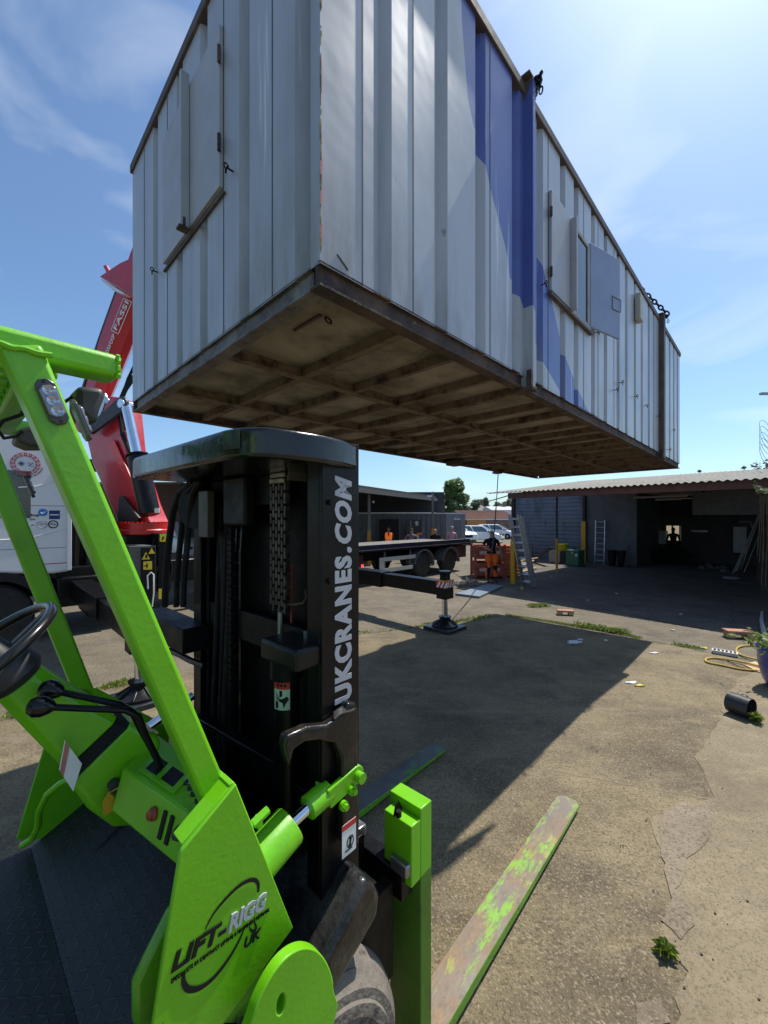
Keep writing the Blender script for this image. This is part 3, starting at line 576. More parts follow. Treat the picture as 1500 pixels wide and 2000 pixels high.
# --- work lights under guard
def blob(name, pxs, tt, dt_, mat=DGREY, bev=.012):
    mb = B_(); mb.prism([FL.T(a, b2, tt) for a, b2 in pxs], (0, dt_, 0)); return mb.build(name, mat, fk, bev=bev, seg=3)
blob('work_light', ((150, 752), (204, 757), (206, 775), (196, 800), (190, 828), (172, 822), (150, 800)), 1.10, .09)
blob('work_light', ((36, 838), (70, 828), (100, 862), (94, 872), (58, 872), (30, 860)), 1.30, .10)
mb = B_(); mb.tube([FL.T(*p, 1.2) for p in ((62, 800), (36, 812), (6, 822), (-6, 838), (8, 856), (30, 852), (44, 842))], .004, 6); mb.tube([FL.T(*p, 1.15) for p in ((150, 770), (110, 795), (70, 806), (40, 806))], .004, 6); mb.build('wire', RUBBER, fk)
# --- side plate with lettering
TP = .895
pl = [FL.T(*p, TP) for p in ((461, 1531), (573, 1812), (415, 2030), (405, 2120), (285, 2120), (299, 2000), (325, 1830), (352, 1668), (359, 1657))]
mb = B_(); mb.prism(pl, (0, .012, 0)); plate = mb.build('side_plate', GREEN, fk, bev=.003)
def strip_in(mb, a, b, dt_, th=.012, inward=(0, 0, 0)):
    a = Vector(a); b = Vector(b); d = (b-a).normalized(); n = d.cross(Vector((0, 1, 0)))*th
    if n.dot(Vector(inward)) < 0: n = -n
    mb.prism([tuple(a), tuple(b), tuple(b+n), tuple(a+n)], (0, dt_, 0))
cen = Vector(FL.T(430, 1800, TP))
mb = B_()
a, b2 = Vector(pl[0]), Vector(pl[1]); o_ = Vector((0, .0125, 0)); strip_in(mb, a+o_, b2+o_, .085, inward=cen-a)
mb.build('plate_flange', GREEN, plate, bev=.002)
mb = B_(); a, b2 = Vector(pl[8]), Vector(pl[0]); strip_in(mb, a+o_, b2+o_, .05, th=.010, inward=cen-a); mb.build('pocket_plate', GREEN, plate, bev=.002)
# inner green wall behind plate, at its left
mb = B_(); mb.prism([FL.T(*p, 1.0) for p in ((262, 2010), (262, 1930), (285, 1880), (330, 1790), (400, 1700), (520, 1700), (520, 2010))], (0, .03, 0)); mb.build('inner_panel', GREEN_WORN, fk, bev=.012)
TX = TP-.001
o = FL.T(334, 1901, TX); ex = Vector(FL.T(518, 1773, TX))-Vector(o); eyv = Vector(FL.T(343, 1859, TX))-Vector(o)
W_ = ex.length
text('LIFT-', o, ex, (0, 0, 1), W_*.545, eyv.length*.98, KLABEL, 'lettering', plate, FL, shear=.28, off=.035)
text('RIGG', tuple(Vector(o)+ex*.56), ex, (0, 0, 1), W_*.46, eyv.length*1.02, SILVER, 'lettering', plate, FL, shear=.28, off=.04)
o2 = FL.T(334, 1921, TX); ex2 = Vector(FL.T(526, 1779, TX))-Vector(o2)
text('SPECIALISTS IN CONTRACT LIFTING & MACHINERY REMOVAL', o2, ex2, (0, 0, 1), ex2.length, .0085, KLABEL, 'small_lettering', plate, FL, shear=.15, off=-.004, sc=1.1)
o3 = FL.T(477, 1853, TX); ex3 = Vector(FL.T(510, 1829, TX))-Vector(o3); text('UK', o3, ex3, (0, 0, 1), ex3.length, .024, KLABEL, 'lettering', plate, FL, shear=.3, off=.02)
def ribbon(fr, pts, ws, proj, mat, name, par, th=.0015):
    P = [Vector(proj(*p)) for p in pts]; mb = MB(fr); lo = []; 
    # smooth the polyline
    for _ in range(2):
        Q = [P[0]]; W2 = [ws[0]]
        for i in range(len(P)-1): Q += [P[i].lerp(P[i+1], .25), P[i].lerp(P[i+1], .75)]; W2 += [ws[i]*.75+ws[i+1]*.25, ws[i]*.25+ws[i+1]*.75]
        Q.append(P[-1]); W2.append(ws[-1]); P, ws = Q, W2
    vs = []
    for i, p in enumerate(P):
        d = (P[min(i+1, len(P)-1)]-P[max(i-1, 0)]).normalized(); n = d.cross(Vector((0, 1, 0))).normalized()*ws[i]/2; vs += [tuple(p-n), tuple(p+n)]
    off = (0, -th, 0); k = len(P)
    mb.add(vs+[tuple(Vector(q)+Vector(off)) for q in vs], [(2*i, 2*i+1, 2*i+3, 2*i+2) for i in range(k-1)]+[(2*k+2*i, 2*k+2*i+2, 2*k+2*i+3, 2*k+2*i+1) for i in range(k-1)]+[(2*i, 2*i+2, 2*k+2*i+2, 2*k+2*i) for i in range(k-1)]+[(2*i+1, 2*k+2*i+1, 2*k+2*i+3, 2*i+3) for i in range(k-1)])
    return mb.build(name, mat, par, smooth=0)
pj = lambda x, y: FL.T(x, y, TX)
ribbon(FL, [(400, 1816), (415, 1786), (440, 1755), (470, 1726), (494, 1716), (505, 1724), (504, 1742)], [.001, .004, .006, .008, .009, .008, .005], pj, KLABEL, 'emblem', plate)
ribbon(FL, [(358, 1902), (358, 1922), (368, 1934), (392, 1930), (420, 1908), (450, 1868), (470, 1832), (479, 1806)], [.006, .010, .012, .011, .009, .006, .004, .001], pj, KLABEL, 'emblem', plate)
ribbon(FL, [(497, 1792), (497, 1803), (501, 1811), (497, 1819), (489, 1817), (487, 1809)], [.002, .0035, .005, .006, .005, .001], pj, KLABEL, 'emblem', plate)
# --- dashboard
DT = [FL.Z(*p, 1.42) for p in ((240, 1500), (310, 1435), (458, 1540), (400, 1610))]
DBm = [tuple(Vector(p)+Vector((-.03, .0, -.11))) for p in DT]
mb = B_(); mb.hexa(DBm, DT); dash = mb.build('dashboard', GREEN, fk, bev=.006)
def top(u, v_, dz=.001): a = lerp(DT[0], DT[3], u); c_ = lerp(DT[1], DT[2], u); q = lerp(a, c_, v_); return (q[0], q[1], q[2]+dz)
def rear(u, v_): a = lerp(DT[0], DT[3], u); c_ = lerp(DBm[0], DBm[3], u); return lerp(a, c_, v_)
rn = ((Vector(DT[3])-Vector(DT[0])).cross(Vector(DBm[0])-Vector(DT[0]))).normalized()
if rn.x > 0: rn = -rn
def patch(name, uvs, fn, th, mat, par, up=(0, 0, 1)):
    mb = B_(); mb.prism([fn(*u) for u in uvs], tuple(Vector(up)*th)); return mb.build(name, mat, par, smooth=0)
patch('slot_frame', [(.16, .12), (.16, .62), (.62, .62), (.62, .12)], top, .006, GREEN, dash)
for u0, u1 in ((.22, .36), (.42, .57)): patch('lever_slot', [(u0, .2), (u0, .55), (u1, .55), (u1, .2)], lambda u, v_: top(u, v_, .0072), .001, KLABEL, dash)
for u, v_, r_, h_ in ((.64, .50, .013, .012), (.70, .42, .009, .016), (.76, .36, .009, .020), (.83, .30, .009, .022)):
    mb = B_(); q = Vector(top(u, v_, 0)); mb.cyl(q, q+Vector((0, 0, .006)), r_, n=14); sw = mb.build('switch', DGREY, dash)
    mb = B_(); mb.cyl(q+Vector((0, 0, .005)), q+Vector((-.004, -.004, .006+h_)), .0035, .0045, n=8); mb.build('toggle', STEEL, sw)
for u, mt in ((.50, M('warning_lamp', (.25, .05, .015), .3)), (.80, DGREY)):
    mb = B_(); q = Vector(rear(u, .42)); mb.lathe(q, rn, [(0, .017), (.006, .017), (.010, .014), (.016, .012), (.018, 0)], 20); mb.build('knob', mt, dash)
for u in (.60, .68): patch('rocker_slot', [(u, .22), (u+.035, .22), (u+.035, .78), (u, .78)], lambda a, b3: tuple(Vector(rear(a, b3))+rn*.0005), .004, KLABEL, dash, up=rn)
mb = B_(); q = Vector(rear(.0, .5))+Vector((0, .008, 0)); mb.cyl(q, q+Vector((0, .03, 0)), .016, n=16); ig = mb.build('ignition_lock', DGREY, dash)
mb = B_(); q = FL.T(212, 1568, 1.36); mb.prism([(q[0]-.012, q[1], q[2]-.03), (q[0]+.012, q[1], q[2]-.03), (q[0]+.014, q[1], q[2]+.01), (q[0], q[1], q[2]+.03), (q[0]-.014, q[1], q[2]+.01)], (0, .003, 0)); mb.cyl((q[0], q[1], q[2]+.028), FL.T(236, 1536, 1.34), .0015, n=6); mb.build('key_tag', YELLOW, ig)
# --- steering column
def sq(c, ax, hw, hh, ch=.3):
    c = Vector(c); ax = Vector(ax).normalized(); y = Vector((0, 1, 0)); x = y.cross(ax).normalized(); k = 1-ch
    return [tuple(c+y*(a*hw)+x*(b3*hh)) for a, b3 in ((1, k), (k, 1), (-k, 1), (-1, k), (-1, -k), (-k, -1), (k, -1), (1, -k))]
cA = Vector(FL.T(35, 1328, 1.50)); cB = Vector(FL.T(135, 1408, 1.50)); cC = Vector(FL.T(225, 1478, 1.50)); cD = Vector(FL.T(262, 1540, 1.50)); ax = (cA-cC).normalized()
mb = B_(); mb.rings([sq(cA, ax, .055, .055, .5), sq(cB, ax, .075, .075, .3), sq(cB.lerp(cC, .35), ax, .085, .082, .2)]); mb.build('steering_column', GREEN, fk, bev=.006)
mb = B_(); mb.rings([sq(cB.lerp(cC, .353), ax, .086, .083, .2), sq(cB.lerp(cC, .52), ax, .098, .092, .15)]); mb.build('column_seal', RUBBER, fk)
mb = B_(); mb.rings([sq(cB.lerp(cC, .523), ax, .10, .095, .12), sq(cC, ax, .115, .115, .12), sq(cD, (-.3, 0, 1), .11, .09, .12), sq(cD+Vector((.02, 0, -.08)), (0, 0, 1), .07, .04, .2)]); cb = mb.build('column_box', GREEN, fk, bev=.006)
lab = [FL.T(*p, 1.375) for p in ((128, 1448), (160, 1492), (143, 1546), (117, 1506))]
mb = B_(); mb.prism(lab, (0, .012, 0)); mb.build('column_label', WLABEL, cb, smooth=0)
lab = [FL.T(*p, 1.373) for p in ((128, 1448), (136, 1459), (124, 1517), (117, 1506))]
mb = B_(); mb.prism(lab, (0, .001, 0)); mb.build('column_label', flat('faded_red_label', (.45, .16, .15), .5), cb, smooth=0)
mb = B_(); mb.lathe(cA-ax*.0, ax, [(0, .062), (.02, .075), (.06, .072), (.075, .055), (.14, .045), (.16, .03)], 24); mb.build('column_collar', DGREY, fk)
nW = ax; e2 = Vector((ax.z, 0, -ax.x)); T_ = Vector(FL.T(99, 1186, 1.50)); RW = .19; WC = T_-e2*RW; e1w = Vector((0, 1, 0))
mb = B_(); mb.torus(WC, e1w, e2, RW, RW, .014, 48, 12); sw = mb.build('steering_wheel', M('wheel_rim', (.012, .012, .013), .28, coat=.5), fk)
for k in range(3):
    a = math.pi*(.5+k*2/3); d = e1w*math.cos(a)+e2*math.sin(a); mb = B_(); mb.bar(tuple(WC-nW*.03+d*.03), tuple(WC+d*RW), .028, .008, up=tuple(nW)); mb.build('spoke', DGREY, sw)
mb = B_(); mb.cyl(WC-nW*.07, WC+nW*.005, .045, n=24); mb.cyl(WC-nW*.06, cA+ax*.1, .03, n=16); mb.build('hub', DGREY, sw)
# --- levers
for (kx, ky), tk, (bx, by), (ex_, ey_), te in (((97, 1347), 1.40, (250, 1380), (302, 1472), 1.27), ((76, 1380), 1.34, (262, 1388), (306, 1482), 1.24)):
    K = Vector(FL.T(kx, ky, tk)); Bd = Vector(FL.T(bx, by, te+.01)); E_ = Vector(FL.T(ex_, ey_, te)); d = (Bd-K).normalized()
    mb = B_(); mb.tube([K+d*.01, K.lerp(Bd, .5), Bd-d*.02, Bd+(E_-Bd)*.12+d*.004, Bd.lerp(E_, .5), E_+(E_-Bd)*.2], .0085, 10); lv = mb.build('control_lever', BLACK, fk)
    mb = B_(); mb.lathe(K+d*.035, -d, [(0, .008), (.008, .016), (.025, .025), (.042, .026), (.056, .017), (.062, .002)], 20); mb.build('knob', M('lever_knob', (.008, .008, .008), .22, coat=.4), lv)
# --- front cowl between dashboard and mast
mb = B_(); mb.box((.56, 1.02, .6), (.62, 1.95, 1.22)); mb.build('cowl', BLACK, fk, bev=.01)
a = FL.Z(388, 1398, 1.28); c_ = FL.Z(545, 1488, 1.28); mb = B_(); mb.bar(a, c_, .05, .02); mb.build('cowl_rail', BLACK, fk, bev=.004)
# --- mast
TM = .98; m0 = FL.T(629, 1100, TM)[0]; m1_ = FL.T(701, 1100, TM)[0]; ztop = FL.T(700, 869, TM)[2]
mast = []
def chan(t_out, sg, s0, s1, z0, z1, web=.014, fl=.075, name='mast_upright', mat=BLACK):
    mb = B_(); mb.box((s0, t_out, z0), (s1, t_out+sg*web, z1)); mb.box((s0, t_out+sg*web, z0), (s0+.016, t_out+sg*fl, z1)); mb.box((s1-.016, t_out+sg*web, z0), (s1, t_out+sg*fl, z1)); return mb.build(name, mat, fk, bev=.002)
upr = chan(TM, 1, m0, m1_, .12, ztop); TL = 1.93
chan(TL, -1, m0, m1_, .12, ztop)
chan(TM+.03, 1, m0+.022, m1_-.022, .14, ztop-.06, name='inner_upright', mat=BLACK_G); chan(TL-.03, -1, m0+.022, m1_-.022, .14, ztop-.06, name='inner_upright', mat=BLACK_G)
zz1, zz0 = FL.T(687, 932, TM)[2], FL.T(687, 1362, TM)[2]; zmid = FL.T(687, 1079, TM)[2]; zm2 = FL.T(687, 1084, TM)[2]
sA = FL.T(686, 1100, TM)[0]; sB = FL.T(653, 1100, TM)[0]
text('UKCRANES', (sA, TM-.001, zz0), (0, 0, 1), (-1, 0, 0), zm2-zz0, sA-sB, SILVER, 'lettering', upr, FL, off=.05, sc=1.16)
text('.COM', (sA, TM-.001, zmid), (0, 0, 1), (-1, 0, 0), zz1-zmid, sA-sB, SILVER, 'lettering', upr, FL, off=.05, shear=.22, sc=1.16)
# crosshead (bent band on top)
XH = [FL.Z(*p, 2.40) for p in ((262, 893), (438, 838), (470, 833), (520, 832), (575, 839), (630, 848), (668, 857), (698, 868))]
ou = [(p[0], p[1]) for p in XH]; ins = [(p[0]+dx, p[1]+dy) for p, (dx, dy) in zip(ou, ((.05, -.0), (.05, .03), (.05, .04), (.04, .05), (.02, .05), (0, .05), (0, .05), (0, .05)))]
mb = B_(); top_ = [(a, b3, 2.40) for a, b3 in ou]; 
mb.prism([(a, b3, 2.315) for a, b3 in ou]+[(m1_, ins[-1][1], 2.315), (m1_, TL-.02, 2.315), (ou[0][0]+.02, TL+.02, 2.315)], (0, 0, .085))
mb.build('crosshead', M('crosshead_gloss', (.006, .006, .007), .22, var=.3, dirt=(.02, .02, .02), ds=6, dt=(.5, .7), bump=.35, bs=22, coat=.6), fk, bev=.012, seg=3)
gx = FL.Z(458, 858, 2.37)
mb = B_(); p0 = Vector(XH[1])+Vector((0, 0, -.06)); p1 = Vector(XH[2])+Vector((0, 0, -.06)); n = Vector((-.004, -.001, 0)); mb.prism([tuple(p0+n), tuple(p1+n), tuple(p1+n+Vector((0, 0, .052))), tuple(p0+n+Vector((0, 0, .052)))], (.002, 0, 0)); mb.build('overspray_patch', M('overspray', (.03, .10, .01), .5, var=.4, vs=20, dirt=(.01, .01, .01), ds=12, dt=(.4, .6)), fk, smooth=0)
mb = B_(); mb.box((m0+.03, TM+.32, 2.20), (m0+.06, TL-.09, 2.314)); mb.build('top_tie_bar', BLACK_G, fk, bev=.004)
mb = B_(); mb.box((m0-.02, 1.42, 2.12), (m0+.03, 1.60, 2.314)); mb.build('hose_bracket', BLACK_G, fk, bev=.01)
# black sheet added as dark backdrop between the uprights, then tie bars
mb = B_(); mb.box((m0+.10, TM+.08, .2), (m0+.112, TL-.08, 2.314)); mb.build('mast_dark_backing', BLACK_G, fk, smooth=0)
for z in (.55, 1.1, 1.65): mb = B_(); mb.box((m0+.03, TM+.09, z), (m0+.058, TL-.09, z+.12)); mb.build('mast_tie_bar', BLACK_G, fk, bev=.004)
# sheaves, chains, lift cylinders
def sheave(c, r, w, ax_, name='sheave'):
    mb = B_(); c = Vector(c); A = Vector(ax_); mb.lathe(c-A*w/2, A, [(0, r*.3), (0, r), (w*.2, r), (w*.3, r*.86), (w*.7, r*.86), (w*.8, r), (w, r), (w, r*.3)], 28); return mb.build(name, BLACK_G, fk)
sC = m0+.03
ctop = FL.S(548, 905, sC); ct = ctop[1]
sheave((sC+.07, ct, ctop[2]-.065), .070, .065, (0, 1, 0))
def leaf_chain(c0, z0, z1, w, name='leaf_chain', fk_mat=None):
    mt = fk_mat or M('leaf_chain_steel', (.10, .085, .07), .45, metal=.5, var=.35, vs=18, dirt=(.03, .024, .02), ds=20, dt=(.4, .6)); mb = B_(); p = .0245; n_ = int((z1-z0)/p)
    for i in range(n_+1):
        z = z0+i*p
        for k in range(6):
            if (i+k) % 2: continue
            y = c0[1]-w/2+w*k/5-.0035; mb.box((c0[0]-.012, y, z-.004), (c0[0]+.008, y+w*.13, z+p+.010))
        mb.cyl((c0[0]-.0, c0[1]-w/2-.006, z), (c0[0]-.0, c0[1]+w/2+.006, z), .0065, n=8)
    return mb.build(name, mt, fk, smooth=0)
zlo = FL.S(540, 1190, sC)[2]
leaf_chain((sC, ct), zlo, ctop[2]-.03, .088)
mb = B_()
for i in range(7):
    a = math.pi*.5*i/6
    q = (sC+.07-.080*math.cos(a), ct, ctop[2]-.065+.080*math.sin(a)); mb.box((q[0]-.008, ct-.046, q[2]-.008), (q[0]+.008, ct+.046, q[2]+.008))
mb.build('chain_top', M('worn_chain_steel', (.30, .26, .21), .4, metal=.6, var=.4, vs=30), fk, bev=.002)
for y in (-.060, .054): mb = B_(); mb.prism([(sC+.075+.085*math.cos(math.pi*i/9), ct+y, ctop[2]-.065+.085*math.sin(math.pi*i/9)) for i in range(10)], (0, .006, 0)); mb.build('chain_guard', M('worn_guard', (.28, .26, .22), .45, metal=.5), fk)
c2t = FL.S(450, 1000, m0+.01)[1]
leaf_chain((m0+.015, c2t), .7, 2.1, .03, fk_mat=BLACK_G)
mb = B_(); q = FL.S(540, 1240, sC); mb.cyl((sC, ct, q[2]-.05), (sC, ct, zlo+.01), .010, n=10); mb.build('chain_anchor', STEEL, fk)
bk = [FL.S(*p, sC-.12) for p in ((507, 1250), (628, 1232), (628, 1285), (515, 1290))]
zt_, zb3 = bk[0][2]+.008, bk[3][2]; ta_, tb_ = bk[1][1]-.0, bk[0][1]
mb = B_(); mb.box((sC-.12, max(ta_, .99), zb3), (sC+.05, tb_, zt_)); mb.build('cylinder_head_block', M('block_paint', (.010, .010, .009), .4, dirt=(.05, .048, .035), ds=4, dt=(.5, .7), coat=.1), fk, bev=.014, seg=3)
for q in ((600, 1228), (612, 1222)):
    c_ = FL.S(q[0], q[1], sC-.01); mb = B_(); mb.cyl((c_[0], c_[1], zt_-.002), (c_[0], c_[1], zt_+.022), .013, n=6); mb.build('bolt', STEEL, fk)
lc = FL.S(560, 1400, sC); LCr = .045
mb = B_(); mb.cyl((sC, lc[1], .3), (sC, lc[1], zb3), LCr, n=28); lcy = mb.build('lift_cylinder', BLACK, fk)
mb = B_(); mb.cyl((sC, lc[1], zb3-.02), (sC, lc[1], zb3-.10), LCr+.012, n=28); mb.build('cylinder_gland', BLACK_G, fk)
mb = B_(); mb.cyl((sC+.03, 2*1.455-lc[1], .3), (sC+.03, 2*1.455-lc[1], 2.1), LCr, n=24); mb.build('lift_cylinder', BLACK_G, fk)
for px0 in (458, 468): q = FL.S(px0, 1000, sC+.01); mb = B_(); mb.tube([(q[0], q[1], .6), (q[0], q[1], 2.0), (q[0]+.02, q[1]+.01, 2.2)], .008, 8); mb.build('hydraulic_pipe', M('oily_pipe', (.03, .03, .032), .15, metal=.6), fk)
def curved_label(zlo_, zhi_, a0, a1, mat, name, rr=.0006, n_=12):
    mb = B_(); vs = []
    for i in range(n_+1):
        a = a0+(a1-a0)*i/n_
        for z in (zlo_, zhi_): vs.append((sC+(LCr+rr)*math.cos(a), lc[1]+(LCr+rr)*math.sin(a), z))
    mb.add(vs, [(2*i, 2*i+2, 2*i+3, 2*i+1) for i in range(n_)]); return mb.build(name, mat, lcy, recalc=False)
zA, zB_, zC_ = (FL.S(560, y, sC-.037)[2] for y in (1393, 1352, 1336))
aa0, aa1 = R(180+70), R(180-10)
curved_label(zA, zB_, aa0, aa1, M('pale_green_label', (.42, .55, .40), .5), 'warning_label'); curved_label(zB_, zC_, aa0, aa1, RLABEL, 'warning_label')
def lab_pt(u, v_): a = aa0+(aa1-aa0)*u; return (sC+(LCr+.0014)*math.cos(a), lc[1]+(LCr+.0014)*math.sin(a), zA+(zB_-zA)*v_)
for poly in (((.06, .52), (.16, .68), (.42, .55), (.62, .55), (.60, .42), (.40, .36), (.34, .1), (.24, .3)), ((.42, .70), (.42, .95), (.58, .95), (.58, .60)), ((.66, .08), (.66, .42), (.84, .42), (.84, .08)), ((.6, .55), (.78, .82), (.82, .78), (.66, .52)), ((.62, .5), (.85, .60), (.86, .56), (.64, .46))):
    mb = B_(); mb.add([lab_pt(*p) for p in poly], [tuple(range(len(poly)))]); mb.build('pictogram', KLABEL, lcy, recalc=False, smooth=0)
for u, v_ in ((.2, 1.2), (.4, 1.2), (.6, 1.2)): mb = B_(); mb.add([lab_pt(*p) for p in ((u, v_-.07), (u+.14, v_-.07), (u+.14, v_+.06), (u, v_+.06))], [(0, 1, 2, 3)]); mb.build('pictogram', KLABEL, lcy, recalc=False, smooth=0)
mb = B_(); q = FL.S(568, 1150, sC+.02); mb.box((q[0], q[1]-.004, FL.S(568, 1232, sC+.02)[2]), (q[0]+.004, q[1]+.004, FL.S(568, 1100, sC+.02)[2])); mb.build('orange_strip', M('orange_strip', (.40, .07, .03), .6), fk, smooth=0)
mb = B_(); mb.tube([FL.S(*p, sC) for p in ((556, 1180), (575, 1181), (592, 1178), (598, 1168), (597, 1152))], .004, 6); mb.build('pipe_hook', RUST, fk)
# hose sheaves and hoses on the far side
q = FL.S(388, 990, m0-.02); sheave(q, .098, .05, (1, .35, 0), 'hose_sheave')
for dx, r_ in ((0, .016), (22, .013), (36, .013)):
    pts = [FL.S(*p, m0-.05) for p in ((322+dx, 1185), (324+dx, 1120), (330+dx, 1060), (338+dx*.9, 1000), (352+dx*.7, 962), (378+dx*.4, 940))]
    mb = B_(); mb.tube(pts, r_, 10); mb.build('hydraulic_hose', RUBBER, fk)
q0 = FL.S(302, 1187, m0-.03); q1 = FL.S(385, 1225, m0-.03)
mb = B_(); mb.box((m0-.10, min(q0[1], q1[1])-.02, q0[2]-.11), (m0+.02, max(q0[1], q1[1]), q0[2])); mb.build('hose_manifold', BLACK_G, fk, bev=.006)
for px0 in (318, 346): q = FL.S(px0, 1228, m0-.03); mb = B_(); mb.cyl(q, (q[0], q[1], q[2]-.07), .016, n=12); mb.build('hose_fitting', BLACK_G, fk)
mb = B_(); mb.tube([FL.S(*p, m0-.03) for p in ((330, 1270), (350, 1278), (372, 1290), (400, 1300))], .014, 8); mb.build('far_tilt_rod', BLACK, fk)
for (x0, x1, y0, y1) in ((392, 410, 960, 1050),): q0 = FL.S(x0, y0, m0-.04); q1 = FL.S(x1, y1, m0-.04); mb = B_(); mb.box((m0-.05, q1[1], q1[2]), (m0-.02, q0[1], q0[2])); mb.build('sheave_bracket', M('bracket_paint', (.05, .045, .03), .5), fk, bev=.003)
# mast pivot bracket
pb = [FL.T(*p, .945) for p in ((560, 1438), (600, 1420), (640, 1416), (672, 1396), (680, 1374), (694, 1372), (700, 1384), (700, 1440), (703, 1650), (672, 1650), (668, 1480), (655, 1452), (625, 1446), (595, 1450), (575, 1465), (566, 1500), (556, 1460))]
mb = B_(); mb.prism(pb, (0, .034, 0)); br = mb.build('mast_bracket', M('bracket_black', (.012, .011, .010), .3, dirt=(.07, .055, .04), ds=9, dt=(.5, .7), bump=.4, bs=30, coat=.3), fk, bev=.008, seg=3)
mb = B_()
for k in range(3): mb.tube([FL.T(652+4*i, 1404-5*k-2.2*i-3*math.sin(i*.5), .942+.01*k) for i in range(11)], .005, 6)
mb.build('weld_bead', M('weld_steel', (.05, .045, .04), .35, metal=.3), br)
dq = [FL.T(*p, .976) for p in ((655, 1605), (682, 1594), (682, 1688), (655, 1668))]
mb = B_(); mb.box((dq[0][0], .9435, dq[3][2]), (dq[1][0], .9445, dq[0][2])); dl = mb.build('warning_label', WLABEL, br, smooth=0)
mb = B_(); mb.box((dq[0][0], .9425, dq[0][2]-.018), (dq[1][0], .9434, dq[0][2])); mb.build('label_band', RLABEL, dl, smooth=0)
cxl = (dq[0][0]+dq[1][0])/2; czl = dq[0][2]-.065
mb = B_(); mb.torus((cxl+.004, .942, czl), (1, 0, 0), (0, 0, 1), .014, .018, .0014, 20, 4); mb.bar((cxl-.006, .942, czl-.016), (cxl+.014, .942, czl+.016), .002, .002)
mb.box((cxl+.001, .9415, czl-.018), (cxl+.007, .9425, czl+.008)); mb.sph((cxl+.004, .942, czl+.012), .004, 6); mb.bar((cxl-.018, .942, czl-.02), (cxl-.018, .942, czl+.022), .003, .002); mb.bar((cxl-.018, .942, czl-.022), (cxl+.012, .942, czl-.022), .003, .002); mb.build('pictogram', KLABEL, dl, smooth=0)
# --- tilt cylinder
tc_ = .975
def TC(x, y): return Vector(FL.T(x, y, tc_))
a = TC(497, 1690); b3 = TC(568, 1609)
mb = B_(); d = (b3-a).normalized(); mb.lathe(a-d*.1, d, [(0, .056), ((b3-a).length+.094, .056), ((b3-a).length+.10, .052), ((b3-a).length+.10, .022)], 40); tcy = mb.build('tilt_cylinder', GREEN, fk, smooth=40)
c1_ = TC(612, 1568); mb = B_(); mb.cyl(b3, c1_, .0175, n=20); mb.build('piston_rod', CHROME, tcy)
c0_ = TC(601, 1578); c2_ = TC(640, 1545); mb = B_(); d2 = (c2_-c0_).normalized(); mb.lathe(c0_, d2, [(0, .018), (0, .034), (.001, .035), ((c2_-c0_).length, .035), ((c2_-c0_).length, .0)], 28); mb.build('rod_clevis', GREEN, tcy, smooth=40)
mb = B_(); e = TC(684, 1506); d3 = (e-c2_).normalized(); n3 = d3.cross(Vector((0, 1, 0))).normalized()
for y in (-.034, .016):
    pts = [c2_-d3*.02+n3*.03, c2_-d3*.02-n3*.03]+[e+(d3*math.sin(k*math.pi/8)-n3*math.cos(k*math.pi/8))*.030 for k in range(9)]
    mb.prism([tuple(Vector((p.x, p.y+y, p.z))) for p in pts], (0, .018, 0))
mb.build('clevis_eye', GREEN, tcy, bev=.003)
mb = B_(); mb.cyl((e.x, e.y-.052, e.z), (e.x, e.y+.05, e.z), .016, n=20); mb.cyl((e.x, e.y-.06, e.z), (e.x, e.y-.052, e.z), .017, n=20); mb.build('clevis_pin', GREEN, tcy)
for p in ((672, 1533), (655, 1562)): q = TC(*p); mb = B_(); mb.cyl((q.x, q.y-.045, q.z), (q.x, q.y-.034, q.z), .015, n=20); mb.cyl((q.x, q.y-.056, q.z), (q.x, q.y-.045, q.z), .010, n=6); mb.build('bolt', GREEN, tcy)
q = TC(512, 1618); mb = B_(); mb.cyl(q+Vector((-.02, -.02, .03)), q+Vector((-.03, -.03, .062)), .010, n=12); mb.cyl(q+Vector((-.045, -.03, .052)), q+Vector((.0, -.03, .066)), .011, n=6); mb.cyl(q+Vector((-.07, -.03, .048)), q+Vector((-.04, -.03, .054)), .008, n=10); mb.build('hose_fitting', GREEN, tcy)
mb = B_(); mb.tube([q+Vector((-.07, -.03, .048)), q+Vector((-.11, -.0, .03)), q+Vector((-.13, .06, -.05))], .009, 8); mb.build('hydraulic_hose', BLACK, tcy)
# far tilt cylinder
mb = B_(); mb.cyl((.40, 1.80, 1.12), (.56, 1.80, 1.30), .05, n=24); mb.build('tilt_cylinder', GREEN, fk)
mb = B_(); mb.cyl((.56, 1.80, 1.30), (.74, 1.80, 1.37), .017, n=16); mb.build('piston_rod', CHROME, fk)
# --- fender
fe = [FL.T(*p, .875) for p in ((742, 1738), (735, 1790), (652, 1985), (560, 2040), (560, 1960), (640, 1850), (700, 1775), (722, 1728))]
f0 = [FL.T(*p, .875) for p in ((718, 1714), (736, 1724), (746, 1748), (742, 1790), (660, 1937), (590, 2075), (545, 2075), (640, 1872))]
mb = B_(); mb.prism(f0, (0, .50, 0)); mb.build('fender', M('fender_paint', (.007, .007, .008), .34, var=.3, dirt=(.055, .052, .046), ds=6, dt=(.40, .62), bump=.45, bs=45, coat=.35, layers=[((.2, .2, .2), 45, .72, .76, .6, None)]), fk, bev=.028, seg=5)
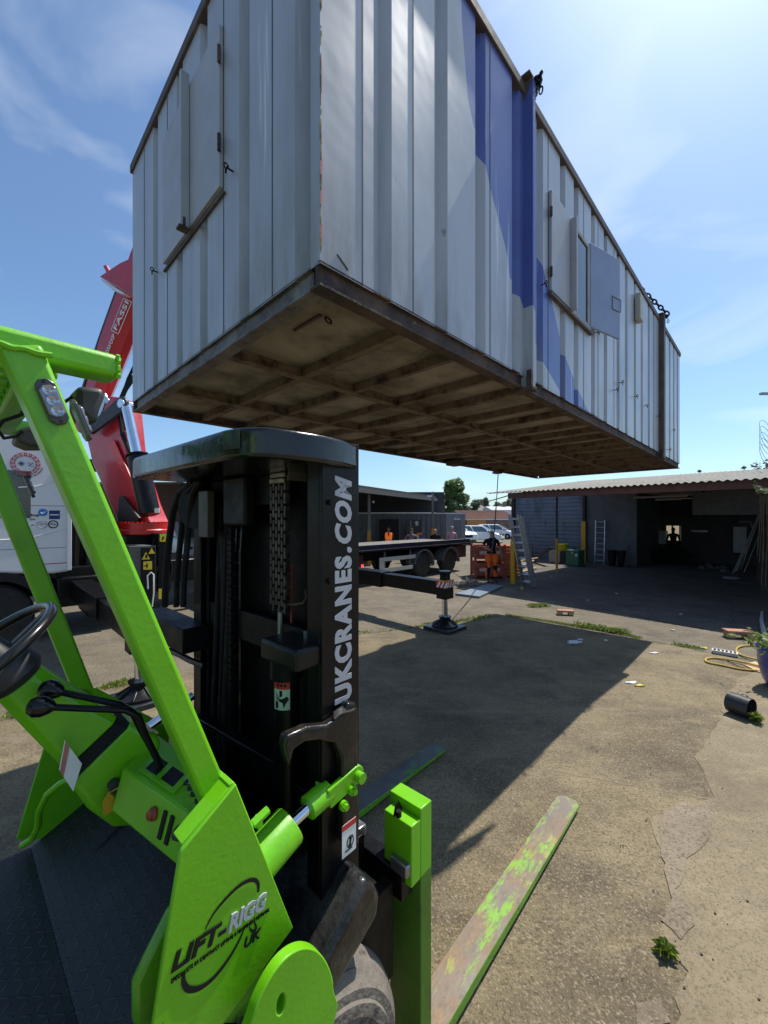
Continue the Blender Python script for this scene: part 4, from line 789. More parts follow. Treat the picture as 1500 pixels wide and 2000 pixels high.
# green cover plate with hole
TG = .815
out = [(470, 2060), (490, 2000), (503, 1960), (530, 1905), (560, 1868), (592, 1850), (620, 1855), (640, 1880), (652, 1915), (651, 1935), (662, 1962), (655, 1990), (640, 2060)]
for _ in range(2): out = [q_ for i in range(len(out)) for q_ in (lerp(out[i], out[(i+1) % len(out)], .25), lerp(out[i], out[(i+1) % len(out)], .75))]
out = [FL.T(*p, TG) for p in out]
hc = Vector(FL.T(549, 1962, TG)); hole = [(hc.x+.0085*math.cos(2*math.pi*i/13+2.6), TG, hc.z+.019*math.sin(2*math.pi*i/13+2.6)) for i in range(13)]
n_ = len(out)
# order hole to match outline winding (start at lower left, going up then right)
hole = [(hc.x+.012*math.cos(a_), TG, hc.z+.024*math.sin(a_)) for a_ in [math.atan2(p[2]-hc.z, p[0]-hc.x) for p in out]]
mb = B_(); dv = Vector((0, .028, 0)); vs = out+hole+[tuple(Vector(p)+dv) for p in out+hole]
fs = []
for i in range(n_):
    j = (i+1) % n_; fs += [(i, j, n_+j, n_+i), (2*n_+i, 3*n_+i, 3*n_+j, 2*n_+j), (i, 2*n_+i, 2*n_+j, j), (n_+i, n_+j, 3*n_+j, 3*n_+i)]
mb.add(vs, fs); mb.build('axle_cover', GREEN, fk, bev=.003)
# --- front wheels
def fwheel(tc0, sg):
    c_ = Vector((.655, tc0, .41)); A = Vector((0, sg, 0)); Rr = .42; w = .22
    mb = B_(); mb.lathe(c_, A, [(0, .20), (0, .27), (.004, .275), (.004, .30), (-.003, .305), (.0, .335), (.008, .34), (.010, .365), (.030, .385), (.040, .398), (.046, .396), (.06, .410), (.09, Rr), (.13, Rr), (.16, .413), (.19, .395), (.21, .36), (.22, .30), (.22, .2)], 64); wt = mb.build('wheel', TYRE, fk)
    mb = B_(); mb.lathe(c_+A*.02, A, [(0, .02), (0, .10), (.03, .12), (.03, .19), (0, .205), (.02, .21)], 40); mb.build('rim', GREEN_WORN, wt)
    for k in range(8): a = k*math.pi/4; q = c_+Vector((math.cos(a)*.15, sg*.03, math.sin(a)*.15)); mb = B_(); mb.cyl(q, q-A*.02, .012, n=6); mb.build('wheel_nut', STEEL, wt)
fwheel(.86, 1); fwheel(2.06, -1)
for tt, sg in ((.98, 1), (1.94, -1)):
    mb = B_(); c_ = Vector((-1.9, tt, .33)); mb.lathe(c_, (0, sg, 0), [(0, .14), (0, .28), (.03, .32), (.13, .32), (.16, .28), (.16, .14)], 40); mb.build('wheel', TYRE_D, fk)
# --- carriage and forks
FT = .90
sh0 = FL.T(822, 1800, FT)[0]; sh1 = FL.T(843, 1800, FT)[0]; zsh = FL.T(843, 1562, FT)[2]
mb = B_()
for z0, z1 in ((.50, .62), (.74, .84)): mb.box((sh0-.075, FT+(.03 if z0 > .7 else .16), z0), (sh0-.012, 2.12, z1))
for y in (1.12, 1.78): mb.box((sh0-.14, y, .25), (sh0-.076, y+.04, .9))
mb.build('fork_carriage', BLACK, fk, bev=.004)
ca = [FL.T(*p, FT+.045) for p in ((700, 1648), (745, 1640), (835, 1680), (828, 1705), (700, 1708))]
mb = B_(); mb.box((m1_-.0, FT+.07, .45), (sh0-.076, FT+.115, .80)); mb.build('carriage_arm', BLACK_G, fk, bev=.003)
for i, (s_, y_, z_) in enumerate(((sh0-.045, FT+.045, .842), (sh0-.045, FT+.30, .842), (sh0-.045, FT+.42, .842))):
    mb = B_(); mb.box((s_-.035, y_-.04, z_), (s_+.02, y_+.04, z_+.045)); mb.build('carriage_stop', STEEL, fk, bev=.006)
GREEN_SH = M('shaded_green_paint', (.075, .21, .008), .5, var=.35, vs=4, dirt=(.035, .06, .012), ds=4, dt=(.45, .65), damt=.7, bump=.1)  # shank green darkened to carry the carriage's shade, plus dirt
FORKM = M('worn_fork_steel', (.17, .145, .115), .55, metal=.15, var=.2, vs=3, bump=.2, bs=30, dirt=(.22, .115, .045), ds=2.6, dt=(.50, .64), damt=.8,
          layers=[((.12, .10, .085), 5, .55, .7, .6, (.3, 1, 1)), ((.24, .13, .045), 3, .50, .62, .6, (.4, 1, 1)), ((.30, .36, .05), 7, .56, .62, .6, (.4, 1, 1)), ((.17, .38, .02), 9, .525, .585, .85, (.30, 1, 1)), ((.13, .11, .085), 38, .54, .60, .75, (.5, 1, 1)), ((.40, .38, .36), 30, .68, .73, .5, (.1, 1, 1))])
FORKD = M('dark_worn_fork_steel', (.085, .080, .070), .5, metal=.3, var=.2, vs=3, bump=.2, bs=30, layers=[((.04, .035, .03), 5, .5, .65, .7, (.3, 1, 1)), ((.05, .22, .02), 9, .55, .6, .8, (.45, 1, 1))])
for t0, se_, mt in ((FT, 3.17, FORKM), (FT+1.12, 3.12, FORKD)):
    L_ = se_-sh1
    w = .155; se = sh1+L_
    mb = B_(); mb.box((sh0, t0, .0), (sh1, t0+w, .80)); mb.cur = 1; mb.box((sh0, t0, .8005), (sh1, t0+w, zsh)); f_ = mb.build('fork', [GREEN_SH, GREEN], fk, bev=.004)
    zb4 = .028; h4 = .052
    base = [(sh1+.001, t0), (se-.05, t0), (se, t0+.035), (se-.005, t0+w-.03), (se-.055, t0+w), (sh1+.001, t0+w)]
    lo = [(a_, b_, zb4) for a_, b_ in base]; hi = [(a_, b_, zb4+(h4 if a_ < sh1+.5 else h4*(1-.72*(a_-sh1-.5)/(L_-.5)))) for a_, b_ in base]
    # split so that the taper starts part-way
    mid = sh1+.5
    lo = [(sh1+.001, t0, zb4), (mid, t0, zb4), (se-.05, t0, zb4), (se, t0+.035, zb4), (se, t0+w-.035, zb4), (se-.05, t0+w, zb4), (mid, t0+w, zb4), (sh1+.001, t0+w, zb4)]
    th = [h4, h4, .020, .016, .016, .020, h4, h4]; n4 = 8
    hi = [(p[0], p[1], p[2]+q_) for p, q_ in zip(lo, th)]
    mb = B_(); mb.cur = 1; mb.add(lo+hi, [(0, 7, 6, 1), (1, 6, 5, 2), (2, 5, 4, 3)]+[(i, (i+1) % n4, n4+(i+1) % n4, n4+i) for i in range(n4)]); 
    mb.cur = 0; mb.f += [[8, 9, 14, 15], [9, 10, 13, 14], [10, 11, 12, 13]]; mb.mi += [0, 0, 0]
    mb.build('blade', [mt, GREEN_WORN], f_, bev=.003)
    mb = B_(); mb.box((sh0-.056, t0+.0, .80), (sh0-.001, t0+w-.02, zsh-.035)); mb.build('fork_hook', GREEN, f_, bev=.004)
    mb = B_(); mb.cyl((sh0-.045, t0+.07, zsh-.036), (sh0-.045, t0+.07, zsh-.015), .011, n=10); mb.prism([(sh0-.06, t0+.085, zsh-.035), (sh0-.01, t0+.085, zsh-.035), (sh0-.03, t0+.085, zsh+.01), (sh0-.05, t0+.085, zsh)], (0, -.005, 0)); mb.build('locking_pin', BLACK_G, f_)
# ================================================================== CRANE LORRY
TS = 9.1; LO = CF.w((3.0, 10.4, 0))
lorry = thing('crane_lorry', 'white cabbed recovery lorry with red knuckle crane and long flat bed', 'lorry', tuple(LO), HEAD)
def C_(): return MB(CF)
def t2d(s, off=.01, shear=0.):
    cu = bpy.data.curves.new('glyph', 'FONT'); cu.body = s; cu.size = 1; cu.offset = off; cu.shear = shear; cu.resolution_u = 2; cu.fill_mode = 'FRONT'
    to = bpy.data.objects.new('glyph', cu); COL.objects.link(to); dg = bpy.context.evaluated_depsgraph_get(); dg.update()
    me = bpy.data.meshes.new_from_object(to.evaluated_get(dg)); bpy.data.objects.remove(to); bpy.data.curves.remove(cu)
    v = [(a.co.x, a.co.y) for a in me.vertices]; f = [tuple(p.vertices) for p in me.polygons]; bpy.data.meshes.remove(me); return v, f
sR = CF.T(137, 1000, TS)[0]; zbot = CF.T(134, 1116, TS)[2]; WID = 2.5
wS = CF.T(-12, 1180, TS)[0]
# cab body with arch
arc = [(wS+.72*math.cos(a), .52+.72*math.sin(a)) for a in [math.pi*i/14 for i in range(15)]]
arc = [(x, max(z, .62)) for x, z in arc]
out = [(sR, zbot), (wS+.74, zbot-.02)]+[p for p in arc if p[1] > zbot-.02]+[(wS-.80, zbot-.25), (wS-1.35, .55), (wS-1.42, 1.2), (wS-1.40, 1.9), (wS-1.15, 3.1), (wS-.95, 3.55), (sR-.12, 3.62), (sR, 3.5)]
mb = C_(); mb.prism([(a, TS, z) for a, z in out], (0, WID, 0)); cab = mb.build('cab', WHITE, lorry, bev=.05, seg=3)
def lab(name, pxs, mat, par, tt=TS-.004, th=.003):
    mb = C_(); mb.prism([CF.T(x, y, tt) for x, y in pxs], (0, th, 0)); return mb.build(name, mat, par, smooth=0)
sd0 = CF.T(-60, 1000, TS)[0]
mb = C_()
for y0 in (988, 1070):
    z = CF.T(100, y0, TS)[2]; mb.box((wS-1.2, TS-.0025, z-.004), (sR-.06, TS+.004, z+.004))
mb.build('panel_gap', SEAM, cab, smooth=0)
z = CF.T(100, 1101, TS)[2]; mb = C_(); mb.box((wS+.5, TS-.003, z-.008), (sR-.04, TS+.004, z+.008)); mb.build('red_stripe', RLABEL, cab, smooth=0)
mb = C_(); mb.box((sR-.05, TS-.03, zbot+.02), (sR+.02, TS-.001, 3.3)); mb.build('cab_edge_trim', WHITE, cab, bev=.01)
mb = C_(); mb.box((wS-.9, TS-.006, 2.15), (wS+.45, TS+.004, 2.95)); mb.build('side_window', GLASS, cab, bev=.002)
mb = C_(); mb.hexa([(wS-1.43, TS+.2, 2.0), (wS-1.22, TS+.2, 3.0), (wS-1.22, TS+2.3, 3.0), (wS-1.43, TS+2.3, 2.0)], [(wS-1.46, TS+.2, 2.0), (wS-1.25, TS+.2, 3.0), (wS-1.25, TS+2.3, 3.0), (wS-1.46, TS+2.3, 2.0)]); mb.build('windscreen', GLASS, cab)
# swage lines
mb = C_(); mb.tube([CF.T(x, y, TS-.002) for x, y in ((36, 952), (70, 950), (100, 942), (116, 930))], .008, 6); mb.tube([CF.T(x, y, TS-.002) for x, y in ((0, 1055), (50, 1052), (100, 1040), (134, 1032))], .010, 6); mb.build('swage_line', WHITE, cab)
# logo : ring of chain links + lettering on an arc
lc_ = Vector(CF.T(50, 906, TS-.004)); rr_ = (Vector(CF.T(79, 906, TS-.004))-lc_).length
mb = C_()
for i in range(16):
    a = 2*math.pi*i/16; c_ = lc_+Vector((math.cos(a)*rr_*.84, 0, math.sin(a)*rr_*.84)); rad = Vector((math.cos(a), 0, math.sin(a))); tg = Vector((-math.sin(a), 0, math.cos(a)))
    mb.torus(c_, rad, tg, rr_*.13, rr_*.085, rr_*.03, 12, 4)
for q in (.98, .70): mb.torus(lc_, (1, 0, 0), (0, 0, 1), rr_*q, rr_*q, rr_*.018, 40, 4)
mb.build('emblem_ring', flat('emblem_red', (.45, .015, .05), .5), cab)
mb = C_()
def place(mb, s, fn, off=.01):
    v, f = t2d(s, off); mb.add([fn(x, y) for x, y in v], f)
word = '& EUROPEAN RECOVERY'; a0 = R(-128); da = R(6.3); hh = rr_*.16
for i, ch in enumerate(word):
    if ch == ' ': continue
    a = a0+i*da; base = rr_*1.22
    rad = Vector((math.cos(a), 0, math.sin(a))); tg = Vector((-math.sin(a), 0, math.cos(a)))
    place(mb, ch, lambda x, y: tuple(lc_+Vector((0, -.003, 0))+rad*(base-y*hh*1.2)+tg*((x-.3)*hh*1.1)), .03)
mb.build('emblem_lettering', KLABEL, cab, smooth=0, recalc=False)
mb = C_()
for cx_ in (-.28,):
    for k in range(4): a = k*math.pi/4+.1; d = Vector((math.cos(a), 0, math.sin(a)))*rr_*.22; c_ = lc_+Vector((cx_*rr_, -.002, 0)); mb.bar(tuple(c_-d), tuple(c_+d), rr_*.05, .003, up=(0, 1, 0))
c_ = lc_+Vector((.3*rr_, -.002, 0)); mb.tube([tuple(c_+Vector((x*rr_, 0, z*rr_))) for x, z in ((-.2, .12), (-.05, .1), (.02, 0), (.0, -.12), (.12, -.2), (.24, -.16))], rr_*.025, 5); mb.bar(tuple(c_+Vector((-.1*rr_, 0, -.16*rr_))), tuple(c_+Vector((.2*rr_, 0, .14*rr_))), rr_*.05, .003, up=(0, 1, 0))
mb.build('emblem_mark', flat('emblem_blue', (.05, .04, .15), .5), cab)
def side_text(s, p0, p1, hpx, mat, par, name='lettering', off=.02, shear=0.):
    o = Vector(CF.T(*p0, TS-.004)); e = Vector(CF.T(*p1, TS-.004))-o; hgt_ = CF.T(p0[0], p0[1]-hpx, TS)[2]-o.z
    return text(s, tuple(o), e, (0, 0, 1), e.length, hgt_, mat, name, par, CF, depth=.002, off=off, shear=shear)
side_text('shop', (56, 1010), (77, 1010), 7, KLABEL, cab); side_text('ted', (58, 1016), (68, 1016), 4, KLABEL, cab, off=.0)
q = CF.T(84, 1001, TS-.004); mb = C_(); mb.cyl((q[0], q[1]-.002, q[2]), (q[0], q[1]+.002, q[2]), .065, n=24); bd = mb.build('badge', flat('badge_blue', (.03, .22, .6), .5), cab)
mb = C_(); mb.tube([(q[0]-.03, q[1]-.004, q[2]+.0), (q[0]-.005, q[1]-.004, q[2]-.022), (q[0]+.035, q[1]-.004, q[2]+.02)], .007, 5); mb.build('tick_mark', WLABEL, bd)
bd = lab('badge', ((96, 1014), (117, 1014), (117, 997), (96, 997)), BLABEL, cab); lab('badge_stripe', ((98, 1006.5), (115, 1006.5), (115, 1004.5), (98, 1004.5)), WLABEL, bd, TS-.008)
for px0, py0, mt in ((104, 1024, KLABEL), (82.5, 1024, flat('badge_grey', (.35, .36, .4), .5))):
    q = CF.T(px0, py0, TS-.004); mb = C_(); mb.torus(q, (1, 0, 0), (0, 0, 1), .062, .062, .009, 28, 5); mb.build('badge', mt, cab)
    side_text('PTA' if px0 > 100 else 'aps', (px0-5, py0+2), (px0+5, py0+2), 4, mt, cab, off=.01)
lab('badge', ((56, 1031), (68, 1031), (68, 1018), (56, 1018)), flat('badge_pale', (.8, .8, .82), .5), cab); side_text('uk', (60, 1027), (67, 1027), 3, BLABEL, cab)
# wheels
def lwheel(s_, t_, r, w=.3, sg=1, par=lorry):
    c_ = Vector((s_, t_, r)); A = Vector((0, sg, 0)); mb = C_(); mb.lathe(c_, A, [(0, r*.56), (0, r*.7), (.02, r*.93), (.06, r), (w-.06, r), (w-.02, r*.93), (w, r*.6)], 40); wh = mb.build('wheel', TYRE_D, par)
    mb = C_(); mb.lathe(c_+A*.01, A, [(.10, 0), (.10, r*.18), (.02, r*.22), (.02, r*.3), (.12, r*.36), (.12, r*.5), (0, r*.54), (0, r*.57), (.1, r*.57)], 32); rm = mb.build('rim', M('wheel_rim_grey', (.30, .25, .23), .5, metal=.3, dirt=(.07, .05, .04)), wh)
    for k in range(10): a = k*math.pi/5; q = c_+Vector((math.cos(a)*r*.42, .12*sg, math.sin(a)*r*.42)); mb = C_(); mb.cyl(q, q-A*.03, .018, n=6); mb.build('wheel_nut', STEEL, rm)
lwheel(wS, TS+.05, .52); lwheel(wS, TS+WID-.05, .52, sg=-1)
mb = C_(); mb.rings([[(wS+ra*math.cos(a), TS+y, .52+ra*math.sin(a)) for ra, y in ((.60, -.02), (.74, -.02), (.74, .5), (.60, .5))] for a in [math.pi*i/16 for i in range(17)]]); mb.build('wheel_arch', RUBBER, lorry)
# chassis
mb = C_(); mb.box((wS-1.2, TS+.75, .70), (13.2, TS+.95, 1.02)); mb.box((wS-1.2, TS+1.55, .70), (13.2, TS+1.75, 1.02)); mb.build('chassis_rail', BLACK, lorry)
x0 = CF.T(140, 1150, TS)[0]; x1 = CF.T(222, 1150, TS)[0]
mb = C_(); mb.box((wS+.8, TS+.02, .55), (x1, TS+.70, 1.08)); mb.build('battery_box', BLACK, lorry, bev=.03)
mb = C_(); mb.box((wS+.8, TS+.15, .80), (3.6, TS+2.35, 1.25)); mb.build('sub_frame', BLACK, lorry, bev=.02)
q = CF.T(187, 1185, TS+.25); mb = C_(); mb.cyl((q[0], TS+.05, q[2]), (q[0], TS+.85, q[2]), .20, n=24); mb.build('air_tank', BLACK, lorry, bev=.02)
lab('side_marker', ((148, 1170), (165, 1169), (165, 1161), (148, 1162)), flat('amber_lens', (.85, .25, .02), .2), lorry, TS+.012, .01)
mb = C_(); a = CF.T(219, 1180, TS)[0]; mb.box((a, TS+.01, .35), (a+.05, TS+.6, 1.0)); mb.build('mudflap', M('mudflap_grey', (.35, .35, .36), .6), lorry)
mb = C_(); a = CF.T(142, 1000, TS)[0]
for i in range(5): mb.cyl((a+.1+.09*i, TS+.35+.1*(i % 2), 1.2), (a+.15+.08*i, TS+.4, 2.6-.25*i), .04, n=10)
mb.box((a+.05, TS+.5, 1.1), (a+.6, TS+2.1, 2.3)); mb.build('air_intake_stack', BLACK_G, lorry)
# crane column, slew ring, booms
base = Vector(CF.w(CF.T(281, 1035, 10.3))); base.z = 0; zr = CF.T(281, 1032, 10.3)[2]
apw = CF.w(AP); kd = Vector((apw.x-base.x, apw.y-base.y)); KR = Frame((base.x, base.y), math.atan2(kd.y, kd.x)); LOAD = kd.length
def K_(): return MB(KR)
mb = K_(); mb.lathe((0, 0, zr-.13), (0, 0, 1), [(0, .35), (0, .60), (.02, .62), (.10, .62), (.12, .60), (.26, .60), (.26, .3)], 48)
for i in range(44): a = 2*math.pi*i/44; mb.box((.585*math.cos(a)-.02, .585*math.sin(a)-.02, zr+.13), (.585*math.cos(a)+.02, .585*math.sin(a)+.02, zr+.155))
ring = mb.build('slew_ring', REDL, lorry)
def kp(pxs, tt, th, name, mat, par=lorry, bev=.01, seg=2):
    mb = K_(); mb.prism([KR.T(x, y, tt) for x, y in pxs], (0, th, 0)); return mb.build(name, mat, par, bev=bev, seg=seg)
kp(((232, 1022), (292, 1022), (276, 985), (262, 940), (246, 880), (238, 800), (228, 775), (196, 772), (176, 800), (170, 862), (180, 905), (200, 950), (215, 985)), -.30, .5, 'crane_column', RED, bev=.03)
kp(((212, 868), (222, 858), (246, 912), (268, 962), (262, 972), (250, 940), (232, 912)), -.36, .035, 'column_rib', REDL, bev=.004)
kp(((228, 1008), (231, 970), (238, 968), (250, 985), (271, 1012), (262, 1022), (230, 1020)), -.42, .08, 'column_cover', DGREY, bev=.02)
mb = K_(); cyb = Vector(KR.T(293, 1005, -.42)); cyt = Vector(KR.T(268, 892, -.42)); mb.cyl(cyb, cyt, .20, n=28); mb.cyl(cyt, cyt+(cyt-cyb).normalized()*.04, .23, n=28); lcb = mb.build('lift_ram', BLACK, lorry, bev=.01)
mb = K_(); crt = Vector(KR.T(246, 790, -.42)); mb.cyl(cyt, crt, .10, n=24); mb.cyl((crt.x, crt.y-.12, crt.z), (crt.x, crt.y+.5, crt.z), .09, n=20); mb.build('ram_rod', CHROME, lcb)
q = KR.T(306, 997, -.63); mb = K_(); mb.box((q[0]-.06, q[1], q[2]-.05), (q[0]+.06, q[1]+.02, q[2]+.05)); mb.build('ram_label', WLABEL, lcb, smooth=0)
def kbar(a, b, tt, w, h, name, mat, par=lorry, bev=.02):
    mb = K_(); mb.bar(a, b, w, h, up=(0, 1, 0)); return mb.build(name, mat, par, bev=bev)
b0_ = Vector(KR.T(217, 822, 0)); b1_ = Vector(KR.T(232, 675, 0)); b2_ = Vector(KR.T(404, 212, 0))
bd_ = (b2_-b1_).normalized(); bn_ = bd_.cross(Vector((0, 1, 0))).normalized()
if bn_.x < 0: bn_ = -bn_
b0_ = b1_-bd_*2.3
def bsec(c, w, h, ch=.28): 
    return [tuple(c+bn_*(x*h)+Vector((0, y*w, 0))) for x, y in ((-1, -1), (-1, 1), (.35, 1), (1, ch), (1, -ch), (.35, -1))]
mb = K_(); mb.rings([bsec(b0_, .20, .22), bsec(b1_, .26, .31), bsec(b1_+bd_*2, .26, .31), bsec(b2_, .22, .26)]); boom = mb.build('main_boom', RED, lorry, bev=.02)
mb = K_(); a = b0_-bn_*.33; mb.bar(tuple(b0_-bn_*.27), tuple(b1_-bn_*.345), .50, .07, up=tuple(bn_)); mb.bar(tuple(b1_-bn_*.345), tuple(b1_+bd_*1.35-bn_*.345), .50, .07, up=tuple(bn_)); mb.build('boom_cover', DGREY, boom, bev=.01)
tip = Vector((LOAD, 0, 8.55))
mb = K_(); d5 = (tip-b2_).normalized(); n5 = d5.cross(Vector((0, 1, 0))).normalized()
mb.rings([[tuple(c+n5*(x*h)+Vector((0, y*w, 0))) for x, y in ((-1, -1), (-1, 1), (1, 1), (1, -1))] for c, w, h in ((b2_-d5*.3, .2, .25), (b2_+d5*3, .17, .2), (tip, .11, .13))]); mb.build('jib', RED, lorry, bev=.015)
mb = K_(); mb.cyl((LOAD, 0, 8.45), (LOAD, 0, 7.9), .03, n=10); mb.sph((LOAD, 0, 7.85), .11, 10); mb.cyl((LOAD, 0, 7.85), (LOAD, 0, 7.68), .03, n=8); mb.build('hook_block', YELLOW, lorry)
kp(((193.5, 540), (234, 513), (290, 488), (300, 560), (258, 580), (243, 570)), -.40, .8, 'boom_head', RED, boom, bev=.02)
kp(((196, 543), (243, 572), (240, 575), (222, 568), (200, 550)), -.38, .76, 'head_guard', WHITE, boom, bev=.005)
kp(((208, 533), (214, 530), (207, 517), (201, 519)), -.1, .06, 'lug', RED, boom, bev=.004)
# boom lettering
TB = -.262
o = Vector(KR.T(228, 646, TB)); e = Vector(KR.T(252, 592, TB))-o
sidew = Vector(KR.T(221, 640, TB))-o
text('FASSI', tuple(o), e, sidew, e.length, abs(sidew.length)*.95, WLABEL, 'lettering', boom, KR, depth=.004, off=.02, sc=1.1)
pb_ = [KR.T(*p, TB-.002) for p in ((231, 652), (217, 645), (241, 583), (257, 590))]
mb = K_()
for i in range(4): mb.bar(pb_[i], pb_[(i+1) % 4], .014, .006, up=(0, 1, 0))
mb.build('lettering_border', WLABEL, boom)
o = Vector(KR.T(209, 697, TB)); e = Vector(KR.T(226, 655, TB))-o; sidew = Vector(KR.T(203, 694, TB))-o
text('905HXP', tuple(o), e, sidew, e.length, sidew.length, WLABEL, 'lettering', boom, KR, depth=.004, off=.01)
# link arm
for (pa, pbb, r0, r1) in (((236, 788), (176, 838), .16, .11),):
    A = Vector(KR.T(*pa, -.50)); B2 = Vector(KR.T(*pbb, -.50)); d = (B2-A).normalized(); n = d.cross(Vector((0, 1, 0))); mb = K_()
    pts = [A+(n*math.cos(math.pi*i/8)-d*math.sin(math.pi*i/8))*r0 for i in range(9)]+[B2+(-n*math.cos(math.pi*i/8)+d*math.sin(math.pi*i/8))*r1 for i in range(9)]
    mb.prism([tuple(p) for p in pts], (0, .08, 0)); lk = mb.build('link_arm', DGREY, lorry, bev=.01)
    for c_, r_ in ((A, .10), (B2, .07), (Vector(KR.T(210, 783, -.5)), .06)): mb = K_(); mb.cyl((c_.x, c_.y-.02, c_.z), (c_.x, c_.y, c_.z), r_, n=20); mb.build('pivot_cap', ALU, lk)
kp(((183, 822), (186, 795), (205, 768), (208, 775), (200, 800), (188, 825)), -.46, .03, 'shiny_guard', ALU, lorry, bev=.003)
mb = K_(); mb.tube([KR.T(*p, -.3) for p in ((262, 735), (245, 760), (232, 790), (240, 850), (262, 900))], .05, 8); mb.tube([KR.T(*p, -.33) for p in ((262, 715), (250, 740), (238, 775), (246, 840))], .03, 8); mb.build('crane_hose', RUBBER, lorry)
# crane base clutter
bx0 = CF.T(252, 1150, TS+.1); bx1 = CF.T(305, 1150, TS+.1)
mb = C_(); ztb = CF.T(280, 1066, TS+.1)[2]; mb.box((bx0[0], TS+.1, .62), (bx1[0], TS+1.0, ztb)); cbx = mb.build('control_box', M('control_box_grey', (.09, .09, .09), .5), lorry, bev=.01)
lab('control_panel', ((275, 1240), (303, 1238), (303, 1070), (275, 1070)), KLABEL, cbx, TS+.09, .008)
for pp in (((280, 1113), (297, 1112), (297, 1096), (280, 1097)), ((277, 1093), (293, 1092), (285, 1078)), ((290, 1082), (303, 1081), (296, 1070)), ((312, 1058), (326, 1058), (326, 1043), (312, 1043)), ((310, 1170), (318, 1170), (318, 1150), (310, 1150))):
    lab('warning_label', pp, YLABEL, cbx, TS+.075, .004)
for pp in (((284, 1090), (288, 1090), (288, 1083), (284, 1083)), ((286, 1110), (288, 1110), (288, 1099), (286, 1099)), ((281, 1106), (290, 1106), (290, 1104), (281, 1104)), ((317, 1055), (319, 1055), (321, 1047), (316, 1050))):
    lab('pictogram', pp, KLABEL, cbx, TS+.070, .003)
mb = C_(); bx2 = CF.T(330, 1150, TS+.2); mb.box((bx1[0]+.03, TS+.09, CF.T(318, 1100, TS+.1)[2]-.6), (bx2[0], TS+.9, CF.T(318, 1042, TS+.1)[2])); mb.build('valve_block', BLACK_G, lorry, bev=.02)
mb = C_(); mb.box((bx0[0]-.2, TS+.4, .6), (bx2[0]+.1, TS+2.2, 1.2)); mb.box((bx0[0]+.1, TS+.7, 1.2), (bx1[0]+.1, TS+1.9, zr-.12)); mb.build('crane_pedestal', BLACK_G, lorry, bev=.02)
mb = C_()
for i in range(6): q = CF.T(300+6*i, 1130, TS+.15); mb.tube([(q[0], q[1], .7), (q[0]+.05, q[1]-.05, 1.1), (q[0]-.03, q[1], 1.5), (q[0]+.1, q[1]+.3, 1.75)], .018, 6)
mb.build('valve_hoses', RUBBER, lorry)
mb = C_(); mb.tube([CF.T(*p, TS) for p in ((289, 1150), (288, 1125), (295, 1118), (300, 1122), (300, 1160), (297, 1185))], .014, 6); mb.build('grab_rail', WLABEL, lorry)
# outriggers
fo = Vector(CF.Z(273, 1370, 0)); rq = Vector(CF.Z(869, 1229, 0))
def outrigger(p, ztube, zbeam, hb, padw, leg_r, top_z):
    x, y = p.x, p.y
    mb = C_(); mb.box((x-.12, y+.10, zbeam-hb/2), (x+.12, y+1.9, zbeam+hb/2)); mb.box((x-.155, y+1.6, zbeam-hb/2-.03), (x+.155, TS+1.0, zbeam+hb/2+.03)); orr = mb.build('outrigger_beam', BLACK, lorry, bev=.008)
    mb = C_(); mb.box((x-.13, y-.11, ztube), (x+.13, y+.11, zbeam+hb/2+.02)); mb.lathe((x, y, zbeam), (0, 0, 1), [(0, .10), (top_z-zbeam-.06, .10), (top_z-zbeam-.05, .12), (top_z-zbeam, .12), (top_z-zbeam+.01, .0)], 24); mb.build('outrigger_leg', BLACK, orr, bev=.006)
    mb = C_(); mb.cyl((x, y, .20), (x, y, ztube+.02), leg_r, n=24); mb.build('piston_rod', CHROME, orr)
    mb = C_(); mb.lathe((x, y, .07), (0, 0, 1), [(0, .25), (.03, .25), (.05, .2), (.11, .10), (.14, .10), (.17, .12), (.19, .12), (.19, .05)], 28)
    for k in range(8): a = k*math.pi/4+.2; mb.prism([(x+.08*math.cos(a), y+.08*math.sin(a), .09), (x+.245*math.cos(a), y+.245*math.sin(a), .09), (x+.245*math.cos(a), y+.245*math.sin(a), .115), (x+.08*math.cos(a), y+.08*math.sin(a), .21)], (-.02*math.sin(a), .02*math.cos(a), 0))
    mb.build('outrigger_foot', M('foot_black', (.012, .012, .014), .35, coat=.2), orr)
    mb = C_(); mb.box((x-padw, y-padw, .006), (x+padw, y+padw, .068)); mb.build('outrigger_pad', M('pad_plastic', (.02, .024, .032), .4), orr, bev=.01); return orr
orr = outrigger(rq, .60, .80, .27, .30, .055, 1.13)
x, y = rq.x, rq.y
for (z0, z1, mt) in ((.94, .965, flat('amber_band', (.8, .35, .04), .4)), (.82, .935, RLABEL)):
    mb = C_(); mb.box((x-.133, y-.115, z0), (x-.131, y+.115, z1)); mb.box((x-.133, y-.113, z0), (x+.133, y-.111, z1)); mb.build('hazard_panel', mt, orr, smooth=0)
mb = C_()
for k in range(3): a = -.10+k*.085; mb.prism([(x-.134, y+.10-k*.085, .82), (x-.134, y+.06-k*.085, .82), (x-.134, y+.00-k*.085, .935), (x-.134, y+.04-k*.085, .935)], (-.002, 0, 0)); mb.prism([(x+a, y-.114, .82), (x+a+.04, y-.114, .82), (x+a+.09, y-.114, .935), (x+a+.05, y-.114, .935)], (0, -.002, 0))
mb.build('hazard_stripe', WLABEL, orr, smooth=0)
outrigger(fo, .60, .85, .27, .30, .055, 1.05)
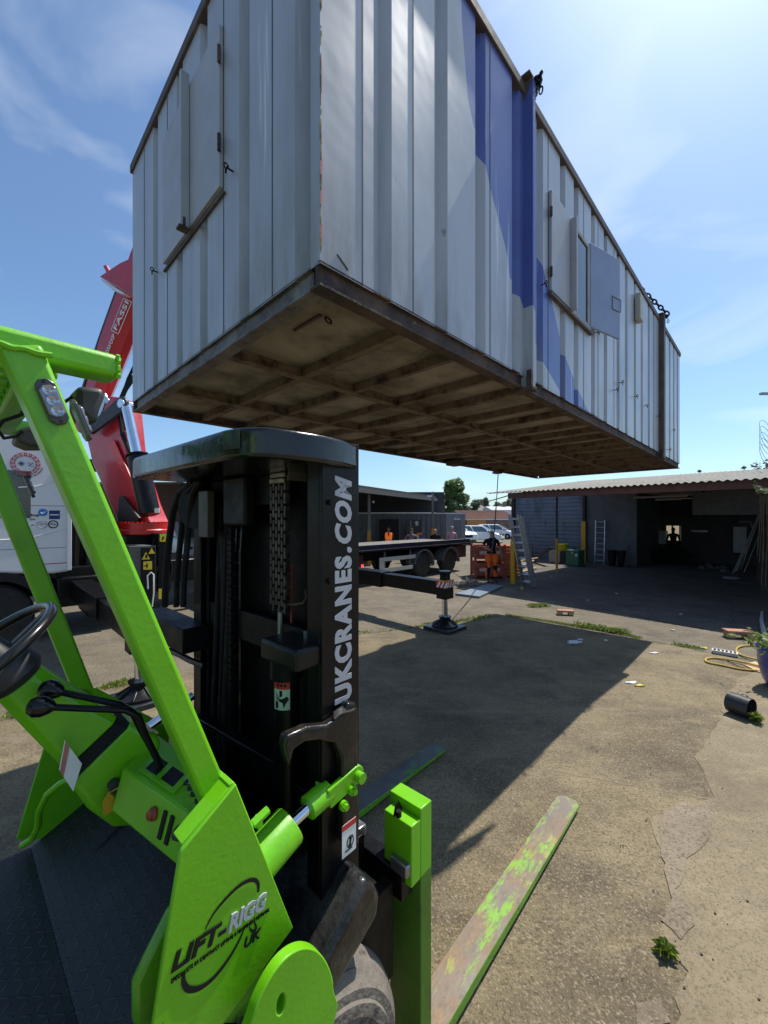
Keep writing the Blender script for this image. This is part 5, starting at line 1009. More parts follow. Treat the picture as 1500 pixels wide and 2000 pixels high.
# flat bed
zrl = CF.T(800, 1060, TS)[2]; zbd = zrl-.10; sE = CF.T(917, 1065, TS)[0]
mb = C_(); mb.box((4.2, TS, zbd-.04), (sE, TS+WID, zbd)); bed = mb.build('flat_bed', M('bed_deck', (.17, .15, .13), .8, var=.2), lorry)
mb = C_(); mb.box((4.2, TS-.012, zrl-.15), (sE+.01, TS+.05, zrl)); mb.box((4.2, TS+.0501, zbd-.12), (sE, TS+WID, zbd-.041)); mb.box((4.2, TS+.052, zrl-.004), (4.3, TS+.053, zrl-.003)); mb.build('bed_rail', M('navy_paint', (.010, .010, .03), .4, coat=.2), bed)
mb = C_(); mb.box((4.2, TS-.020, zrl-.158), (sE, TS-.0125, zrl-.146)); mb.box((4.2, TS-.010, zrl+.001), (sE, TS+.045, zrl+.006)); mb.build('bed_trim', ALU, bed)
a = CF.T(742, 1100, TS)[0]; b = CF.T(812, 1100, TS)[0]; zt5 = CF.T(780, 1086, TS)[2]; zb5 = CF.T(760, 1117, TS)[2]
mb = C_(); mb.box((a, TS-.0, zt5-.13), (b, TS+.04, zt5)); mb.box((a, TS, zb5), (b-.15, TS+.04, zb5+.13)); mb.box((a, TS, zb5+.131), (a+.22, TS+.04, zt5-.131)); mb.build('side_guard', M('side_guard_paint', (.42, .42, .38), .5), lorry, bev=.005)
for px0 in (753, 803): a = CF.T(px0, 1100, TS)[0]; mb = C_(); mb.box((a, TS+.05, zb5), (a+.05, TS+.09, zbd-.15)); mb.build('guard_bracket', STEEL, lorry)
for px0 in (826, 878):
    a = CF.T(px0, 1110, TS+.1)[0]; lwheel(a, TS+.08, .46); lwheel(a, TS+WID-.1, .46, sg=-1)
    mb = C_(); mb.rings([[(a+ra*math.cos(g_), TS+yy, .46+ra*math.sin(g_)) for ra, yy in ((.52, -.0), (.57, -.0), (.57, .45), (.52, .45))] for g_ in [math.pi*i/14-.1 for i in range(15)]]); mb.build('mudguard', M('mudguard_grey', (.12, .12, .13), .35), lorry)
a = CF.T(893, 1090, TS)[0]; mb = C_(); mb.box((a, TS+.1, .55), (sE-.1, TS+WID-.1, zbd-.152)); mb.build('tail_box', M('maroon_paint', (.06, .012, .016), .4), lorry, bev=.01)
for px0, w in ((716, .5), (700, .7)): a = CF.T(px0, 1100, TS)[0]; mb = C_(); mb.box((a-w, TS+.15, .60), (a, TS+.7, 1.0)); mb.build('tool_box', M('maroon_box', (.035, .01, .012), .4), lorry, bev=.02)
lab('tail_lamp', ((706, 1114), (710, 1114), (710, 1103), (706, 1103)), emis('tail_lamp', (1, .03, .04), 2.5), lorry, TS-.02, .01)
# ================================================================== OPEN-FRONTED SHED (right)
SF = Frame((3.53, 13.53), math.atan2(-.747, .665))
def SB(): return MB(SF)
shed = thing('open_shed', 'dark open-fronted shed under a corrugated roof on the right of the yard', 'shed', (3.53+.665*5, 13.53-.747*5, 0), SF.h)
ROOFM = M('fibre_cement_roof', (.20, .185, .155), .85, var=.2, vs=2, dirt=(.10, .095, .07), ds=3, bump=.2)
BEAM = M('red_oxide_beam', (.09, .035, .028), .6, var=.3, dirt=(.04, .03, .03))
DARKB = M('dark_steel_beam', (.03, .022, .02), .7, var=.3)
ZE = 3.0; RS = .115
L0, L1, BD = 0.0, 11.0, 7.5
def ridge(b): return ZE+RS*b if b < BD else ZE+RS*BD-.10*(b-BD)
n_ = int((L1-L0)/.15)*8; vs = []; fs = []
prof = [(L0+(L1-L0)*i/n_, .017*math.sin(2*math.pi*i/8)) for i in range(n_+1)]
bs = (-.12, BD, 17.5)
for bb in bs:
    for a, dz in prof: vs.append((a, bb, ridge(bb)+dz))
m_ = n_+1
for k in range(2): fs += [(k*m_+i, k*m_+i+1, (k+1)*m_+i+1, (k+1)*m_+i) for i in range(n_)]
v2 = [(x, y, z-.008) for x, y, z in vs]; o_ = len(vs)
fs2 = [tuple(o_+i for i in f[::-1]) for f in fs]+[(i, o_+i, o_+i+1, i+1) for i in range(n_)]
mb = SB(); mb.add(vs+v2, fs+fs2); mb.build('roof', ROOFM, shed, recalc=False)
mb = SB(); mb.box((.75, -.02, ZE-.22), (L1, .06, ZE-.035)); mb.build('eaves_beam', BEAM, shed, bev=.004)
mb = SB(); mb.hexa([(.90, -.0, ZE-.30), (1.02, -.0, ZE-.30), (1.02, 17, ridge(17)-.30), (.90, 17, ridge(17)-.30)], [(.90, -.0, ZE-.222), (1.02, -.0, ZE-.222), (1.02, 17, ridge(17)-.10), (.90, 17, ridge(17)-.10)]) if False else None
for a in (.92, 3.9, 6.9, 9.9):
    mb = SB(); mb.bar((a, .07, ZE-.13), (a, BD, ridge(BD)-.13), .10, .16); mb.bar((a, BD+.01, ridge(BD)-.13), (a, 17, ridge(17)-.13), .10, .16); mb.build('rafter', DARKB, shed)
for b in (1.6, 3.2, 4.8, 6.4, 9, 11, 13, 15): mb = SB(); mb.box((.98, b, ridge(b)-.15), (L1, b+.06, ridge(b)-.035)); mb.build('purlin', DARKB, shed)
# front post: rusty top, yellow guard
PBX = G(1003, 1141); pa = SF.inv(PBX)
mb = SB(); mb.box((pa[0]-.05, pa[1]-.05, 0), (pa[0]+.05, pa[1]+.05, ZE-.222)); pst = mb.build('post', DARKB, shed)
mb = SB(); mb.box((pa[0]-.075, pa[1]-.075, 0), (pa[0]+.075, pa[1]+.075, 1.42)); mb.build('post_guard', YELLOW, pst, bev=.01)
for px0, py0, yl, ztop_ in ((1087.5, 1118, 1.35, 3.3),):
    q = SF.inv(G(px0, py0)); mb = SB(); mb.cyl((q[0], q[1], yl), (q[0], q[1], ridge(q[1])-.15), .035, n=12); p2 = mb.build('post', DARKB, shed); mb = SB(); mb.cyl((q[0], q[1], 0), (q[0], q[1], yl), .045, n=12); mb.build('post_guard', YELLOW, p2)
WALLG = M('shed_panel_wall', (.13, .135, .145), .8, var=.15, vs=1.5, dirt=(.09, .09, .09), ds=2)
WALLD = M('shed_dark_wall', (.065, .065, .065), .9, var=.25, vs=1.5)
# wall 2 (panel with ladder), return wall, back wall, right end
mb = SB(); mb.box((-.25, 8.6, 0), (1.95, 8.7, ridge(8.6)-.06)); mb.build('partition_wall', WALLG, shed)
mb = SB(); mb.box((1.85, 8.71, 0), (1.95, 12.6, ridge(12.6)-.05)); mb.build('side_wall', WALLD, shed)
qa = SF.inv(AY(1139, 1100, 19.3)); mb = SB(); mb.box((-.32, 8.45, 0), (-.20, 8.6, 3.6)); p2 = mb.build('post', DARKB, shed); mb = SB(); mb.box((-.36, 8.40, 0), (-.16, 8.449, 2.0)); mb.build('post_guard', YELLOW, p2)
# back wall with lit opening
def back_pt(px, py, b=12.6):
    d = ray(px, py); c = Vector((0, 0, H)); k = (b-(c-SF.o).dot(SF.v))/d.dot(SF.v); return SF.inv(c+d*k)
wl0 = back_pt(1300, 1055); wl1 = back_pt(1330, 1027)
a0_, a1_ = wl0[0], wl1[0]; zz0_, zz1_ = wl0[2], wl1[2]
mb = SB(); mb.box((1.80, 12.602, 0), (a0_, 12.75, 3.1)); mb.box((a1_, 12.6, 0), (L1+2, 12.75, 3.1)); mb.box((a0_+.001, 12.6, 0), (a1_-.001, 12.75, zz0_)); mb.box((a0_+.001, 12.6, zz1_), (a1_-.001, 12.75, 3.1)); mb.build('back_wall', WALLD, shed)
mb = SB(); mb.box((a0_-.5, 14.6, zz0_-.8), (a1_+1.2, 14.7, zz1_+1)); mb.build('lit_room_wall', emis('lit_room', (.55, .47, .30), .42), shed)
mb = SB(); mb.box((a0_+.2, 12.8, zz0_), (a0_+.28, 12.85, zz1_)); mb.box((a1_-.12, 12.8, zz0_), (a1_-.05, 12.85, zz1_)); mb.build('window_frame', WHITE, shed)
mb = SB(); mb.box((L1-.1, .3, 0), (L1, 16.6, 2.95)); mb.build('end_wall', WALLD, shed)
u0 = back_pt(1352, 1006, 11); u1 = back_pt(1482, 966, 11)
mb = SB(); mb.box((u0[0], 11, u0[2]), (u1[0]+.6, 11.1, ridge(11)-.16)); mb.build('upper_partition', M('upper_panel', (.26, .26, .26), .8, var=.2), shed)
for px0, y0 in ((1170, 965), (1219, 966)): q = back_pt(px0, y0, 3.2); mb = SB(); mb.box((q[0], 3.2, q[2]-.12), (q[0]+.03, 3.22, q[2]+.1)); mb.build('hanging_bracket', STEEL, shed)
for (xa, xb, y0, b) in ((1237, 1342, 972, 4.0), (1280, 1330, 976, 7.0)): q = back_pt(xa, y0, b); r_ = back_pt(xb, y0-2, b); mb = SB(); mb.box((q[0], b, q[2]-.03), (r_[0], b+.08, q[2]+.03)); mb.build('strip_light', M('unlit_tube', (.35, .35, .36), .5), shed)
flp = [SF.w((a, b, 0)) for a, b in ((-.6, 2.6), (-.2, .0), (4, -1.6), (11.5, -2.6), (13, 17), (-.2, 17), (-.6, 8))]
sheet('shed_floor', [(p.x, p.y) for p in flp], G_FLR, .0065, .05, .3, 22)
# things inside shed
def sbox(name, label, cat, pxa, pxb, y0, y1, b, dep, mat, bev=.01, group=None):
    q = back_pt(pxa, y1, b); r_ = back_pt(pxb, y0, b); mb = SB(); mb.box((q[0], b, max(q[2], .01)), (r_[0], b+dep, r_[2])); return mb.build(name, mat, label=label, cat=cat, bev=bev, loc=tuple(SF.w(((q[0]+r_[0])/2, b+dep/2, max(q[2], .01)))), h=SF.h, group=group)
sbox('panel', 'pale grey upright panel near the right end inside the dark shed', 'panel', 1432, 1458, 1029, 1079, 11.5, .1, M('pale_panel', (.34, .34, .35), .6))
sbox('wall_shelf', 'thin pale shelf on the back wall right of the lit opening', 'shelf', 1350, 1381, 1036, 1039, 12.25, .3, M('pale_shelf', (.7, .7, .7), .6))
sbox('appliance', 'grey cabinet left of the lit opening inside the dark shed', 'cabinet', 1280, 1299, 1037, 1062, 12.0, .5, M('pale_cabinet', (.35, .35, .35), .6))
mb = SB(); pts = [back_pt(*p, 11.9) for p in ((1445, 1022), (1446, 1019), (1466, 1019), (1468, 1024), (1469, 1031))]; mb.tube(pts, .035, 8); mb.build('bent_pipe', M('pale_pipe', (.2, .2, .2), .5), label='bent grey pipe above the pale panel inside the shed', cat='pipe')
mbx = SB(); q = back_pt(1266, 1075, 13)
for i, (px0, y0, w, h_) in enumerate(((1268, 1062, .9, .7), (1284, 1068, .6, .4), (1252, 1075, .5, .9), (1318, 1066, 1.3, .75))):  # last heap is added to keep the silhouette's lower half dark
    q = back_pt(px0, y0, 11)
    mb = SB(); mb.sph((q[0], 11, h_*.6), .5, 8, (w, .6, h_)); mb.build('covered_heap', M('dark_cover', (.012, .012, .012), .9), label=('wide low dark heap under a cover in the shed', 'small dark heap beside the wide one in the shed', 'tall narrow dark heap left of the others in the shed', 'added dark heap hiding the legs of the silhouetted person in the shed')[i], cat='heap', group='covered heaps in the shed')
rnd = random.Random(5)
for i in range(9):
    q = back_pt(1362+rnd.random()*70, 1085+rnd.random()*12, 9+rnd.random()*2); w = rnd.uniform(.05, .14)
    mb = SB(); mb.prism([(q[0], q[1], .01), (q[0]+w*1.6, q[1]+.02, .01), (q[0]+w*1.3, q[1]+w, w*.8), (q[0]+w*.3, q[1]+w*.8, w)], (.02, .12, .01)); mb.build('rubble', M('rubble_grey', (.14, .13, .12), .9), label='small piece of pale rubble on the dark shed floor', cat='rubble', group='rubble pieces on the shed floor')
# ladder against wall 2
def ladder(name, label, foot, head, across, w, n, mat, rr=.015, rail=(.03, .07), loc=None, group=None, h=0):
    foot = Vector(foot); head = Vector(head); ac = Vector(across).normalized()
    root = thing(name, label, 'ladder', tuple(foot), h, group)
    d = (head-foot); dn = d.normalized(); up = dn.cross(ac)
    for sgn in (-1, 1): mb = MB(); mb.bar(tuple(foot+ac*(sgn*w/2)), tuple(head+ac*(sgn*w/2)), rail[0], rail[1], up=tuple(up)); mb.build('stile', mat, root)
    for i in range(n): p = foot+d*((i+.7)/n); mb = MB(); mb.cyl(p-ac*(w/2), p+ac*(w/2), rr, n=8); mb.build('rung', mat, root)
    return root
f0_ = SF.w((back_pt(1170, 1104, 8.2)[0], 8.25, 0)); hd = SF.w((back_pt(1172, 1016, 8.45)[0], 8.5, back_pt(1172, 1016, 8.5)[2]))
ladder('step_ladder', 'narrow aluminium ladder upright against the grey partition inside the shed', f0_, hd, SF.u, .40, 8, ALU)
# triple extension ladder leaning at the yellow post
LA = Vector(G(1033, 1145)); LT = Vector(AY(1005, 1004, 12.42))
ac = Vector((.55, -.84, 0)).normalized()
tri = thing('extension_ladder', 'aluminium triple extension ladder leaning against the yellow-based shed post', 'ladder', tuple(LA))
dn = (LT-LA).normalized(); nn_ = dn.cross(ac).normalized()
for k in range(3):
    ofs = nn_*(.07*(k-1))
    for sgn in (-1, 1): mb = MB(); mb.bar(tuple(LA+ac*(sgn*(.17+.022*k))+ofs), tuple(LT+ac*(sgn*(.17+.022*k))+ofs-dn*(.05*k)), .028, .062, up=tuple(nn_)); mb.build('stile', ALU, tri)
    for i in range(9): p = LA+(LT-LA)*((i+.6)/9.2)+ofs; mb = MB(); mb.cyl(p-ac*.19, p+ac*.19, .016, n=8); mb.build('rung', ALU, tri)
# cladding wall beyond the shed (separate building)
cw = thing('clad_building', 'blue-grey ribbed sheet building standing left of the open shed', 'building', tuple(SF.w((-2, 9, 0))), SF.h)
ca0 = back_pt(1000, 1080, 8.72)[0]
mb = SB(); prof = []; z = 0
while z < 3.3: prof += [(0, z), (0, z+.10), (.035, z+.13), (.035, z+.17)]; z += .20
prof.append((0, 3.3)); vs = []
for d_, z in prof: vs += [(ca0, 8.72-d_, z), (-.26, 8.72-d_, z)]
mb.add(vs, [(2*i, 2*i+1, 2*i+3, 2*i+2) for i in range(len(prof)-1)]); mb.build('ribbed_wall', SHEET, cw, smooth=0)
mb = SB(); mb.box((ca0, 8.73, 0), (-.26, 15, 3.28)); mb.build('inner_wall', SHEET, cw)
# chests, tub
def gp(px, py, z=0.): return SF.inv(Vector(G(px, py, z)))
def chest(name, label, px0, px1, yb, yt, mat, extra=None):
    a = gp(px0, yb); b = gp(px1, yb); t_ = min(a[1], b[1]); Yd = G(px0, yb)[1]; zt_ = H-(yt-CY)*Yd/FPX; w = b[0]-a[0]
    r = thing(name, label, 'chest', tuple(SF.w(((a[0]+b[0])/2, t_+.3, 0))), SF.h)
    mb = SB(); mb.box((a[0], t_, .02), (b[0], t_+.65, zt_-.08)); mb.build('chest_body', mat, r, bev=.012)
    mb = SB(); mb.box((a[0]-.01, t_-.012, zt_-.078), (b[0]+.01, t_+.66, zt_)); mb.build('lid', mat, r, bev=.01)
    mb = SB(); mb.box((a[0]+w*.42, t_-.02, zt_-.17), (a[0]+w*.58, t_-.001, zt_-.08)); mb.build('latch', STEEL, r)
    if extra: mb = SB(); mb.box((b[0]-w*.28, t_-.004, zt_-.26), (b[0]-w*.10, t_-.001, zt_-.16)); mb.build('chest_label', WLABEL, r)
    return a, b, t_, zt_
chest('storage_chest', 'green tool chest standing by the dark post in the shed', 1106, 1141, 1105, 1074, M('green_chest', (.03, .14, .085), .5), True)
a_, b_, t_, zt_ = chest('storage_chest', 'cream tool chest below the yellow tub in the shed', 1072, 1104, 1099, 1075, M('cream_chest', (.36, .34, .27), .5))
mb = SB(); c = (b_[0]-.02, t_+.33, zt_+.002); mb.lathe(c, (0, 0, 1), [(0, 0), (0, .19), (.02, .20), (.30, .27), (.32, .285), (.33, .275), (.30, .25), (.04, .18), (.04, 0)], 32); mb.build('tub', M('yellow_tub', (.55, .50, .02), .4), label='yellow plastic tub sitting on the cream and green chests', cat='tub', loc=tuple(SF.w(c)))
mb = SB(); mb.prism([(a_[0]-.05, t_+.2, 0.0), (a_[0]+.25, t_+.2, 0.0), (a_[0]+.25, t_+.2, .12)], (0, .3, 0)) if False else None
p0 = Vector(G(1040, 1098)); p1 = Vector(AY(1078, 1068, 18.0)); mb = MB(); mb.bar(tuple(p0+Vector((0, 0, .05))), tuple(p1), .22, .05); mb.build('plank', M('dark_plank', (.06, .055, .05), .8), label='dark plank sloping up against the cream chest', cat='plank')
for i, (px0, lb) in enumerate(((1033, 'left'), (1039, 'right'))):
    mb = MB(); q = Vector(G(px0, 1096)); mb.cyl(q+Vector((0, 0, .01)), q+Vector((0, 0, .75)), .05, n=12); mb.cyl(q+Vector((0, 0, .755)), q+Vector((0, 0, .95)), .03, n=10); mb.build('gas_canister', flat('canister_steel', (.10, .10, .11), .4), label='dark slim canister by the ribbed wall, the %s of the pair' % lb, cat='canister', group='canisters by the ribbed wall')
for i, (px0, px1, yb, yt, lb) in enumerate(((1186, 1202, 1106, 1075, 'black wheelie bin nearest the ladder against the shed partition'), (1204, 1221, 1107, 1076, 'black wheelie bin between the other bin and the leaning board'))):
    a = gp(px0, yb); b = gp(px1, yb); Yd = G(px0, yb)[1]; zt_ = H-(yt-CY)*Yd/FPX
    r = thing('wheelie_bin', lb, 'bin', tuple(SF.w(((a[0]+b[0])/2, a[1]+.3, 0))), SF.h, 'bins by the shed partition'); BINM = M('bin_plastic', (.010, .010, .011), .6)
    t_ = min(a[1], b[1]); mb = SB(); mb.hexa([(a[0]+.04, t_+.04, .03), (b[0]-.04, t_+.04, .03), (b[0]-.04, t_+.4, .03), (a[0]+.04, t_+.4, .03)], [(a[0], t_, zt_-.05), (b[0], t_, zt_-.05), (b[0], t_+.48, zt_-.05), (a[0], t_+.48, zt_-.05)]); mb.build('bin_body', BINM, r, bev=.02)
    mb = SB(); mb.box((a[0]-.01, t_-.02, zt_-.049), (b[0]+.01, t_+.5, zt_)); mb.build('lid', BINM, r, bev=.015)
p0 = Vector(G(1220, 1107)); p1 = Vector(AY(1228, 1064, 17.6)); mb = MB(); mb.bar(tuple(p0), tuple(p1), .10, .03, up=(0, 1, 0)); mb.build('leaning_board', M('grey_board', (.12, .12, .11), .8), label='narrow grey board leaning beside the bins in the shed', cat='board')
# rods and timber at right
rnd = random.Random(9)
for i, (p, q, r_, nm) in enumerate((((1431, 1120), (1492, 985), .016, 0), ((1436, 1117), (1494, 975), .018, 0), ((1440, 1115), (1488, 1000), .014, 0), ((1453, 1118), (1496, 1012), .015, 0), ((1447, 1112), (1490, 990), .015, 0))):
    a = Vector(G(*p)); b = Vector(AY(q[0], q[1], a.y+.5)); mb = MB(); mb.cyl(a, b, r_, n=8); mb.build('long_pole', M('grey_pole', (.42, .40, .37), .7), label=('leftmost of the thin grey poles leaning at the right of the shed', 'tallest and thickest of the thin grey poles leaning at the right of the shed', 'shortest of the grey poles leaning left of the weathered timber', 'rightmost thin grey pole leaning beside the weathered timber', 'thin grey pole leaning in the middle of the bundle in the shed')[i], cat='pole', group='poles leaning at the right of the shed')
for i, (p, q, w, lb) in enumerate((((1494, 1160), (1500, 1010), .20, 'dark weathered timber leaning at the far right edge of the shed'), ((1480, 1145), (1492, 980), .10, 'thin brown timber leaning behind the thicker one at the far right'))):
    a = Vector(G(*p)); b = Vector(AY(q[0], q[1], a.y+.6)); mb = MB(); mb.bar(tuple(a), tuple(b), w, .05); mb.build('timber', M('old_timber', (.05, .042, .032), .9, var=.4), label=lb, cat='timber')
mb = MB(); q = G(1428, 1131); mb.lathe((q[0], q[1], .02), (0, 0, 1), [(0, 0), (0, .22), (.03, .24), (.05, .22), (.04, 0)], 24); mb.build('disc', M('white_disc', (.4, .4, .4), .5), label='round white disc lying on the floor by the leaning poles', cat='disc')

# ================================================================== FAR LEFT SHED + CONTAINER OFFICE
CANR = M('canopy_sheet', (.05, .048, .045), .8, var=.2); CAND = M('canopy_dark', (.045, .045, .048), .8)
can = thing('canopy', 'dark lean-to canopy roof behind the flat bed of the lorry', 'canopy', (0, 21, 0))
pA = Vector(AY(866, 971, 25)); pB = Vector(AY(699, 947, 16.5)); dd = (pB-pA).normalized(); pB2 = pA+dd*16; lf = Vector((-14, 3, 1.1))
mb = MB(); mb.hexa([tuple(p-Vector((0, 0, .12))) for p in (pA, pB2, pB2+lf, pA+lf)], [tuple(p) for p in (pA, pB2, pB2+lf, pA+lf)]); mb.build('canopy_roof', CANR, can)
mb = MB(); mb.bar(tuple(pA+Vector((.05, 0, -.22))), tuple(pB2+Vector((.05, 0, -.22))), .12, .18); mb.build('eaves_beam', M('grey_beam', (.09, .085, .08), .7), can)
c0_ = AY(868, 1001, 24); c1_ = AY(862, 974, 24)
mb = MB(); mb.box((-14, 24, c0_[2]), (c0_[0], 24.1, c1_[2]+.4)); mb.build('upper_cladding', CAND, can)
for px0, Y_ in ((845, 22), (721, 18)):
    q = AY(px0, 1000, Y_); mb = MB(); mb.box((q[0]-.06, Y_-.06, 1.6), (q[0]+.06, Y_+.06, 3.6 if px0 > 800 else 3.55)); p2 = mb.build('post', M('grey_post', (.14, .14, .14), .6), can); mb = MB(); mb.box((q[0]-.08, Y_-.08, 0), (q[0]+.08, Y_+.08, 1.6)); mb.build('post_guard', M('orange_guard', (.5, .22, .03), .6), p2)
mb = MB(); q = AY(840, 971, 21.9); mb.box((q[0]-.18, 21.7, q[2]), (q[0]+.1, 21.9, q[2]+.10)); mb.build('flood_light', WHITE, can); mb = MB(); q = AY(729, 980, 20); mb.sph(q, .07, 8); mb.build('lamp', WHITE, can)
off = thing('container_office', 'long grey shipping container office with open black doorways behind the people', 'container', (1, 23, 0))
CONT = M('container_grey', (.13, .14, .15), .6, var=.1, dirt=(.08, .08, .08), ds=2); zt_ = AY(880, 1004, 23)[2]
def corr(fr, p0, p1, z0, z1, name, mat, par, pitch=.28, dep=.04):
    p0 = Vector(p0); p1 = Vector(p1); d = (p1-p0); L_ = d.length; d.normalize(); n = Vector((d.y, -d.x, 0)); k = int(L_/pitch); vs = []
    for i in range(k):
        for f_, dd_ in ((0, 0), (.3, 0), (.45, -dep), (.85, -dep)): 
            q = p0+d*(L_*(i+f_)/k)+n*dd_; vs += [(q.x, q.y, z0), (q.x, q.y, z1)]
    q = p1; vs += [(q.x, q.y, z0), (q.x, q.y, z1)]
    mb = MB(fr); mb.add(vs, [(2*i, 2*i+2, 2*i+3, 2*i+1) for i in range(len(vs)//2-1)]); return mb.build(name, mat, par, smooth=0)
k0 = AY(700, 1000, 22.5); k1 = AY(871, 1000, 23.2); k2 = AY(909, 1000, 24.6)
corr(WORLD, (-6, 22, 0), (k1[0], k1[1], 0), .05, zt_, 'front_wall', CONT, off); corr(WORLD, (k1[0], k1[1], 0), (k2[0], k2[1], 0), .05, zt_, 'end_wall', M('container_light', (.24, .255, .275), .55, var=.08), off, .18)
mb = MB(); mb.hexa([(-6, 22.05, .05), (k1[0]-.03, k1[1]+.05, .05), (k2[0]-.05, k2[1]+.1, .05), (-6, 26, .05)], [(-6, 22.05, zt_-.02), (k1[0]-.03, k1[1]+.05, zt_-.02), (k2[0]-.05, k2[1]+.1, zt_-.02), (-6, 26, zt_-.02)]); mb.build('inner_box', CONT, off)
mb = MB(); mb.hexa([(-6, 21.95, zt_), (k1[0], k1[1]-.05, zt_), (k2[0]+.05, k2[1], zt_), (-6, 26, zt_)], [(-6, 21.95, zt_+.08), (k1[0], k1[1]-.05, zt_+.08), (k2[0]+.05, k2[1], zt_+.08), (-6, 26, zt_+.08)]); mb.build('roof', M('container_roof', (.5, .5, .5), .6), off)
def offq(name, x0, x1, y0, y1, Y_, mat, par=off, th=.02):
    q = AY(x0, y1, Y_); r_ = AY(x1, y0, Y_); mb = MB(); mb.box((q[0], Y_-th, q[2]), (r_[0], Y_, r_[2])); return mb.build(name, mat, par, smooth=0)
offq('doorway', 741, 779, 1014, 1075, 22.25, KLABEL); offq('doorway', 793, 829, 1015, 1075, 22.5, M('dark_window', (.02, .025, .025), .3))
for xx in ((800, 804), (824, 829)): offq('door_frame', xx[0], xx[1], 1016, 1060, 22.46, CONT)
mb = MB(); q = AY(814, 1021, 22.44); mb.lathe((q[0], q[1], q[2]), (0, -1, 0), [(0, 0), (0, .10), (.01, .10), (.012, 0)], 16); mb.prism([(q[0]-.08, q[1], q[2]-.16), (q[0]+.10, q[1], q[2]-.16), (q[0]+.03, q[1], q[2]+.0), (q[0]-.02, q[1], q[2])], (0, -.01, 0)); mb.build('window_emblem', flat('emblem_white', (.5, .5, .5), .5), off)
offq('door', 882, 902, 1014, 1062, 23.2+.65, M('office_door', (.16, .17, .19), .5)); offq('door_sign', 880, 899, 1013, 1015, 23.8, WLABEL)
po = offq('notice_board', 814, 826, 1040, 1052, 22.35, flat('poster_blue', (.05, .06, .35), .5)); offq('poster', 817, 825, 1040, 1045, 22.31, ORANGE, po); offq('poster', 814, 818, 1042, 1050, 22.31, YLABEL, po)
mb = MB(); q = AY(720, 1000, 19); mb.tube([(q[0]+.26*math.cos(a), 19, .95+.5*math.sin(a)) for a in [math.pi*i/12 for i in range(13)]], .03, 6); mb.build('hoop_stand', DGREY, label='dark hoop stand behind the flat bed under the canopy', cat='stand')
# overhead cable between the sheds
cA_ = Vector(AY(866, 972, 24)); cB_ = Vector(AY(999, 966, 13.1)); mb = MB(); mb.tube([cA_.lerp(cB_, i/20)-Vector((0, 0, .34*math.sin(math.pi*i/20))) for i in range(21)], .018, 5); mb.build('overhead_cable', RUBBER, label='black cable sagging between the two sheds', cat='cable')
# ------------------------------------------------------------------ far buildings
def brick(name, c1, c2, mort, sc):
    m, t, b = nodes(name); v = N(t, 'ShaderNodeTexCoord').outputs['Object']
    mp_ = N(t, 'ShaderNodeMapping', {0: v, 'Rotation': (R(90), 0, 0)})
    bt = N(t, 'ShaderNodeTexBrick', {'Vector': mp_.outputs[0], 'Color1': C4(c1), 'Color2': C4(c2), 'Mortar': C4(mort), 'Scale': sc, 'Mortar Size': .02}); t.links.new(bt.outputs[0], b.inputs['Base Color']); b.inputs['Roughness'].default_value = .9; return m
BRK = brick('brown_brick', (.16, .075, .05), (.21, .11, .08), (.25, .22, .19), 4)
TILE = M('red_roof_tile', (.24, .12, .085), .9, var=.25, vs=3, dirt=(.13, .08, .06), ds=2)
bb = thing('brick_building', 'brown brick building behind the crane and forklift mast', 'building', tuple(AY(330, 1012, 22))[:2]+(0,))
q0 = AY(296, 1030, 22); q1 = AY(352, 946, 22); mb = MB(); mb.box((q0[0]-4, 22, 0), (q1[0], 30, q1[2])); mb.build('wall', BRK, bb); mb = MB(); mb.box((q0[0]-4.1, 21.9, q1[2]), (q1[0]+.1, 30.1, q1[2]+.12)); mb.build('parapet', M('coping', (.3, .28, .25), .8), bb)
def hip_house(name, label, px0, px1, yb, ye, yr, Y_, dep, wm, rm, hip=.3, group=None):
    a = AY(px0, ye, Y_); b = AY(px1, ye, Y_); zr_ = AY(px0, yr, Y_+dep/2)[2]; w = b[0]-a[0]
    r = thing(name, label, 'house', ((a[0]+b[0])/2, Y_+dep/2, 0), 0, group)
    mb = MB(); mb.box((a[0]+.2, Y_+.2, 0), (b[0]-.2, Y_+dep, a[2])); mb.build('wall', wm, r)
    mb = MB(); mb.add([(a[0], Y_, a[2]), (b[0], Y_, a[2]), (b[0], Y_+dep, a[2]), (a[0], Y_+dep, a[2]), (a[0]+w*hip, Y_+dep/2, zr_), (b[0]-w*hip, Y_+dep/2, zr_)], [(0, 1, 5, 4), (1, 2, 5), (2, 3, 4, 5), (3, 0, 4), (0, 3, 2, 1)]); rf = mb.build('roof', rm, r, smooth=0)
    mb = MB(); mb.box((a[0]+w*.7, Y_+dep/2-.3, zr_-.6), (a[0]+w*.7+.7, Y_+dep/2+.3, zr_+.8)); mb.build('chimney', BRK, rf); return r
ROOFG = M('grey_brown_tile', (.20, .16, .14), .9, var=.2)
hip_house('distant_house', 'brown hipped roof house beyond the tiled wall, right of the tree', 915, 962, 1000, 997, 983, 75, 9, WHITE, ROOFG, .42)
hip_house('distant_house', 'low pale-roofed building beside the clad wall beyond the tiled roof', 960, 1012, 1000, 996, 989, 70, 9, WHITE, M('pale_roof', (.45, .47, .5), .6), .02)
lb = thing('low_building', 'low outbuilding with striped red tile roof behind the parked cars', 'building', tuple(AY(950, 1012, 48))[:2]+(0,))
a = AY(904, 1013, 46); b = AY(1012, 1013, 46); zr_ = AY(950, 997, 52)[2]
mb = MB()
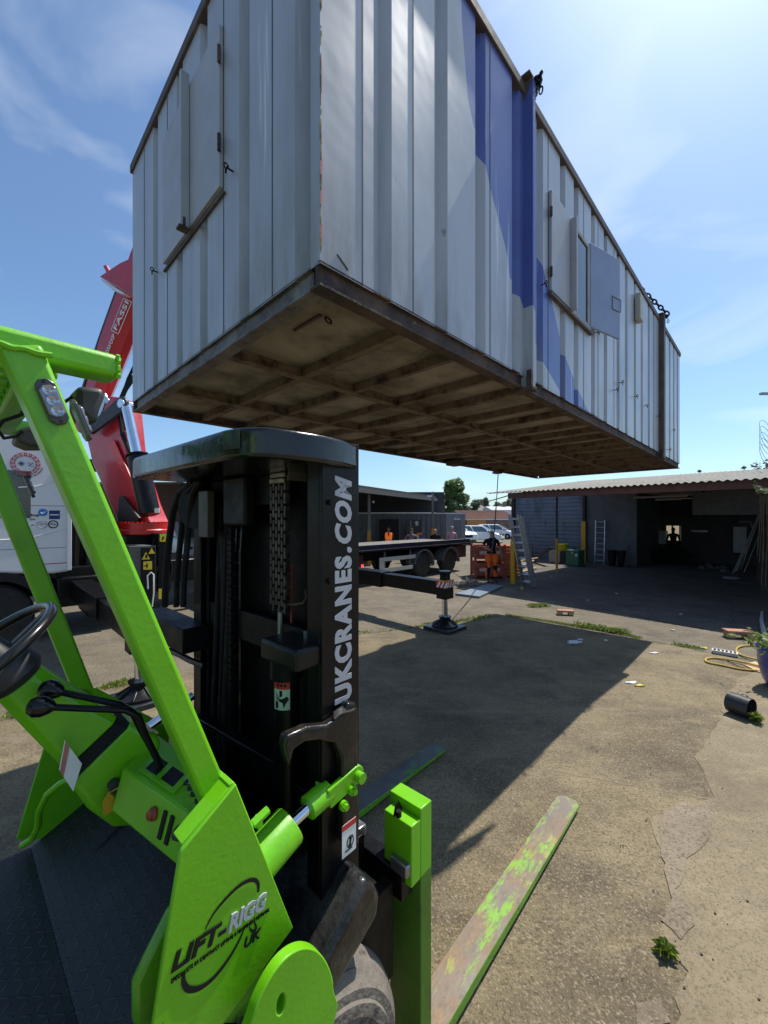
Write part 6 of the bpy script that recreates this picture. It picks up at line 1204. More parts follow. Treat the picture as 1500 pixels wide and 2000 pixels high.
for i in range(12): f0, f1 = i/12, (i+1)/12; y0, y1 = 46+6*f0, 46+6*f1; z0, z1 = a[2]+(zr_-a[2])*f0, a[2]+(zr_-a[2])*f1; mb.add([(a[0], y0, z0+.06), (b[0], y0, z0+.06), (b[0], y1, z1), (a[0], y1, z1), (a[0], y0, z0-.02), (b[0], y0, z0-.02)], [(0, 1, 2, 3), (4, 5, 1, 0)])
mb.build('roof', TILE, lb, smooth=0, recalc=False); mb = MB(); mb.box((a[0], 46.05, 0), (b[0], 52, a[2]-.05)); mb.build('wall', M('rendered_wall', (.20, .12, .10), .9, var=.3, vs=2, dirt=(.3, .2, .17), ds=1.5), lb); mb = MB(); mb.box((a[0]-.1, 45.9, a[2]-.14), (b[0], 46.04, a[2]-.02)); mb.build('gutter', WHITE, lb)
q = AY(912, 1033, 45.8); r_ = AY(949, 1015, 45.8); mb = MB(); mb.box((q[0], 45.8, 0), (r_[0], 45.88, r_[2])); mb.build('orange_door', M('orange_door_paint', (.45, .20, .05), .6), lb)
# ------------------------------------------------------------------ trees
def leaf_mat(name, c1, c2):
    m, t, b = nodes(name); v = N(t, 'ShaderNodeTexCoord').outputs['Object']; gi = N(t, 'ShaderNodeNewGeometry').outputs['Random Per Island']
    c = mixc(t, gi, c1, c2); t.links.new(c, b.inputs['Base Color']); b.inputs['Roughness'].default_value = .6
    b.inputs['Subsurface Weight'].default_value = 0; b.inputs['Transmission Weight'].default_value = 0
    tr = N(t, 'ShaderNodeBsdfTranslucent'); t.links.new(c, tr.inputs[0]); mxs = N(t, 'ShaderNodeMixShader', {0: .35}); t.links.new(b.outputs[0], mxs.inputs[1]); t.links.new(tr.outputs[0], mxs.inputs[2]); t.links.new(mxs.outputs[0], t.nodes['Material Output'].inputs[0]); return m
LEAF = leaf_mat('tree_leaves', (.09, .16, .05), (.20, .29, .10)); LEAFF = leaf_mat('far_tree_leaves', (.11, .15, .09), (.20, .23, .14)); WEED = leaf_mat('weed_leaves', (.10, .17, .02), (.34, .40, .07)); BARK = M('bark', (.08, .06, .045), .9)
def tree(label, px, ytop, ybase, Y_, hw_px, mat, seed, n=2600, ls=.35, group=None):
    rnd = random.Random(seed); base = AY(px, CY, Y_); zt = AY(px, ytop, Y_)[2]; R_ = hw_px*Y_/FPX; zc0 = zt*.30
    root = thing('broadleaf_tree', label, 'tree', (base[0], Y_, 0), 0, group)
    mb = MB(); x, y = base[0], Y_; mb.tube([(x, y, 0), (x+.1, y, zt*.3), (x, y+.1, zt*.75)], [R_*.07, R_*.05, R_*.02], 8)
    cl = []
    for i in range(26):
        a = rnd.random()*6.28; hh = rnd.random()**.8; rr = R_*math.sqrt(max(.05, 1-(2*hh-.85)**2*.75))*rnd.uniform(.35, .85)
        c = Vector((x+rr*math.cos(a), y+rr*math.sin(a), zc0+(zt-zc0)*(hh*.86+.05))); cl.append((c, R_*rnd.uniform(.20, .34)))
        if i % 3 == 0: mb.tube([(x, y, zt*.35+hh*zt*.2), tuple(c)], [R_*.03, R_*.008], 5)
    cl.append((Vector((x, y, zt-R_*.3)), R_*.32))
    mb.build('trunk', BARK, root)
    mb = MB()
    for i in range(n):
        c, r = cl[rnd.randrange(len(cl))]; d = Vector((rnd.gauss(0, 1), rnd.gauss(0, 1), rnd.gauss(0, 1))).normalized()*r*rnd.random()**.35*1.1; p = c+d; s = ls*rnd.uniform(.5, 1.2)
        u = Vector((rnd.gauss(0, 1), rnd.gauss(0, 1), rnd.gauss(0, 1))).normalized()*s; w = u.orthogonal().normalized()*s*.7
        mb.add([tuple(p-u), tuple(p+w), tuple(p+u), tuple(p-w)], [(0, 1, 2, 3)])
    mb.build('crown', mat, root, smooth=0, recalc=False)
tree('large round green tree above the container office roof', 888, 938, 1000, 62, 30, LEAF, 3, n=9000, ls=.34)
for i, (px, yt, Y_, hw_, lb_) in enumerate(((930, 977, 70, 14, 'small bushy tree right of the large round tree'), (948, 973, 85, 8, 'slim tree with pointed top behind the hipped house'), (972, 983, 90, 16, 'low wide tree between the slim tree and the clad wall'), (995, 975, 80, 15, 'tree close beside the shed post in the distance'), (908, 985, 66, 10, 'low shrub-like tree at the foot of the large round tree'), (862, 968, 64, 8, 'tree mostly hidden behind the canopy corner'))):
    tree(lb_, px, yt, 1000, Y_, hw_, LEAFF, 10+i, n=900, ls=.45, group='trees on the far skyline')
for i, (px, yt, Y_, hw_, lb_) in enumerate(((1478, 902, 30, 22, 'dark bushy treetop above the shed roof at the right'), (1500, 898, 31, 18, 'treetop cut by the right edge above the shed roof'), (1453, 911, 32, 8, 'small leafy tip above the shed roof'), (1366, 919, 34, 4, 'tiny tuft of leaves poking above the shed roof'))):
    tree(lb_, px, yt, 1000, Y_, hw_, LEAFF, 30+i, n=700, ls=.16, group='treetops above the shed roof')
# cctv/lamp pole with coil
pc = AY(1496, 900, 12.5); pl_ = thing('wire_coil', 'coil of thin wire rising at the right edge above the shed roof', 'wire', pc)
mb = MB()
for k in range(5): mb.torus((pc[0], 12.5, AY(1496, 890-12*k, 12.5)[2]), (1, 0, 0), (0, .35, 1), .16, .40, .006, 28, 4)
mb.build('wire_loops', flat('thin_wire', (.30, .32, .34), .4, .5), pl_); mb = MB(); mb.box((pc[0]-.22, 12.4, AY(0, 772, 12.5)[2]), (pc[0]+.2, 12.5, AY(0, 768, 12.5)[2])); mb.build('arm', STEEL, pl_)
# vine at the right end of the shed
def leaves(mb, c, r, n, s, rnd, sc=(1, 1, 1), up=.0):
    for i in range(n):
        d = Vector((rnd.gauss(0, 1)*sc[0], rnd.gauss(0, 1)*sc[1], rnd.gauss(0, 1)*sc[2]))*r*.5; p = Vector(c)+d; k = s*rnd.uniform(.5, 1.3)
        u = Vector((rnd.gauss(0, 1), rnd.gauss(0, 1), rnd.gauss(0, 1)+up)).normalized()*k; w = u.orthogonal().normalized()*k*.45
        mb.add([tuple(p-u), tuple(p+w), tuple(p+u), tuple(p-w)], [(0, 1, 2, 3)])
rnd = random.Random(21); mb = MB()
for i in range(10): q = AY(1476+i*3, 952+i*1.2+rnd.uniform(-2, 2), 8.2); leaves(mb, q, .07, 8, .05, rnd)
for i in range(5): q = AY(1490+rnd.random()*12, 965+rnd.random()*30, 8.4); leaves(mb, q, .08, 9, .04, rnd)
sm_ = MB()
for i in range(7): a_v = Vector(AY(1484+i*3, 962, 8.3)); b_v = Vector(AY(1479+i*4, 1060+rnd.random()*90, 8.5)); sm_.tube([a_v, a_v.lerp(b_v, .4)+Vector((rnd.uniform(-.05, .05), 0, 0)), b_v], .008, 5)
mb.build('climbing_vine', leaf_mat('vine_leaves', (.05, .08, .02), (.16, .22, .05)), label='climbing vine hanging at the right end of the shed front', cat='vine', smooth=0, recalc=False)
vn = bpy.data.objects['climbing_vine']; sm_.build('stem', M('vine_stem', (.10, .075, .05), .9), vn)
# ================================================================== PEOPLE
SKIN = M('skin', (.42, .24, .17), .55, var=.06); SKIND = M('tanned_skin', (.30, .16, .11), .55, var=.06)
def person(label, loc, h, height, mats, arms, legs=None, hair=None, extra=None, bulk=1.0, name='person'):
    """mats: dict head/torso/arm/hand/leg/shin/foot -> material. arms: {'l':(elbow, wrist), 'r':...} in body space (x forward, y left)."""
    k = height/1.78
    J = {'pel': (0, 0, .95), 'waist': (0, 0, 1.08), 'chest': (.0, 0, 1.28), 'neck': (-.01, 0, 1.46), 'nk2': (0, 0, 1.53), 'head': (.015, 0, 1.63), 'top': (.01, 0, 1.735)}
    Rr = {'pel': (.15, .115), 'waist': (.145, .115), 'chest': (.165, .125), 'neck': (.075, .07), 'nk2': (.055, .055), 'head': (.078, .098), 'top': (.055, .065)}
    E = [('pel', 'waist'), ('waist', 'chest'), ('chest', 'neck'), ('neck', 'nk2'), ('nk2', 'head'), ('head', 'top')]
    zone = {'pel': 'leg', 'waist': 'torso', 'chest': 'torso', 'neck': 'torso', 'nk2': 'head', 'head': 'head', 'top': 'head'}
    legs = legs or {}
    for s_, y in (('l', 1), ('r', -1)):
        el, wr = arms[s_]; J['sh'+s_] = (0, .185*y, 1.40); J['el'+s_] = el; J['wr'+s_] = wr
        d = (Vector(wr)-Vector(el)).normalized(); J['ha'+s_] = tuple(Vector(wr)+d*.075)
        Rr.update({'sh'+s_: (.066, .066), 'el'+s_: (.043, .043), 'wr'+s_: (.028, .028), 'ha'+s_: (.036, .022)})
        hip, kn, an = legs.get(s_, ((0, .095*y, .88), (.02, .11*y, .49), (0, .12*y, .09)))
        J.update({'hi'+s_: hip, 'kn'+s_: kn, 'an'+s_: an, 'to'+s_: (an[0]+.17, an[1]*1.08, .04)})
        Rr.update({'hi'+s_: (.092, .095), 'kn'+s_: (.062, .062), 'an'+s_: (.045, .045), 'to'+s_: (.045, .035)})
        E += [('chest', 'sh'+s_), ('sh'+s_, 'el'+s_), ('el'+s_, 'wr'+s_), ('wr'+s_, 'ha'+s_), ('pel', 'hi'+s_), ('hi'+s_, 'kn'+s_), ('kn'+s_, 'an'+s_), ('an'+s_, 'to'+s_)]
        zone.update({'sh'+s_: 'torso', 'el'+s_: 'arm', 'wr'+s_: 'hand', 'ha'+s_: 'hand', 'hi'+s_: 'leg', 'kn'+s_: 'shin', 'an'+s_: 'foot', 'to'+s_: 'foot'})
    keys = list(J); me = bpy.data.meshes.new('body'); me.from_pydata([Vector(J[q])*k for q in keys], [(keys.index(a), keys.index(b)) for a, b in E], [])
    o = bpy.data.objects.new('body', me); COL.objects.link(o)
    m1 = o.modifiers.new('skin', 'SKIN'); m1.use_smooth_shade = True
    for i, q in enumerate(keys): a, b = Rr[q]; sv = me.skin_vertices[0].data[i]; bk_ = bulk if q in ('pel', 'waist', 'chest') else 1; sv.radius = (a*k*bk_, b*k*bk_); sv.use_root = (q == 'pel')
    m2 = o.modifiers.new('sub', 'SUBSURF'); m2.levels = 2; m2.render_levels = 2
    dg = bpy.context.evaluated_depsgraph_get(); dg.update(); bm_ = bpy.data.meshes.new_from_object(o.evaluated_get(dg)); bpy.data.objects.remove(o)
    vs = [v.co.copy() for v in bm_.vertices]; fs = [tuple(p.vertices) for p in bm_.polygons]; bpy.data.meshes.remove(bm_)
    zs = ['head', 'torso', 'arm', 'hand', 'leg', 'shin', 'foot']; mi = []
    segs = [(Vector(J[a])*k, Vector(J[b])*k, a, b) for a, b in E]
    for f in fs:
        c = sum((vs[i] for i in f), Vector())/len(f); best = None
        for a, b, na, nb in segs:
            ab = b-a; t_ = max(0, min(1, (c-a).dot(ab)/ab.length_squared)); d = (c-(a+ab*t_)).length
            if best is None or d < best[0]: best = (d, na, nb, t_)
        _, na, nb, t_ = best
        if na[:2] == 'sh' : z = 'torso' if t_ < mats.get('sleeve', .55) else 'hand'
        elif na[:2] in ('el', 'wr'): z = 'hand'
        elif na == 'hi'+na[-1] and nb[:2] == 'kn': z = 'leg' if t_ < mats.get('short', 2) else 'shin'
        elif na[:2] == 'kn': z = 'shin' if t_ < .8 else 'foot'
        elif na[:2] == 'an': z = 'foot'
        elif na == 'neck': z = 'head' if t_ > .35 else 'torso'
        elif na in ('nk2', 'head'): z = 'head'
        elif na == 'pel' and nb == 'waist': z = 'leg' if t_ < .45 else 'torso'
        elif na == 'pel': z = 'leg'
        else: z = 'torso'
        mi.append(zs.index(z))
    M4 = Matrix.Translation(Vector(loc)) @ Matrix.Rotation(h, 4, 'Z')
    mb = MB(); mb.v = [M4 @ v for v in vs]; mb.f = [list(f) for f in fs]; mb.mi = mi
    def X(p): return M4 @ (Vector(p)*k)
    # face: nose, ears, brow; hands: five fingers
    mb.cur = 0
    hc_ = Vector(J['head'])
    mb.fr = WORLD
    mb.tube([X(hc_+Vector((.075, 0, .02))), X(hc_+Vector((.098, 0, -.012))), X(hc_+Vector((.082, 0, -.022)))], [.008*k, .014*k, .008*k], 8)
    for y in (-1, 1): mb.sph(X(hc_+Vector((-.0, .080*y, .0))), .024*k, 6, (.6, .4, 1))
    mb.cur = 3
    for s_, y in (('l', 1), ('r', -1)):
        wr = Vector(J['wr'+s_]); ha = Vector(J['ha'+s_]); d = (ha-wr).normalized(); sd_ = d.cross(Vector((0, 0, 1))); sd_ = sd_.normalized() if sd_.length > .2 else Vector((1, 0, 0)); nn = sd_.cross(d)
        curl = nn*(-.02)
        for i, ln in enumerate((.062, .072, .070, .055)):
            b = ha+sd_*((i-1.5)*.017)-d*.005; mb.tube([X(b), X(b+d*ln*.5+curl*.3), X(b+d*ln*.85+curl*1.2)], [.0095*k, .0085*k, .006*k], 6)
        b = wr+d*.02+sd_*(-.026); mb.tube([X(b), X(b+d*.04-sd_*.022), X(b+d*.065-sd_*.025)], [.011*k, .010*k, .007*k], 6)
    mt = [mats['head'], mats['torso'], mats['torso'], mats['hand'], mats['leg'], mats['shin'], mats['foot']]
    body = mb.build(name, mt, label=label, cat='person', loc=tuple(loc), h=h, smooth=80, recalc=False)
    if hair:
        mb = MB(); rs = []
        for i in range(1, 7):
            th = math.pi*.62*i/6; rs.append([X(hc_+Vector((-.012+.098*math.sin(th)*math.cos(2*math.pi*j/20), .086*math.sin(th)*math.sin(2*math.pi*j/20), .03+.095*math.cos(th)+(.03 if math.cos(2*math.pi*j/20) > .3 and i == 6 else 0)))) for j in range(20)])
        mb.rings(rs, cap=True); mb.build('hair', hair, body, smooth=60)
    if extra: extra(X, body, mb)
    return body
BLK = M('black_cloth', (.012, .012, .014), .9, var=.15); ORC = M('orange_cloth', (.75, .13, .015), .85, var=.08, dirt=(.4, .08, .02), ds=8); PINK = M('pink_cloth', (.50, .27, .33), .9, var=.1); MAU = M('mauve_cloth', (.22, .15, .17), .9); DEN = M('dark_denim', (.03, .035, .05), .9); HAIRG = M('grey_hair', (.30, .29, .27), .8); HAIRD = M('dark_hair', (.03, .02, .015), .8); BOOT = M('dark_boot', (.03, .025, .022), .7); HIVIS = emis('x', (0, 0, 0), 0); bpy.data.materials.remove(HIVIS)
# worker in orange shorts
wp = Vector(G(960, 1137)); face = math.atan2(-wp.y, -wp.x)+R(8)
def worker_extra(X, body, mb0):
    mb = MB()
    for y in (-1, 1):
        mb.box((0, 0, 0), (0, 0, 0)) if False else None
        mb.torus(X((.105, .031*y, 1.645)), X((0, 1, 0))-X((0, 0, 0)), Vector((0, 0, 1)), .022, .015, .006, 12, 5)
        mb.lathe(X((.104, .031*y, 1.645)), (X((1, 0, 0))-X((0, 0, 0))), [(0, .0), (0, .021), (.006, .018), (.008, 0)], 12)
    mb.build('sunglasses', flat('sunglass_black', (.01, .01, .01), .15), body)
    mb = MB()
    for y in (-1, 1):
        mb.tube([X((.0, .10*y, .93)), X((.01, .105*y, .80)), X((.022, .115*y, .66))], [.125, .112, .108], 14)
    mb.build('shorts', ORC, body)
    for y in (-1, 1): mb = MB(); mb.tube([X((.03, .112*y, .56)), X((.03, .115*y, .46))], [.072, .070], 12); mb.build('knee_pad', BLK, body)
    mb = MB(); mb.tube([X((.012, -.118, .42)), X((.005, -.12, .14))], [.072, .078], 12); mb.build('gaiter', ORC, body)
    mb = MB(); mb.tube([X((.011, -.119, .32)), X((.008, -.1195, .28))], [.076, .077], 12); mb.build('reflective_band', M('reflective_grey', (.4, .4, .38), .4), body)
    mb = MB(); mb.tube([X((.012, .118, .42)), X((.005, .12, .20))], [.070, .074], 12); mb.build('gaiter', ORC, body)
    mb = MB(); mb.tube([X((0, 0, .955)), X((0, 0, 1.02))], [.165, .165], 16); mb.build('hem', BLK, body)
    mb = MB(); q = X((.125, .03, 1.32)); mb.sph(q, .03, 6, (1, .3, .5)); mb.build('chest_print', WLABEL, body)
person('man in black T-shirt, sunglasses and orange work shorts holding the strap', wp, face, 1.80,
       dict(head=SKIN, torso=BLK, hand=SKIND, leg=ORC, shin=BLK, foot=BOOT, sleeve=.6), {'l': (-.02, .27, 1.13), 'r': (.06, -.29, 1.16)}|{'l': ((-.03, .28, 1.13), (.05, .33, .88)), 'r': ((.02, -.29, 1.16), (.25, -.14, 1.11))},
       legs={'l': ((0, .095, .88), (.03, .12, .49), (.02, .14, .09)), 'r': ((0, -.095, .88), (.06, -.10, .49), (.08, -.12, .09))}, extra=worker_extra)
def bystander(label, px, pyh, Y_, **kw):
    q = AY(px, pyh, Y_); hgt_ = q[2]; return person(label, (q[0], Y_, 0), R(-90)+kw.pop('turn', 0), hgt_, **kw)
A0 = {'l': ((-.02, .26, 1.13), (.06, .27, .88)), 'r': ((-.02, -.26, 1.13), (.06, -.27, .88))}
AH = {'l': ((-.06, .38, 1.16), (.08, .20, 1.00)), 'r': ((-.06, -.38, 1.16), (.08, -.20, 1.00))}
def vest(X, body, mb0):
    mb = MB()
    prof = [(.86, .165, .13), (1.0, .165, .135), (1.15, .168, .138), (1.30, .19, .145), (1.40, .205, .125), (1.455, .13, .10)]
    rs = [[X((hx*math.cos(a), hy*math.sin(a), z)) for a in [2*math.pi*i/24 for i in range(24)]] for z, hy, hx in prof]
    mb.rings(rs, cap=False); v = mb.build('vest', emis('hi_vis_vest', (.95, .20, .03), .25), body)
    mb = MB(); mb.prism([X(p) for p in ((.147, -.05, 1.44), (.147, .05, 1.44), (.152, 0, 1.24))], X((.012, 0, 0))-X((0, 0, 0))); mb.build('collar_gap', BLK, v)
    for z in (.97, 1.08): mb = MB(); mb.rings([[X((1.02*.138*math.cos(a), 1.02*.168*math.sin(a), zz)) for a in [2*math.pi*i/24 for i in range(24)]] for zz in (z, z+.045)], cap=False); mb.build('reflective_band', M('vest_band', (.6, .5, .4), .4), v)
bystander('person in orange hi-vis vest standing in the dark office doorway', 759, 1027, 19.6, mats=dict(head=SKIND, torso=BLK, hand=BLK, leg=DEN, shin=DEN, foot=BOOT, sleeve=1.1), arms=A0, hair=HAIRD, extra=vest)
bystander('person in mauve T-shirt with hands on hips behind the flat bed', 804, 1031, 19.4, mats=dict(head=SKIN, torso=MAU, hand=SKIN, leg=DEN, shin=DEN, foot=BOOT), arms=AH, hair=HAIRD)
bystander('bald man in black polo shirt behind the flat bed by the grey post', 850, 1031, 18.4, mats=dict(head=SKIN, torso=BLK, hand=SKIN, leg=DEN, shin=DEN, foot=BOOT), arms={'l': ((-.04, .33, 1.15), (.10, .22, .93)), 'r': A0['r']}, bulk=1.12)
bystander('grey-haired man in pink shirt by the light grey container end', 882, 1026, 19.5, mats=dict(head=SKIN, torso=PINK, hand=SKIN, leg=DEN, shin=DEN, foot=BOOT), arms=A0, hair=HAIRG, turn=R(12))
q = back_pt(1315, 1042, 12.1); qq = SF.w((q[0], 12.1, 0)); person('dark silhouetted person before the lit opening deep inside the shed', tuple(qq), R(-90)-.6, 1.72, dict(head=BLK, torso=BLK, hand=BLK, leg=BLK, shin=BLK, foot=BLK), A0, hair=BLK)  # silhouette painted in: head, hands and hair black like the clothes

# ================================================================== VEHICLES
CARW = M('white_car_paint', (.78, .79, .80), .25, var=.02, vs=2, coat=.6)
def car(label, x, y, h, L_, W_, prof, belt, gh, mat, wheels, grille=None, group='parked white cars', hiband=None):
    """prof: lower body side outline (x,z); gh: greenhouse outline (x,z) bottom then top"""
    F = Frame((x, y), h); r = thing('parked_car', label, 'car', (x, y, 0), h, group)
    mb = MB(F); n = len(prof); hw = W_/2
    secs = [(-hw, .86), (-hw*.96, .97), (-hw*.80, 1.0), (hw*.80, 1.0), (hw*.96, .97), (hw, .86)]
    cz = .55; rs = [[(px_*(.985+.015*f_ if abs(yy) < hw else .97), yy, cz+(pz-cz)*f_) for px_, pz in prof] for yy, f_ in secs]
    mb.rings(rs); body = mb.build('body', mat, r, bev=.02)
    mb = MB(F); top_ = gh; rs = [[(a, -hw*.90 if b_ < belt+.1 else -hw*.70, b_) for a, b_ in top_], [(a, hw*.90 if b_ < belt+.1 else hw*.70, b_) for a, b_ in top_]]
    mb.rings(rs); ghm = mb.build('glasshouse', WSCREEN, r)
    tops = [p for p in top_ if p[1] > belt+.1]; xa, xb = min(p[0] for p in tops), max(p[0] for p in tops); zt_ = max(p[1] for p in tops)
    mb = MB(F); mb.hexa([(xa-.03, -hw*.72, zt_-.03), (xb+.03, -hw*.72, zt_-.03), (xb+.03, hw*.72, zt_-.03), (xa-.03, hw*.72, zt_-.03)], [(xa+.08, -hw*.62, zt_+.04), (xb-.1, -hw*.62, zt_+.04), (xb-.1, hw*.62, zt_+.04), (xa+.08, hw*.62, zt_+.04)]); mb.build('roof', mat, r, bev=.02)
    fr_ = [p for p in top_ if p[1] <= belt+.1]; f0, f1 = min(p[0] for p in fr_), max(p[0] for p in fr_)
    for yy, s_ in ((-1, 1), (1, 1)):
        for (pa_, pb_2) in (((f1-.02, yy*hw*.90, belt), (xb, yy*hw*.70, zt_)), ((f0+.02, yy*hw*.90, belt), (xa, yy*hw*.70, zt_)), (((f0+f1)/2, yy*hw*.905, belt), ((xa+xb)/2, yy*hw*.71, zt_))):
            mb = MB(F); mb.bar(pa_, pb_2, .07, .05); mb.build('pillar', mat, r)
        mb = MB(F); mb.sph((f1-.35, yy*(hw+.10), belt+.08), .10, 8, (.6, 1, .7)); mb.build('mirror', mat, r)
    for wx, wr in wheels:
        for yy in (-1, 1):
            mb = MB(F); mb.lathe((wx, yy*(hw-.2), wr), (0, yy, 0), [(0, wr*.6), (0, wr), (.19, wr), (.215, wr*.9), (.215, wr*.62)], 24); w_o = mb.build('wheel', TYRE_D, r); mb = MB(F); mb.lathe((wx, yy*(hw-.0), wr), (0, yy, 0), [(0, 0), (.02, wr*.2), (.0, wr*.62), (-.02, wr*.62)], 20); mb.build('rim', ALU, w_o)
    xf = max(p[0] for p in prof)
    for yy in (-1, 1): mb = MB(F); mb.sph((xf-.16, yy*hw*.74, .78), .16, 8, (.8, 1, .55)); mb.build('headlight', M('headlight_glass', (.10, .11, .13), .1), r)
    mb = MB(F); mb.box((xf-.06, -hw*.42, .60), (xf+.015, hw*.42, .82)); mb.build('grille', grille or KLABEL, r, bev=.02)
    mb = MB(F); mb.box((xf-.04, -.26, .42), (xf+.03, .26, .53)); mb.build('number_plate', WLABEL, r)
    mb = MB(F); mb.box((xf-.10, -hw*.8, .26), (xf+.012, hw*.8, .40)); mb.build('bumper', DGREY, r, bev=.02)
    if hiband: mb = MB(F); mb.box((xf-.5, -hw*.985, .62), (xf-.2, -hw*.6, .74)); mb.build('yellow_band', flat('fluo_yellow', (.6, .7, .05), .5), r)
    return r
hatch = [(-2.0, .35), (-2.05, .85), (-1.9, 1.0), (.5, .98), (1.2, .90), (1.75, .78), (2.0, .62), (2.02, .35), (1.6, .25), (-1.6, .25)]
hgh = [(-1.85, .97), (1.15, .90), (.25, 1.42), (-1.2, 1.46), (-1.7, 1.25)]
pick = [(-2.6, .5), (-2.6, 1.1), (.0, 1.12), (.9, 1.12), (1.6, 1.10), (2.35, 1.02), (2.55, .85), (2.58, .45), (2.1, .35), (-2.2, .35)]
pgh = [(-.9, 1.1), (1.35, 1.1), (.65, 1.72), (-.5, 1.76), (-.85, 1.7)]
q = G(905, 1064); car('white pickup with dark grille, nose showing past the container end', q[0]-.9, q[1]+1.6, R(-62), 5.2, 1.9, pick, 1.1, pgh, CARW, ((1.7, .38), (-1.6, .38)), hiband=True)
q = G(960, 1062); car('white hatchback behind the worker, facing right between pickup and ladder', q[0]-.5, q[1]+2.0, R(-24), 4.1, 1.75, hatch, .97, hgh, CARW, ((1.25, .31), (-1.25, .31)))
q = G(968, 1054); car('white hatchback mostly hidden behind the front white hatchback', q[0]+.6, q[1]+2.0, R(-24), 4.1, 1.75, hatch, .97, hgh, CARW, ((1.25, .31), (-1.25, .31)))
q = G(366, 1104); r = car('white van seen between the crane and the forklift mast', q[0]-1.2, q[1]+2, R(-40), 4.8, 1.9, [(-2.4, .4), (-2.4, 1.9), (.9, 1.9), (1.6, 1.2), (2.3, 1.0), (2.45, .45), (2, .3), (-2, .3)], 1.2, [(.2, 1.2), (1.6, 1.2), (.95, 1.92), (.2, 1.93)], CARW, ((1.6, .33), (-1.5, .33)), group=None); r['category'] = 'van'; r.name = 'parked_van'

# ================================================================== YARD OBJECTS
STIL = M('red_oxide_stillage', (.36, .085, .05), .65, var=.2, vs=3, dirt=(.14, .06, .04), ds=4, dt=(.5, .7))
def stillage(label, x, y, z, h, w=1.02, d=.95, ht=.60):
    F = Frame((x, y), h); r = thing('steel_stillage', label, 'stillage', (x, y, z), h, 'stacked red steel stillages')
    for a in (-1, 1):
        for b in (-1, 1): mb = MB(F); mb.box((a*w/2-.04, b*d/2-.04, z), (a*w/2+.04, b*d/2+.04, z+ht)); mb.build('corner_post', STIL, r, bev=.004)
    for b in (-1, 1):
        mb = MB(F); mb.box((-w/2+.041, b*d/2-.015, z+.10), (w/2-.041, b*d/2+.015, z+ht-.06)); p_ = mb.build('side_sheet', STIL, r)
        for zz in (z+.12, z+ht-.12): mb = MB(F); mb.box((-w/2+.041, b*(d/2+.016), zz), (w/2-.041, b*(d/2+.034), zz+.05)); mb.build('rail', STIL, p_, bev=.003)
        mb = MB(F); mb.box((-w*.36, b*(d/2+.017), z+ht*.42), (-w*.08, b*(d/2+.022), z+ht*.62)); mb.box((w*.12, b*(d/2+.017), z+ht*.45), (w*.34, b*(d/2+.022), z+ht*.62)); mb.build('stillage_plate', M('faded_plate', (.55, .45, .40), .6), p_)
    for a in (-1, 1): mb = MB(F); mb.box((a*w/2-.015, -d/2+.041, z+.10), (a*w/2+.015, d/2-.041, z+ht-.06)); mb.build('end_sheet', STIL, r)
    mb = MB(F); mb.box((-w/2+.041, -d/2+.041, z+.08), (w/2-.041, d/2-.041, z+.098)); mb.build('base_sheet', STIL, r)
sp_ = G(963, 1133); stillage('lower of two stacked red-oxide stillages behind the worker', sp_[0], sp_[1]+.75, .01, R(-4)); stillage('upper of two stacked red-oxide stillages behind the worker', sp_[0], sp_[1]+.75, .615, R(-4))
PAL = M('orange_pallet', (.55, .17, .07), .7, var=.2, dirt=(.3, .1, .05), ds=5)
p0_ = None
for i in range(9):
    z = .02+i*.125; q = G(997, 1128)
    r = thing('slatted_pallet', 'orange slatted pallet in the stack between the stillages and the yellow post' , 'pallet', (q[0]+.1, q[1]+.8, z), R(-4), 'stacked orange slatted pallets')
    F = Frame((q[0]+.1, q[1]+.8), R(-4)); jx = .03*math.sin(i*2.3)
    mb = MB(F)
    for k_ in range(5): mb.box((-.36+jx, -.5+k_*.22, z+.085), (.36+jx, -.5+k_*.22+.13, z+.105))
    mb.build('deck', PAL, r)
    for k_ in (-.48, 0, .42): mb = MB(F); mb.box((-.36+jx, k_, z), (.36+jx, k_+.07, z+.084)); mb.build('bearer', PAL, r)
    r['label'] = ['lowest', 'second', 'third', 'fourth', 'fifth', 'sixth', 'seventh', 'eighth', 'topmost'][i]+(' pallet from the ground' if 0 < i < 8 else ' pallet')+' in the orange slatted stack beside the yellow post'
WOOD = M('pale_wood', (.42, .30, .17), .8, var=.15, vs=6, dirt=(.25, .17, .1), ds=5); WOODR = M('weathered_red_wood', (.40, .19, .11), .8, var=.2, vs=6, dirt=(.25, .15, .1), ds=5)
for i, (a, b, zz) in enumerate((((1006, 1118), (1042, 1100), .10), ((1010, 1110), (1050, 1102), .26), ((1008, 1123), (1046, 1112), .02))):
    p = Vector(G(*a)); q = Vector(G(*b)); p.z = q.z = zz+.03; mb = MB(); mb.bar(tuple(p), tuple(q), .10, .05); mb.build('timber_batten', WOOD, label=('pale timber batten behind the ladder, middle one', 'pale timber batten behind the ladder, raised and farthest', 'pale timber batten behind the ladder, lowest on the ground')[i], cat='timber', group='timber battens behind the ladder')
# steel plate
pts = [G(889, 1163), G(953, 1144), G(983, 1147), G(936, 1169)]; mb = MB(); mb.prism([(p[0], p[1], .012) for p in pts], (0, 0, .05)); pp = mb.build('steel_plate', M('blue_grey_plate', (.17, .21, .24), .5, var=.12, vs=2, dirt=(.08, .10, .12), ds=2), label='flat blue-grey steel panel lying on the ground at the worker\'s feet', cat='panel', bev=.004)
